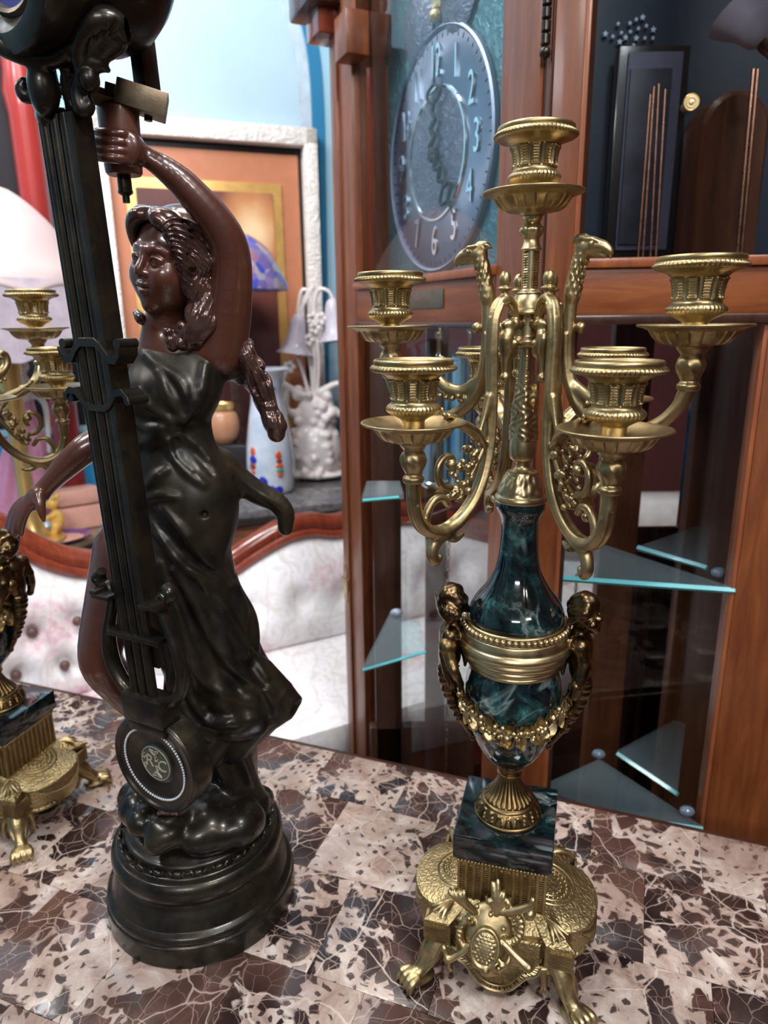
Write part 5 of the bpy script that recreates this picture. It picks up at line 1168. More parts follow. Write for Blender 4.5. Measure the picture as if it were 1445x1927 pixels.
for k in range(11):                                     # combed strands: fine ridges and grooves over the waves
    y0 = 414 + k * 9; pts = [(300 - k * 1.5 + 10 * sin(k), y0 + 12), (326, y0 - 2 + k), (356, y0 + 4 + k * 3), (382, y0 + 22 + k * 4), (398, y0 + 46 + k * 4)]
    hair.crease(pts, .0013, .0010, sink=.0002); hair.crease([(x, y + 4) for x, y in pts], .0011, .0009, sub=True, sink=-.0003)
for k in range(9):
    x0 = 352 + k * 5; pts = [(x0 + 20, 500 + k * 3), (x0 + 12, 535), (x0 + 18 - k, 568), (x0 + 4, 604), (x0 - 4 - k, 638)]
    hair.crease(pts, .0013, .0010, sink=.0002); hair.crease([(x + 3, y) for x, y in pts], .0011, .0009, sub=True, sink=-.0003)
for k in range(7):
    pts = [(440 + k * 5, 652 - k * 2), (458 + k * 4, 690 - k * 2), (470 + k * 6 - (k % 3) * 4, 728), (486 + k * 5, 764), (500 + k * 4, 806)]
    hair.crease(pts, .0014, .0010, sink=.0002); hair.crease([(x + 4, y) for x, y in pts], .0013, .0009, sub=True, sink=-.0004)
obj('hair', hair.mesh(), 'bronze_hair', stat, angle=0)
# ---- the clinging dress with its windblown skirt and scarf end
dr = Sculpt((-.225, .440, .118), (-.058, .572, .470), .0011)
rows = []
for py, xl, xr, ry, Yc in ((630, 278, 356, .0130, .506), (642, 258, 392, .0165, .506), (662, 246, 418, .0200, .505), (690, 243, 432, .0225, .503), (735, 238, 416, .0258, .502), (775, 243, 402, .0238, .502), (800, 246, 397, .0232, .502), (840, 250, 405, .0240, .502), (885, 256, 420, .0262, .502), (930, 262, 434, .0290, .502), (985, 268, 437, .0305, .502), (1045, 272, 434, .0315, .502), (1095, 276, 447, .0325, .503), (1150, 286, 472, .034, .504), (1200, 298, 481, .036, .505), (1250, 308, 492, .0375, .506), (1300, 318, 520, .039, .507), (1335, 328, 548, .039, .508), (1362, 345, 522, .037, .508), (1392, 362, 490, .033, .508), (1408, 385, 468, .028, .508)):
    a, b = P(xl, py, Yc), P(xr, py, Yc); rows.append((a[2], (a[0] + b[0]) / 2, Yc, (b[0] - a[0]) / 2, ry))
def fold(T, Z, rho):
    w = np.clip((.33 - Z) / .10, 0, 1); return (w * (.0022 * np.sin(T * 7 + Z * 55) + .0014 * np.sin(T * 12 - Z * 80 + 1))).astype(np.float32)
dr.loft(rows, .004, fold)
for px, py, r in ((288, 742, .0150), (366, 738, .0150)): dr.ball(P(px, py, .4905), r, .012)
dr.ell(P(388, 945, .494), (.018, .022, .030), k=.02); dr.ball(P(300, 900, .494), .016, .016)
dr.chain([P(400, 668, .500), P(440, 690, .505), P(452, 715, .510)], [.012, .009, .004], .008)
dr.chain([P(486, 1275, .504), P(525, 1305, .502), P(549, 1325, .500)], [.016, .0125, .0095], .008); dr.ball(P(560, 1334, .497), .0068, .004, sub=True)
dr.chain([P(420, 868, .510), P(446, 900, .514), P(482, 926, .516), P(518, 944, .517), P(536, 966, .517), P(537, 994, .517)], [.0090, .0098, .0092, .0080, .0074, .0058], .006, sm=3)
rid = dr.crease
# gathers at the breast and sash, folds of the overskirt
for pix, r in ((((275, 668), (300, 690), (340, 720), (352, 765), (345, 788)), .0030), (((300, 700), (318, 745), (338, 780)), .0026), (((262, 740), (285, 772), (325, 790)), .0026), (((385, 690), (378, 735), (362, 770), (348, 788)), .0026), (((330, 790), (300, 812), (262, 838)), .0042), (((345, 792), (318, 818), (278, 840)), .0030), (((262, 800), (280, 806), (300, 805)), .0024),
               (((318, 826), (325, 850), (348, 872)), .0026), (((338, 818), (372, 842), (392, 866)), .0028), (((330, 862), (352, 885), (382, 912)), .0026), (((268, 958), (295, 1000), (325, 1040), (350, 1068), (390, 1092), (436, 1106)), .0036), (((308, 958), (345, 1000), (372, 1035), (405, 1075), (440, 1098)), .0030), (((275, 915), (292, 898), (312, 884)), .0022), (((280, 938), (300, 932), (330, 935)), .0020),
               (((300, 1060), (330, 1130), (350, 1210), (372, 1270), (430, 1308), (480, 1320)), .0040), (((330, 1075), (372, 1150), (410, 1220), (455, 1270), (510, 1300)), .0036), (((380, 1100), (430, 1160), (466, 1220), (500, 1275)), .0032), (((340, 1250), (360, 1310), (400, 1360), (440, 1362)), .0036), (((390, 1362), (440, 1360), (478, 1352)), .0034), (((330, 1300), (352, 1350), (392, 1392)), .003), (((500, 1300), (520, 1330), (512, 1358)), .003), (((420, 1388), (455, 1388), (488, 1378)), .0028), (((430, 880), (470, 920), (520, 950)), .0022)):
    rid(pix, r, .005, sink=.0006)
for pix, r in ((((300, 690), (330, 735), (345, 775)), .0018), (((262, 846), (300, 832), (340, 806)), .0018), (((330, 830), (338, 858), (362, 882)), .0020), (((350, 832), (385, 870), (400, 890)), .0018), (((285, 965), (330, 1025), (370, 1062), (430, 1092)), .0024), (((320, 1085), (360, 1170), (390, 1240), (450, 1292)), .0030), (((365, 1100), (415, 1170), (450, 1225), (500, 1288)), .0026), (((350, 1280), (380, 1335), (430, 1345)), .0028), (((400, 1120), (450, 1185), (475, 1230)), .0020), (((440, 905), (490, 940), (525, 970)), .0018), (((392, 1075), (425, 1088), (455, 1120)), .002)):
    rid(pix, r, .004, sub=True, sink=-.0012)
dr.ell(P(384, 968, .4705), (.0024, .004, .0028), k=.002, sub=True)
obj('dress', dr.mesh(), 'bronze_dress', stat, angle=0)
# ---- underskirt and the bank of clouds she stands on
cl = Sculpt((-.226, .430, .070), (-.078, .566, .162), .0012)
cl.loft([(P(0, 1388, .5)[2], P(425, 1388, .508)[0], .508, .0235, .026), (P(0, 1440, .5)[2], P(432, 1440, .508)[0], .508, .0220, .024), (P(0, 1490, .5)[2], P(440, 1490, .508)[0], .508, .0225, .024), (P(0, 1530, .5)[2], P(440, 1530, .508)[0], .508, .029, .030)], .006, lambda T, Z, r: (.0022 * np.sin(T * 6 + Z * 90)).astype(np.float32))
for px, py, Y, r in ((285, 1500, .490, .020), (262, 1520, .476, .016), (330, 1500, .500, .022), (440, 1535, .490, .022), (470, 1530, .505, .018), (395, 1560, .462, .019), (360, 1545, .468, .015), (300, 1560, .452, .0105), (296, 1585, .445, .0095), (318, 1570, .448, .0105), (335, 1560, .455, .0125), (372, 1575, .454, .0135), (420, 1568, .458, .0115), (450, 1555, .464, .0155), (462, 1545, .474, .016), (345, 1520, .485, .020), (400, 1525, .485, .022), (268, 1545, .460, .012), (255, 1500, .490, .014), (490, 1505, .520, .012), (330, 1540, .520, .024), (420, 1540, .525, .024)): cl.ball(P(px, py, Y), r, .005)
obj('cloud_bank', cl.mesh(), 'bronze_dark', stat, angle=0)
# ---- grip held in the fist, with its hanging screw
gp = P(228, 270, .468); zt, zb = P(225, 203, .468)[2], P(228, 330, .468)[2]
tap = lathe([(.0098, zb), (.0108, zb + .0012), (.0112, zb + .006), (.0104, zb + .0065), (.0108, zb + .012), (.0116, (zt + zb) / 2), (.0121, zt - .001), (.0118, zt), (.002, zt)], 40)
obj('hand_grip', xf(tap, t=(gp[0], gp[1], 0)), 'grip_brown', stat)
zz = P(236, 382, .468)[2]
obj('grip_screw', xf(lathe([(.0022, zz), (.0022, zz + .004), (.0045, zz + .0055), (.0045, zz + .0070), (.0042, zz + .0072), (.0042, zz + .0120), (.0040, zb), (.0060, zb + .0005), (.0060, zb + .002)], 24), t=(P(236, 360, .468)[0], .468, 0)), 'bronze_dark', stat)
# ------------------------------------------------------------------ the swinging clock that hangs from the raised hand
PN = np.array([-.46, -.888, 0]); PN /= np.linalg.norm(PN); PS = np.array([-PN[1], PN[0], 0]); PU = np.array([0, 0, 1.])
PC = np.array([-.1720, .4330, 0])                      # centre of the column's front face
def lean(V): V = np.array(V, float); V[..., 0] += -(V[..., 2] - .40) * .036; return V
def W(a, d, z): return lean(PC + PS * a + PN * d + PU * z)    # a to the right, d towards the viewer
sw = thing('swinging_clock', 'black bronze swinging pendulum clock with a lyre stem hung before the woman', 'clock', tuple(P(200, 190, .455)))
def loc(M): return np.asarray(M[0]) @ np.stack([PS, PN, PU]) + PC, M[1]
def wb(a0, a1, d0, d1, z0, z1, bev=.0006):
    M = box((a0, d0, z0), (a1, d1, z1), bev); return lean(np.asarray(M[0]) @ np.stack([PS, PN, PU]) + PC), [f[::-1] for f in M[1]]
zt, zb_ = .585, .212
obj('stem_bar', join(wb(-.0125, .0125, -.0105, -.0035, zb_ + .035, zt), wb(.0085, .0140, -.0125, .0020, zb_ + .055, zt)), 'bronze_dark', sw)
for a in (-.0100, -.0020, .0060): obj('stem_rod', sweep([W(a, -.001, zb_ - .005), W(a, -.001, zt)], .0034, 10, 0), 'bronze_dark', sw)
obj('stem_rib', join(*[sweep([W(a, .0012, .262), W(a, .0012, zt)], .0009, 6, 0) for a in (-.0128, -.0060, .0020, .0100)]), 'bronze_dark', sw)
# bat-wing brackets
def bracket(z, w, h, flip=1):
    out = [(-w, .004), (-w * .82, -.001), (-w * .62, -.0005), (-w * .42, .006), (-w * .25, .0095), (w * .25, .0095), (w * .42, .006), (w * .62, -.0005), (w * .82, -.001), (w, .004)]
    top = [(x, flip * y) for x, y in out]; bot = [(x * .97, flip * (y - h)) for x, y in out[::-1]]
    poly = top + bot
    if flip < 0: poly = poly[::-1]
    M = prism(poly[::-1] if flip > 0 else poly[::-1], 0, .0145, .0005); V = np.asarray(M[0]); return lean(np.stack([V[:, 0], V[:, 2] - .0105, V[:, 1] + z], 1) @ np.stack([PS, PN, PU]) + PC), M[1]
obj('stem_bracket', bracket(.4560, .0265, .0050), 'bronze_dark', sw)
M1 = bracket(.4310, .0285, .0042, -1)
obj('stem_bracket', M1, 'bronze_dark', sw)
for a in (.0225, -.0235): obj('bracket_curl', sweep([W(a + .0015, .003, .4620), W(a + .0015, -.0115, .4620)], .0030, 12, 0), 'bronze_dark', sw)
for a in (.0245, -.0245): obj('bracket_curl', sweep([W(a + .0015, .003, .4290), W(a + .0015, -.0115, .4290)], .0030, 12, 0), 'bronze_dark', sw)
# lyre: two curved arms, cross bar, strings, block
for sg in (1, -1):
    q = [(.0290, .3110), (.0330, .3060), (.0300, .3010), (.0240, .3030), (.0215, .2960), (.0250, .2840), (.0310, .2680), (.0335, .2540), (.0320, .2400), (.0260, .2290), (.0185, .2225)]
    obj('lyre_arm', sweep([W(sg * a, -.004, z) for a, z in q], [.003, .0042, .0032, .0022, .0030, .0034, .0040, .0044, .0044, .0042, .0042], 14, 5, flat=1.35, up=PN), 'bronze_dark', sw)
    obj('lyre_bracket', join(wb(sg * .0215 - .0080, sg * .0215 + .0080, -.006, .0075, .2955, .2985), wb(sg * .0275 - .0030, sg * .0275 + .0030, -.006, .0075, .2975, .3010)), 'bronze_dark', sw)
obj('lyre_crossbar', wb(-.0235, .0235, -.0085, .0045, .2685, .2725), 'bronze_dark', sw)
obj('lyre_block', join(wb(-.0185, .0185, -.0105, .0060, .2060, .2265, .0010), wb(-.0165, .0165, -.0090, .0045, .1980, .2070, .0010)), 'bronze_dark', sw)
# pendulum bob
ZB = .1720; RB = .0385
def disc(prof, n=72):
    M = lathe(prof, n); V = np.asarray(M[0]); return np.stack([V[:, 0], V[:, 2], V[:, 1] + ZB], 1) @ np.stack([PS, PN, PU]) + PC + lean([0, 0, ZB]) - (0, 0, ZB), [f[::-1] for f in M[1]]
obj('bob', disc([(.001, -.0170), (RB - .003, -.0170), (RB, -.0145), (RB, .0010), (RB - .0006, .0024), (RB - .0022, .0034), (RB - .0040, .0030), (RB - .0050, .0016), (RB - .0090, .0012), (RB - .0100, .0020), (RB - .0108, .0010), (.0165, -.0012), (.0150, -.0004), (.0145, -.0002), (.001, -.0002)]), 'bronze_dark', sw)
Mbd = join(*[ball(W(.0278 * cos(t), .0022, ZB + .0278 * sin(t)), .0009, 6, 5) for t in np.arange(84) * 2 * pi / 84])
plain('silver_bead', (.85, .87, .9), .3, .6); plain('olive_enamel', (.045, .055, .035), .4); plain('tan_letter', (.30, .25, .19), .5)
obj('bead_circle', Mbd, 'silver_bead', sw)['kind'] = 'stuff'
med = obj('medallion', disc([(.001, .0006), (.0135, .0006), (.0141, .0002), (.0141, -.0006)]), 'olive_enamel', sw)
obj('medallion_ring', sweep([W(.0129 * cos(t), .0007, ZB + .0129 * sin(t)) for t in np.linspace(0, 2 * pi, 49)], .00035, 5, 0), 'tan_letter', sw)
for ch, a, z, sz in (('R', -.0058, .0008, .0130), ('C', .0058, -.0008, .0130)):
    V, F = text_mesh(ch, sz, .0002, .12); obj('monogram_letter', (np.stack([V[:, 0] + a, V[:, 2] + .0009, V[:, 1] + z + ZB], 1) @ np.stack([PS, PN, PU]) + PC + lean([0, 0, ZB]) - (0, 0, ZB), [f[::-1] for f in F]), 'tan_letter', sw, smooth=False)
fl = []
for sg in (1, -1):
    fl.append(sweep([W(0, .0008, ZB + sg * .0015), W(.0004, .0008, ZB + sg * .0070)], .0004, 5, 0))
    for a in (-.0030, -.001, .0012, .0032): fl.append(sweep([W(0, .0008, ZB + sg * .0065), W(a, .0008, ZB + sg * .0090), W(a * 1.3, .0008, ZB + sg * .0105), W(a * .7, .0008, ZB + sg * .0100)], .0005, 5, 3))
for ca in (-.0058, .0058):
    for sgn in (1, -1): fl.append(sweep([W(ca - .004, .0008, ZB + sgn * .006), W(ca - .0058, .0008, ZB + sgn * .003), W(ca - .0036, .0008, ZB + sgn * .0022), W(ca - .0030, .0008, ZB + sgn * .0042)], .0004, 5, 3))
obj('monogram_flourish', join(*fl), 'tan_letter', sw)
# capital above the stem: egg boss, acanthus scrolls, neck
cp = Sculpt((-.262, .375, .560), (-.130, .500, .680), .0011)
cp.ell(P(82, 165, .430), (.0084, .0080, .0146), k=.0015); cp.chain([P(66, 184, .434), P(48, 180, .434), P(40, 166, .434), P(46, 156, .434)], [.0032, .0040, .0034, .0030], .0015, sm=3)
cp.chain([P(84, 200, .434), P(92, 216, .438)], [.0058, .0072], .002); cp.chain([P(78, 216, .440), P(148, 216, .444)], [.0036, .0036], .0015)
cp.chain([P(-12, 80, .426), P(28, 98, .424), P(72, 112, .424), P(112, 106, .422), P(150, 76, .420)], [.0050, .0050, .0048, .0048, .0052], .002, sm=3); cp.chain([P(84, 108, .426), P(84, 130, .428)], [.0062, .0052], .003)
cp.chain([P(134, 92, .424), P(128, 125, .428), P(130, 165, .432), P(138, 206, .438)], [.0062, .0042, .0038, .0042], .002, sm=3)
cp.chain([P(232, 66, .420), P(215, 46, .417), P(188, 42, .415), P(163, 62, .416), P(150, 95, .420), P(151, 128, .424)], [.0048, .0070, .0076, .0064, .0048, .0036], .0015, sm=4)
cp.chain([P(208, 70, .424), P(190, 88, .424), P(176, 108, .426)], [.0090, .0076, .0042], .0015, sm=3); cp.chain([P(170, 118, .424), P(190, 121, .424), P(203, 132, .424)], [.0046, .0040, .0016], .001)
cp.ell(P(168, 150, .424), (.0056, .0052, .0068), k=.001); cp.chain([P(153, 140, .426), P(148, 178, .428), P(155, 206, .428), P(167, 200, .428), P(166, 186, .428)], [.0036, .0048, .0048, .0036, .0026], .0012, sm=3); cp.chain([P(228, 62, .430), P(236, 57, .432), P(244, 55, .434)], [.0034, .0024, .0010], .0012)
for k in range(3): cp.chain([P(218 - k * 17, 44 + k * 2, .4110), P(200 - k * 15, 72 + k * 4, .4140), P(184 - k * 10, 100 + k * 5, .4180)], .0010, .0012, sub=True, sm=3)
obj('scroll_capital', cp.mesh(), 'bronze_dark', sw, angle=0)
# round clock case (its upper part is outside the picture)
cc = P(2, -138, .4150); rc = .0560
CN = np.array([-.62, -.76, -.16]); CN /= np.linalg.norm(CN); CR = frame(CN, (.76, -.62, 0))
def drum(prof, n=72, center=cc): M = lathe(prof, n); return np.asarray(M[0]) @ CR.T + center, M[1]
obj('clock_case', drum([(.001, -.080), (rc * .55, -.079), (rc * .76, -.074), (rc * .88, -.066), (rc * .93, -.056), (rc * .93, -.048), (rc * .95, -.030), (rc * 1.00, -.014), (rc, -.006), (rc, .004), (rc * .97, .008), (rc * .90, .010), (rc * .80, .010), (rc * .74, .007), (rc * .70, .004), (rc * .66, .002), (rc * .66, -.002), (.001, -.002)]), 'bronze_dark', sw)
plain('clock_dial_blue', (.07, .08, .34), .5); plain('cream_dial', (.55, .55, .6), .35)
obj('clock_dial', drum([(.001, .0005), (rc * .64, .0005), (rc * .655, -.0005)]), 'clock_dial_blue', sw)
obj('dial_bezel', drum([(rc * .585, .0010), (rc * .60, .0035), (rc * .635, .0045), (rc * .665, .0025), (rc * .665, .0005)], 72) if False else (lambda M: (np.asarray(M[0]) @ CR.T + cc, M[1]))(lathe([(rc * .585, .0010), (rc * .60, .0035), (rc * .635, .0045), (rc * .665, .0025), (rc * .665, .0005)], 72, cap=False)), 'steel_bracket', sw)
# yoke down to the knife edge on the grip
yk = []
def ybox(q0, q1, w, t):
    q0, q1 = np.array(q0), np.array(q1); R = frame(q1 - q0, PS); M = box((-w / 2, -t / 2, 0), (w / 2, t / 2, np.linalg.norm(q1 - q0)), .0005); return np.asarray(M[0]) @ R.T + q0, M[1]
obj('yoke_bar', ybox(P(280, 185, .474), P(262, 40, .480), .0090, .0130), 'bronze_dark', sw)
obj('yoke_block', ybox(P(228, 180, .463), P(306, 200, .470), .0150, .0150) if False else (lambda R, M: (np.asarray(M[0]) @ R.T + P(267, 190, .467), M[1]))(np.stack([*(lambda x: (x, np.cross([0, 0, 1], x) / np.linalg.norm(np.cross([0, 0, 1], x)), np.cross(x, np.cross([0, 0, 1], x) / np.linalg.norm(np.cross([0, 0, 1], x)))))((P(306, 205, .470) - P(228, 180, .464)) / np.linalg.norm(P(306, 205, .470) - P(228, 180, .464)))], 1), box((-.0145, -.0080, -.0068), (.0145, .0080, .0068), .0006)), 'steel_bracket', sw)
obj('suspension_bar', sweep([P(112, 160, .450), P(176, 178, .458), P(232, 196, .464)], .0052, 4, 0, up=(0, 0, 1)), 'steel_bracket', sw, angle=20)
obj('suspension_screw', sweep([P(279, 212, .470), P(279, 228, .470)], .0025, 10, 0), 'bronze_dark', sw)
obj('suspension_plate', ybox(P(196, 172, .462), P(224, 180, .465), .0070, .0090), 'steel_bracket', sw)
# ------------------------------------------------------------------ tufted sofa behind the table
tS = np.array([.89, .456, 0]); nS = np.array([.456, -.89, 0]); oS = np.array([-.168, 1.665, 0])
sofa = thing('tufted_sofa', 'cream rose-patterned tufted sofa with carved red-brown frame behind the marble table', 'sofa', tuple(oS + tS * -.1 + np.array([0, 0, FZ])))
def SO(s, d, z): return oS + tS * s + nS * d + np.array([0, 0, z])
def onS(px, py): q = PP(px, py, oS, nS) - oS; return q @ tS, q[2]
def rose_fabric(name):
    m, nt, b = newmat(name); v = coords(nt)
    n1 = noise_tex(nt, v, 16, 5, .6, 1.5); base_ = ramp(nt, [(.38, (.74, .70, .70)), (.5, (.88, .85, .86)), (.62, (.74, .70, .66))]); nt.links.new(n1.outputs['Fac'], base_.inputs[0])
    vo = nd(nt, 'ShaderNodeTexVoronoi'); vo.inputs['Scale'].default_value = 6.0; nt.links.new(v, vo.inputs['Vector'])
    n2 = noise_tex(nt, v, 60, 3); ad = nd(nt, 'ShaderNodeMath', operation='MULTIPLY_ADD'); ad.inputs[1].default_value = .35; nt.links.new(n2.outputs['Fac'], ad.inputs[0]); nt.links.new(vo.outputs['Distance'], ad.inputs[2])
    rr = ramp(nt, [(.40, (1, 1, 1)), (.54, (.5, .5, .5)), (.64, (0, 0, 0))]); nt.links.new(ad.outputs[0], rr.inputs[0])
    n3 = noise_tex(nt, v, 45, 3); rc = ramp(nt, [(.4, (.50, .17, .24)), (.55, (.72, .50, .52)), (.7, (.45, .47, .38))]); nt.links.new(n3.outputs['Fac'], rc.inputs[0])
    mf = nd(nt, 'ShaderNodeMath', operation='MULTIPLY'); mf.inputs[1].default_value = .62; nt.links.new(rr.outputs[0], mf.inputs[0])
    c = mixc(nt, mf.outputs[0], base_.outputs[0], rc.outputs[0])
    w = nd(nt, 'ShaderNodeTexWave'); w.inputs['Scale'].default_value = 5; w.inputs['Distortion'].default_value = 14; w.inputs['Detail'].default_value = 2; nt.links.new(v, w.inputs['Vector'])
    wr = ramp(nt, [(.93, (0, 0, 0)), (.98, (.28, .28, .28))]); nt.links.new(w.outputs['Fac'], wr.inputs[0]); c = mixc(nt, wr.outputs[0], c, (.58, .47, .40))
    nt.links.new(c, b.inputs['Base Color']); setb(b, Roughness=.6, Sheen_Weight=.3); bump(nt, b, n1.outputs['Fac'], .15, .002)
rose_fabric('rose_fabric')
rail_px = [(-120, 985), (-20, 1012), (45, 1048), (90, 1070), (140, 1084), (210, 1090), (330, 1092), (420, 1092), (450, 1082), (485, 1058), (520, 1036), (560, 1016), (600, 1008), (650, 1010), (720, 990), (800, 985), (900, 1010), (1000, 1040), (1080, 1058), (1150, 1062)]
rail = np.array([onS(*p) for p in rail_px]); rc_ = crom(rail, 8)
s_ = np.linspace(rail[0, 0], rail[-1, 0], 190); ztop = np.interp(s_, rc_[:, 0], rc_[:, 1]); zs = -.31
btn = [onS(*p) for p in ((145, 1165), (60, 1185), (120, 1240), (30, 1258), (185, 1255), (210, 1180), (300, 1180), (260, 1250))] + [(s, z) for s in np.arange(-.30, .5, .12) for z in (-.20,)]
V = []; nz = 46
for i, s in enumerate(s_):
    for j in range(nz):
        t = j / (nz - 1); z = zs + (ztop[i] - zs) * t; d = .055 * sin(pi * min(1, t * 1.0)) ** .5 - .10 * t + .03
        for bs_, bz in btn: d -= .024 * math.exp(-((s - bs_) ** 2 + (z - bz) ** 2) / .0011)
        for (b1, z1_), (b2, z2_) in ((btn[0], btn[2]), (btn[1], btn[2]), (btn[1], btn[3]), (btn[0], btn[4]), (btn[2], btn[4])):
            ab = np.array([b2 - b1, z2_ - z1_]); tt = np.clip(((s - b1) * ab[0] + (z - z1_) * ab[1]) / (ab @ ab), 0, 1); dd = hypot(s - b1 - tt * ab[0], z - z1_ - tt * ab[1]); d -= .008 * math.exp(-(dd / .012) ** 2)
        V.append(SO(s, d, z))
nf = len(V)
for i, s in enumerate(s_):
    for j in (0, nz - 1): z = zs + (ztop[i] - zs) * (j / (nz - 1)); V.append(SO(s, -.115, z))
F = []
for i in range(len(s_) - 1):
    for j in range(nz - 1): a = i * nz + j; F.append([a, a + nz, a + nz + 1, a + 1])
    b_ = nf + i * 2; F += [[b_, b_ + 1, b_ + 3, b_ + 2], [i * nz + nz - 1, (i + 1) * nz + nz - 1, b_ + 3, b_ + 1], [i * nz, b_, b_ + 2, (i + 1) * nz]]
obj('backrest', (np.array(V), F), 'rose_fabric', sofa, angle=0)
plain('brown_button', (.11, .055, .045), .5)
for bs_, bz in btn[:8]: t = (bz - zs) / .3; obj('button', xf(ball((0, 0, 0), .011, 12, 8), t=SO(bs_, .055 * sin(pi * t) ** .5 - .10 * t + .012, bz)), 'brown_button', sofa)
rp3 = [SO(s, -.070, z + .018) for s, z in rail]
obj('top_rail', sweep(rp3, .030, 12, 6, flat=.9), 'mahogany', sofa); obj('rail_bead', sweep([p + nS * .030 - np.array([0, 0, .022]) for p in rp3], .012, 8, 6), 'mahogany', sofa)
M = box((rail[0, 0], -.02, -.42), (rail[-1, 0], .42, -.305), .035); V = np.asarray(M[0]); obj('seat', (V[:, :1] * tS + V[:, 1:2] * nS + V[:, 2:] * np.array([[0, 0, 1.]]) + oS, [f[::-1] for f in M[1]]), 'rose_fabric', sofa)
M = box((rail[0, 0], -.02, -.52), (rail[-1, 0], .41, -.42), .01); V = np.asarray(M[0]); obj('seat_rail', (V[:, :1] * tS + V[:, 1:2] * nS + V[:, 2:] * np.array([[0, 0, 1.]]) + oS, [f[::-1] for f in M[1]]), 'mahogany', sofa)
for s in (rail[0, 0] + .05, rail[-1, 0] - .05):
    for d in (.03, .36): obj('leg', sweep([SO(s, d, -.50), SO(s, d + .01, -.62), SO(s, d, FZ + .001)], [.028, .020, .014], 10, 4), 'mahogany', sofa)

# ------------------------------------------------------------------ stone topped sideboard and what stands on it
sbd = thing('sideboard', 'brown wooden sideboard with a dark stone top behind the sofa', 'sideboard', (-.1, 2.1, FZ))
tB = np.array([.958, .287, 0]); nB = np.array([.287, -.958, 0]); oB = np.array([-.40, 1.803, 0]); ZS = -.020
def SB_(s0, s1, d0, d1, z0, z1, bev=.004): M = box((s0, d0, z0), (s1, d1, z1), bev); V = np.asarray(M[0]); return V[:, :1] * tB + V[:, 1:2] * nB + V[:, 2:] * np.array([[0, 0, 1.]]) + oB, [f[::-1] for f in M[1]]
plain('grey_granite', (.15, .145, .15), .25, coat=.4, var=.6, vscale=60)
obj('stone_top', SB_(-.16, .42, -.44, .0, ZS - .022, ZS, .003), 'grey_granite', sbd); obj('top_edge', SB_(-.16, .42, -.44, .006, ZS - .040, ZS - .022, .004), 'ebony', sbd)
obj('carcass', SB_(-.14, .40, -.43, -.015, FZ + .08, ZS - .040), 'walnut', sbd)
for k in range(2): obj('drawer_front', SB_(-.12 + k * .26, .125 + k * .26, -.018, -.006, ZS - .20, ZS - .055), 'walnut', sbd)
for s in (-.12, .36):
    for d in (-.41, -.04): obj('foot', SB_(s - .02, s + .03, d - .01, d + .03, FZ, FZ + .09), 'ebony', sbd)
def base_at(px, py): q = PZ(px, py, ZS); return q
# glass vase with coloured spots
def milky():
    m, nt, b = newmat('milky_glass'); v = coords(nt); n = noise_tex(nt, v, 14, 3); r = ramp(nt, [(.35, (.50, .60, .74)), (.65, (.74, .80, .87))]); nt.links.new(n.outputs['Fac'], r.inputs[0]); nt.links.new(r.outputs[0], b.inputs['Base Color']); setb(b, Roughness=.15, Coat_Weight=.6, Subsurface_Weight=.2, Subsurface_Radius=(.02, .02, .02))
milky()
vb = base_at(512, 924); k_ = np.linalg.norm(vb - _C) / FPX; hpx = lambda n: n * k_ * 1.0
vs = thing('glass_vase', 'tall pale blue glass vase with orange and blue spots on the sideboard', 'vase', tuple(vb))
vp = [(34, 0), (40, 6), (43, 30), (44, 60), (40, 100), (34, 140), (29, 170), (30, 190), (36, 210), (44, 222), (42, 222), (33, 208), (27, 188), (30, 140), (36, 100)]
VP = [(hpx(r), hpx(z)) for r, z in vp]; obj('body', xf(lathe(VP, 40, sub=4), t=vb), 'milky_glass', vs)
vq = crom(np.array(VP[:10]), 5)
for nm, c in (('orange_spot', (.72, .10, .03)), ('cobalt_spot', (.02, .03, .42)), ('jade_spot', (.05, .38, .24)), ('rust_spot', (.25, .05, .03))): plain(nm, c, .2, coat=.5)
def spot(dx, zpx, w, h, mat):
    z = hpx(zpx); r = np.interp(z, vq[:, 1], vq[:, 0]); a = -pi / 2 + dx; obj('glass_spot', xf(ball((0, 0, 0), 1, 12, 8), Rz(a), vb + np.array([r * cos(a), r * sin(a), z]), (hpx(2.5), hpx(w), hpx(h))), mat, vs)
for dx, z, w, h, m_ in ((-.62, 80, 6, 9, 'orange_spot'), (-.60, 66, 8, 9, 'cobalt_spot'), (-.62, 55, 7, 7, 'rust_spot'), (-.62, 45, 5, 5, 'orange_spot'), (.50, 74, 6, 8, 'orange_spot'), (.52, 64, 6, 5, 'rust_spot'), (.52, 55, 7, 5, 'orange_spot'), (.54, 47, 7, 5, 'jade_spot'), (.54, 39, 6, 5, 'orange_spot'), (-.20, 24, 9, 14, 'cobalt_spot'), (.05, 12, 12, 9, 'cobalt_spot'), (.45, 10, 9, 9, 'cobalt_spot'), (.55, 190, 4, 4, 'cobalt_spot')): spot(dx, z, w, h, m_)
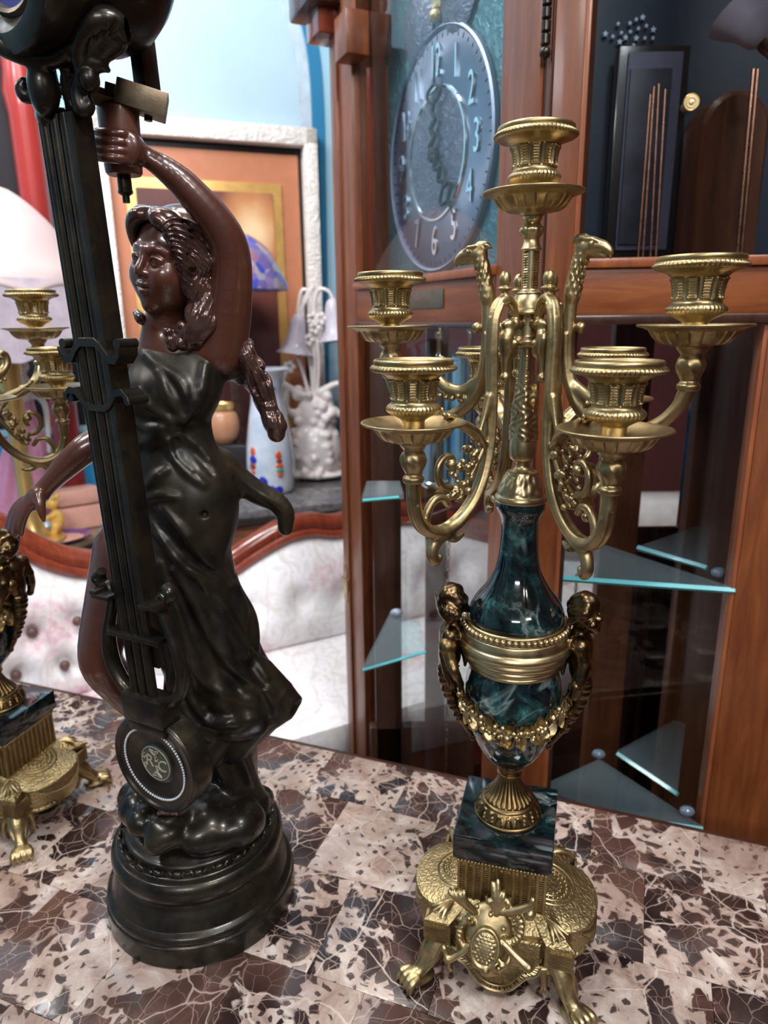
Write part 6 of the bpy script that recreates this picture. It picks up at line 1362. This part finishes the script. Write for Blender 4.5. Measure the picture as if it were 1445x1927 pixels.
# beige pot with a gilt rim
pb = base_at(415, 905) + nB * .13; pb[2] = ZS; kk = np.linalg.norm(pb - _C) / FPX
pc = P(418, 800, pb[1]); zc = pc[2] - ZS
pot = thing('beige_jar', 'round tan jar with a gilt rim on the dark stand left of the glass vase', 'jar', (pc[0], pc[1], ZS + .0))
plain('tan_glaze', (.50, .24, .13), .4, coat=.3); plain('gilt', (.75, .50, .18), .3, .7)
plain('black_lacquer', (.02, .018, .022), .3, coat=.4)
bx = single('black_box', box((pc[0] - .075, pc[1] - .05, ZS + .001), (pc[0] + .075, pc[1] + .005, pc[2] - kk * 32), .004), 'black_lacquer', 'black lacquered box under the tan jar on the sideboard', 'box')
pot.location.z = pc[2] - kk * 31
obj('body', xf(lathe([(kk * 18, -kk * 31), (kk * 27, -kk * 20), (kk * 31, 0), (kk * 28, kk * 18), (kk * 22, kk * 26), (kk * 20, kk * 29)], 32, sub=4), t=pc), 'tan_glaze', pot)
obj('rim', xf(lathe([(kk * 20, kk * 28), (kk * 24, kk * 29), (kk * 24, kk * 38), (kk * 20, kk * 39), (kk * 18, kk * 36)], 32), t=pc), 'gilt', pot)
# stained glass table lamp
lc = P(430, 545, 2.07); kl = np.linalg.norm(lc - _C) / FPX
lmp = thing('stained_glass_lamp', 'table lamp with a purple stained glass dome shade behind the raised arm', 'lamp', (lc[0], lc[1], ZS))
m, nt, b = newmat('stained_glass'); v = coords(nt); vo = nd(nt, 'ShaderNodeTexVoronoi'); vo.inputs['Scale'].default_value = 34; nt.links.new(v, vo.inputs['Vector'])
sx = nd(nt, 'ShaderNodeSeparateColor'); nt.links.new(vo.outputs['Color'], sx.inputs[0]); r = ramp(nt, [(.0, (.18, .14, .40)), (.3, (.26, .20, .42)), (.5, (.36, .34, .42)), (.78, (.36, .18, .26)), (.88, (.06, .08, .50)), (1, (.32, .30, .40))], 'CONSTANT'); nt.links.new(sx.outputs[0], r.inputs[0]); nt.links.new(r.outputs[0], b.inputs['Base Color']); setb(b, Roughness=.25, Coat_Weight=.4, Emission_Strength=.10); nt.links.new(r.outputs[0], b.inputs['Emission Color'])
obj('shade', xf(lathe([(kl * 8, kl * 97), (kl * 40, kl * 90), (kl * 70, kl * 68), (kl * 90, kl * 35), (kl * 104, kl * 3), (kl * 101, kl * 1), (kl * 87, kl * 32), (kl * 66, kl * 64), (kl * 36, kl * 86)], 48, lambda T, R, Z: R * (1 + .015 * np.cos(T * 14)), sub=3), t=lc), 'stained_glass', lmp)
obj('stem', xf(lathe([(kl * 20, ZS - lc[2]), (kl * 22, ZS - lc[2] + kl * 8), (kl * 12, ZS - lc[2] + kl * 30), (kl * 10, -kl * 120), (kl * 20, -kl * 80), (kl * 14, -kl * 40), (kl * 8, 0), (kl * 6, kl * 80), (kl * 9, kl * 100)], 28, sub=4), t=lc), 'bronze_hair', lmp)
# white porcelain tulip lamp covered in flowers
wb_ = base_at(598, 900); kw = np.linalg.norm(wb_ - _C) / FPX
tl = thing('tulip_lamp', 'white porcelain flower lamp with frosted tulip shades right of the glass vase', 'lamp', tuple(wb_))
plain('white_porcelain', (.80, .74, .72), .35, coat=.4, var=.10, vscale=25); plain('frosted_glass', (.62, .58, .66), .4, coat=.2)
s = Sculpt(tuple(wb_ + np.array([-kw * 75, -kw * 60, -.002])), tuple(wb_ + np.array([kw * 75, kw * 60, kw * 215])), .0052)
random.seed(8)
s.ell(wb_ + np.array([0, 0, kw * 55]), (kw * 48, kw * 40, kw * 60), k=.01); s.ell(wb_ + np.array([0, 0, kw * 120]), (kw * 34, kw * 28, kw * 40), k=.01); s.ell(wb_ + np.array([0, 0, kw * 9 + .004]), (kw * 56, kw * 44, kw * 9), k=.006)
for k in range(110):
    a = random.uniform(0, 2 * pi); z = random.uniform(5, 165); r_ = 50 - z * .14 + random.uniform(-5, 5); s.ball(wb_ + np.array([kw * r_ * cos(a), kw * r_ * .8 * sin(a), kw * z]), kw * random.uniform(5, 10), .006)
for x0, z0, x1, z1_, x2, z2_ in ((-10, 150, -52, 175, -58, 190), (10, 160, 40, 175, 56, 172), (-20, 120, -50, 130, -48, 165), (20, 140, 45, 120, 60, 135)): s.chain([wb_ + np.array([kw * x, -kw * 12, kw * z]) for x, z in ((x0, z0), (x1, z1_), (x2, z2_))], [kw * 8, kw * 6, kw * 5], .006, sm=3)
obj('flower_base', s.mesh(), 'white_porcelain', tl, angle=0)
wy = wb_[1]
for pts in (((590, 760), (586, 700), (575, 640), (570, 590), (574, 560), (590, 540), (562, 590)), ((592, 760), (592, 680), (590, 600), (584, 560), (575, 545), (566, 552), (560, 588)), ((596, 760), (600, 680), (594, 610), (592, 570), (600, 545), (618, 548), (628, 566)), ((586, 760), (570, 700), (555, 660), (548, 640))): obj('stem', sweep([P(x, y, wy - .01) for x, y in pts], kw * 3.2, 8, 4), 'white_porcelain', tl)
for top, bot in (((563, 590), (555, 665)), ((624, 562), (634, 640))):
    a, b_ = P(*top, wy - .01), P(*bot, wy - .02); L = np.linalg.norm(b_ - a)
    obj('tulip_shade', xf(lathe([(.006, 0), (.016, L * .06), (.024, L * .25), (.028, L * .55), (.036, L * .82), (.052, L * 1.0), (.050, L * 1.0), (.033, L * .8), (.020, L * .3)], 32, lambda T, R, Z: R * (1 + .07 * (Z / L) ** 3 * np.cos(T * 6)), sub=4), frame(b_ - a, (1, 0, 0)), a), 'frosted_glass', tl)
for x, y in ((588, 600), (592, 618), (580, 640), (604, 600), (532, 700), (545, 690)): obj('blossom', join(*[ball(P(x, y, wy - .02) + kw * 7 * np.array([cos(t), 0, sin(t)]), kw * 5, 8, 6) for t in np.arange(5) * 2 * pi / 5]), 'white_porcelain', tl)

# ------------------------------------------------------------------ large ornate picture on the back wall
def wq(px, py, d): s, z = onwall(px, py, d); return s, z
sL, _ = wq(188, 450, .05); sR, _ = wq(603, 450, .05); zT = (wq(612, 245, .05)[1] + wq(300, 214, .05)[1]) / 2; zB = ZS + .01
pic = thing('framed_painting', 'large ornate cream framed painting with copper mount on the blue back wall', 'picture', tuple(oW + tW * (sL + sR) / 2 + nW * .03 + np.array([0, 0, zB])))
def wbx(s0, s1, z0, z1, d0, d1, bev=.003): M = box((s0, d0, z0), (s1, d1, z1), bev); V = np.asarray(M[0]); return V[:, :1] * tW + V[:, 1:2] * nW + V[:, 2:] * np.array([[0, 0, 1.]]) + oW, [f[::-1] for f in M[1]]
m, nt, b = newmat('cream_gesso'); v = coords(nt); w = nd(nt, 'ShaderNodeTexNoise'); w.inputs['Scale'].default_value = 30; w.inputs['Detail'].default_value = 4; w.inputs['Distortion'].default_value = 3; nt.links.new(v, w.inputs['Vector'])
a2 = ramp(nt, [(.455, (.93, .90, .85)), (.495, (.62, .52, .42)), (.525, (.93, .91, .87))]); nt.links.new(w.outputs['Fac'], a2.inputs[0]); nt.links.new(a2.outputs[0], b.inputs['Base Color']); setb(b, Roughness=.45); bump(nt, b, w.outputs['Fac'], .7, .012)
plain('liner_black', (.008, .006, .006), .5); plain('copper_mount', (.52, .20, .10), .5, var=.06); plain('gold_fillet', (.75, .45, .14), .35, .4)
m, nt, b = newmat('painting'); tc = nd(nt, 'ShaderNodeTexCoord'); mp = nd(nt, 'ShaderNodeMapping'); nt.links.new(tc.outputs['Generated'], mp.inputs[0]); g = nd(nt, 'ShaderNodeTexGradient', gradient_type='SPHERICAL'); mp.inputs['Location'].default_value = (-1.75, 0, -2.75); mp.inputs['Scale'].default_value = (2.1, 0, 3.2)
nt.links.new(mp.outputs[0], g.inputs[0]); r = ramp(nt, [(0, (.10, .030, .026)), (.35, (.20, .06, .04)), (.62, (.60, .26, .10)), (.9, (.95, .68, .38))]); n = noise_tex(nt, tc.outputs['Object'], 9, 4); mm = nd(nt, 'ShaderNodeMath', operation='MULTIPLY_ADD'); mm.inputs[1].default_value = .3; nt.links.new(n.outputs['Fac'], mm.inputs[0]); nt.links.new(g.outputs['Fac'], mm.inputs[2]); mm2 = nd(nt, 'ShaderNodeMath', operation='SUBTRACT'); mm2.inputs[1].default_value = .15; nt.links.new(mm.outputs[0], mm2.inputs[0]); nt.links.new(mm2.outputs[0], r.inputs[0]); nt.links.new(r.outputs[0], b.inputs['Base Color']); setb(b, Roughness=.5)
fw_ = wq(603, 450, .05)[0] - wq(578, 450, .05)[0]; fh = wq(440, 225, .05)[1] - wq(440, 262, .05)[1]
for nm, q in (('frame_side', (sL, sL + fw_, zB, zT)), ('frame_side', (sR - fw_, sR, zB, zT)), ('frame_top', (sL, sR, zT - fh, zT)), ('frame_bottom', (sL, sR, zB, zB + fh))): obj(nm, wbx(*q, .005, .055, .008), 'cream_gesso', pic)
i0, i1, j1 = sL + fw_, sR - fw_, zT - fh; lw = .05
obj('liner', wbx(i0 - .005, i1 + .005, zB, j1 + .005, .006, .012, 0), 'liner_black', pic, smooth=False)
m0, m1, mz = i0 - .0, wq(564, 400, .02)[0], wq(440, 285, .02)[1]
obj('mount', wbx(i0, m1, zB + .01, mz, .012, .018, 0), 'copper_mount', pic, smooth=False)
g0, g1, gz = wq(240, 400, .025)[0], wq(532, 400, .025)[0], wq(440, 342, .025)[1]
obj('fillet', wbx(g0, g1, zB + .02, gz, .018, .024, .002), 'gold_fillet', pic)
obj('canvas', wbx(g0 + .028, g1 - .030, zB + .02, gz - .028, .022, .027, 0), 'painting', pic, smooth=False)

# ------------------------------------------------------------------ left edge: post, dark cabinet, fringed lamp, side table with ornaments
plain('red_lacquer', (.34, .035, .030), .3, coat=.4, var=.15, vscale=5); plain('plum_black', (.006, .004, .008), .75)
pp = P(76, 450, 2.065); kp = np.linalg.norm(pp - _C) / FPX
single('red_post', xf(lathe([(kp * 30, FZ), (kp * 30, FZ + .05), (kp * 23, FZ + .08), (kp * 22, .0), (kp * 22, 1.0), (kp * 26, 1.05), (kp * 22, 1.1), (kp * 24, 1.9)], 24), t=(pp[0], pp[1], 0)), 'red_lacquer', 'tall glossy red post behind the fringed lampshade', 'post')
sa, sb_ = onwall(-70, 400)[0], onwall(114, 400)[0]
obj('dark_panel', wallbox(sa, sb_, -.005, .020, .171, 1.3), 'plum_black', wall, smooth=False)
# side table (its right edge runs away from the viewer)
TZ = -.07; e0, e1 = PZ(20, 1080, TZ), PZ(205, 1003, TZ); ed = (e1 - e0) / np.linalg.norm(e1 - e0); en = np.array([-ed[1], ed[0], 0])
st_ = thing('side_table', 'stepped tan and brown wooden side table carrying ornaments left of the statue', 'table', tuple((e0 + e1) / 2 + en * .3 + np.array([0, 0, FZ + .02])))
def tbx(s0, s1, d0, d1, z0, z1, bev=.003): M = box((s0, d0, z0 - .05), (s1, d1, z1 - .05), bev); V = np.asarray(M[0]); return V[:, :1] * ed + V[:, 1:2] * en + V[:, 2:] * np.array([[0, 0, 1.]]) + np.array([e0[0], e0[1], 0]), M[1]
obj('top', tbx(-.01, .37, .012, .34, -.035, -.02), 'tan_wood', st_); obj('top_edge', tbx(-.01, .37, .004, .34, -.050, -.036), 'ebony', st_); obj('top_edge', tbx(-.01, .37, -.002, .34, -.068, -.051), 'tan_wood', st_); obj('top_edge', tbx(-.01, .37, .006, .34, -.084, -.069), 'ebony', st_); obj('apron', tbx(.0, .36, .015, .33, -.22, -.085), 'walnut', st_)
for s in (.03, .33):
    for d in (.05, .29): obj('leg', tbx(s - .02, s + .02, d - .02, d + .02, FZ + .05, -.2), 'walnut', st_)
KT = 1.08
def put(px, py): return PZ(px, py, TZ)
plain('purple_glaze', (.16, .06, .20), .2, coat=.5); plain('peach_glaze', (.75, .40, .32), .35, coat=.3); plain('yellow_glaze', (.75, .45, .10), .4, coat=.3); plain('pink_glaze', (.70, .22, .28), .3, coat=.4); plain('pale_blue_glaze', (.45, .62, .80), .3, coat=.4); plain('rose_glaze', (.62, .26, .42), .4, coat=.3); plain('leaf_glaze', (.03, .12, .07), .4)
c = put(92, 1022); ps = thing('oval_platter', 'purple rimmed oval platter on the side table', 'platter', tuple(c)); R_ = Rz(.5)
obj('rim', xf(lathe([(.06, 0), (.075, .003), (.093, .012), (.098, .014), (.094, .011), (.076, .001 + .002)], 40), R_, c, (KT, .62 * KT, KT)), 'purple_glaze', ps); obj('well', xf(lathe([(.001, .004), (.060, .004), (.074, .006), (.078, .007)], 40), R_, c, (KT, .62 * KT, KT)), 'peach_glaze', ps)
c = put(150, 992); M = box((-.055, -.030, 0), (.055, .030, .105), .012); cp_ = thing('peach_casket', 'peach porcelain casket with a domed lid behind the yellow bear', 'casket', tuple(c)); obj('body', xf(box((-.055, -.030, 0), (.055, .030, .060), .012), Rz(.6), c, (KT,) * 3), 'peach_glaze', cp_); obj('lid', xf(box((-.056, -.031, .061), (.056, .031, .105), .018), Rz(.6), c, (KT,) * 3), 'peach_glaze', cp_)
c = put(112, 1014) + np.array([.0, .0, .005]); yb = thing('yellow_bear', 'small yellow standing bear figurine on the purple rimmed platter', 'figurine', tuple(c + np.array([0, 0, .012])))
s = Sculpt(tuple(c + np.array([-.04, -.035, .006])), tuple(c + np.array([.045, .035, .125])), .0022)
s.ell(c + np.array([0, 0, .045]), (.017, .015, .024), k=.004); s.ball(c + np.array([-.004, -.002, .085]), .0155, .006); s.ball(c + np.array([-.016, -.006, .081]), .0075, .004)
for sy in (1, -1): s.ball(c + np.array([0.004, sy * .011, .100]), .0055, .002); s.chain([c + np.array([0, sy * .012, .058]), c + np.array([-.022, sy * .014, .048])], [.007, .005], .004); s.chain([c + np.array([0, sy * .009, .03]), c + np.array([-.006, sy * .012, .012]), c + np.array([-.016, sy * .012, .012])], [.010, .008, .007], .004)
MBr = s.mesh(); obj('body', (c + (MBr[0] - c) * KT, MBr[1]), 'yellow_glaze', yb, angle=0)
c = put(50, 1022); single('pink_ball', ball(c + np.array([0, 0, .0245]), .024, 20, 14), 'pink_glaze', 'small pink glazed ball on the side table under the lowered hand', 'ornament')
c = put(80, 1014) + np.array([0, 0, .012]); single('blue_dish', xf(lathe([(.018, 0), (.020, .004), (.034, .022), (.036, .026), (.033, .024), (.018, .007), (.001, .006)], 32), t=c, s=(KT,) * 3), 'pale_blue_glaze', 'pale blue little bowl on the platter beside the yellow bear', 'bowl')
# porcelain dancer
dz = put(45, 988); dn = thing('porcelain_dancer', 'white porcelain dancer figurine in a pink gown on the side table', 'figurine', tuple(dz)); Yd = dz[1]
s = Sculpt(tuple(P(-35, 985, Yd) + np.array([0, -.07, -.01])), tuple(P(110, 645, Yd) + np.array([0, .07, .005])), .0040); s2 = Sculpt(tuple(P(-35, 985, Yd) + np.array([0, -.07, -.01])), tuple(P(125, 700, Yd) + np.array([0, .07, .005])), .0040)
s.ball(P(42, 690, Yd), .016, .006); s.ball(P(36, 672, Yd), .012, .006); s.chain([P(44, 705, Yd), P(46, 722, Yd), P(50, 770, Yd)], [.007, .018, .014], .008)
s.chain([P(52, 728, Yd), P(84, 760, Yd - .02), P(90, 810, Yd - .02), P(92, 850, Yd - .02)], [.010, .008, .007, .006], .005, sm=3); s.chain([P(40, 725, Yd), P(15, 735, Yd - .01), P(0, 690, Yd), P(10, 665, Yd)], [.010, .008, .007, .006], .005, sm=3)
for k in range(8): s.ball(P(20 + k * 6, 742 + (k % 3) * 4, Yd - .015), .010, .006)
s2.loft([(dz[2] + .001, dz[0], Yd, .085, .065), (dz[2] + .04, dz[0], Yd, .080, .06), (P(50, 860, Yd)[2], P(50, 860, Yd)[0], Yd, .062, .05), (P(50, 800, Yd)[2], P(50, 800, Yd)[0], Yd, .034, .03), (P(50, 750, Yd)[2], P(48, 750, Yd)[0], Yd, .018, .018)], .006, lambda T, Z, r: (.005 * np.sin(T * 9) * np.clip((P(50, 780, Yd)[2] - Z) / .1, 0, 1)).astype(np.float32))
obj('figure', s.mesh(), 'white_porcelain', dn, angle=0); obj('gown', s2.mesh(), 'rose_glaze', dn, angle=0)
# fringed lamp
fc = P(-12, 520, 1.70); kf = np.linalg.norm(fc - _C) / FPX
fl_ = thing('fringed_lamp', 'lamp with a pale pink scalloped dome shade and long fringe at the left edge', 'lamp', (fc[0], fc[1], TZ))
m, nt, b = newmat('pink_silk'); v = coords(nt); n = noise_tex(nt, v, 5, 3); r = ramp(nt, [(.3, (.50, .37, .36)), (.7, (.57, .47, .46))]); nt.links.new(n.outputs['Fac'], r.inputs[0]); nt.links.new(r.outputs[0], b.inputs['Base Color']); nt.links.new(r.outputs[0], b.inputs['Emission Color']); setb(b, Roughness=.7, Emission_Strength=.05)
plain('fringe_thread', (.60, .52, .60), .7)
def scal(T, R, Z): t = np.clip((-Z) / (kf * 20), 0, 1); return R, Z + kf * 16 * np.clip(1 - (Z + kf * 30) / (kf * 40), 0, 1) * np.abs(np.sin(T * 4))
obj('shade', xf(lathe([(kf * 12, kf * 132), (kf * 40, kf * 126), (kf * 75, kf * 98), (kf * 105, kf * 62), (kf * 125, kf * 28), (kf * 140, 0), (kf * 146, -kf * 28), (kf * 143, -kf * 28), (kf * 120, kf * 26), (kf * 70, kf * 94), (kf * 20, kf * 124)], 96, scal, sub=3), t=fc), 'pink_silk', fl_, angle=0)
Ms = [sweep([fc + kf * np.array([144 * cos(t), 144 * sin(t), -8]), fc + kf * np.array([146 * cos(t), 146 * sin(t), -60]), fc + kf * np.array([147 * cos(t), 147 * sin(t), -118 + 10 * sin(t * 8)])], kf * 1.25, 5, 0) for t in np.arange(300) * 2 * pi / 300]
fo = obj('fringe', join(*Ms), 'fringe_thread', fl_); fo['kind'] = 'stuff'
obj('stem', xf(lathe([(.07, TZ - fc[2]), (.075, TZ - fc[2] + .015), (.03, TZ - fc[2] + .04), (.018, TZ - fc[2] + .2), (.03, -.12), (.014, -.05), (.008, .0), (.006, kf * 130)], 24, sub=3), t=fc), 'gilt', fl_)
# pieces seen through the cabinet's lower glass
cb = P(1242, 962, 2.45); single('white_cushion', box((cb[0] - .16, 2.41, cb[2] - .055), (cb[0] + .16, 2.55, cb[2] + .055), .03), 'white_porcelain', 'white cushion on the brown bench seen through the cabinet', 'cushion')
bn = thing('brown_bench', 'brown bench behind the cabinet carrying a white cushion', 'bench', (cb[0], 2.5, FZ)); obj('seat', box((cb[0] - .2, 2.38, cb[2] - .11), (cb[0] + .2, 2.6, cb[2] - .0555), .006), 'walnut', bn)
for x in (-.17, .17):
    for y in (2.41, 2.57): obj('leg', box((cb[0] + x - .02, y - .02, FZ), (cb[0] + x + .02, y + .02, cb[2] - .11), .003), 'walnut', bn)
# ------------------------------------------------------------------ lift the whole scene so that the floor is z = 0
for o in list(SC.objects):
    if o.parent is None and o.type not in ('CAMERA', 'LIGHT'): o.location.z += TABLE_H
bpy.context.view_layer.update()
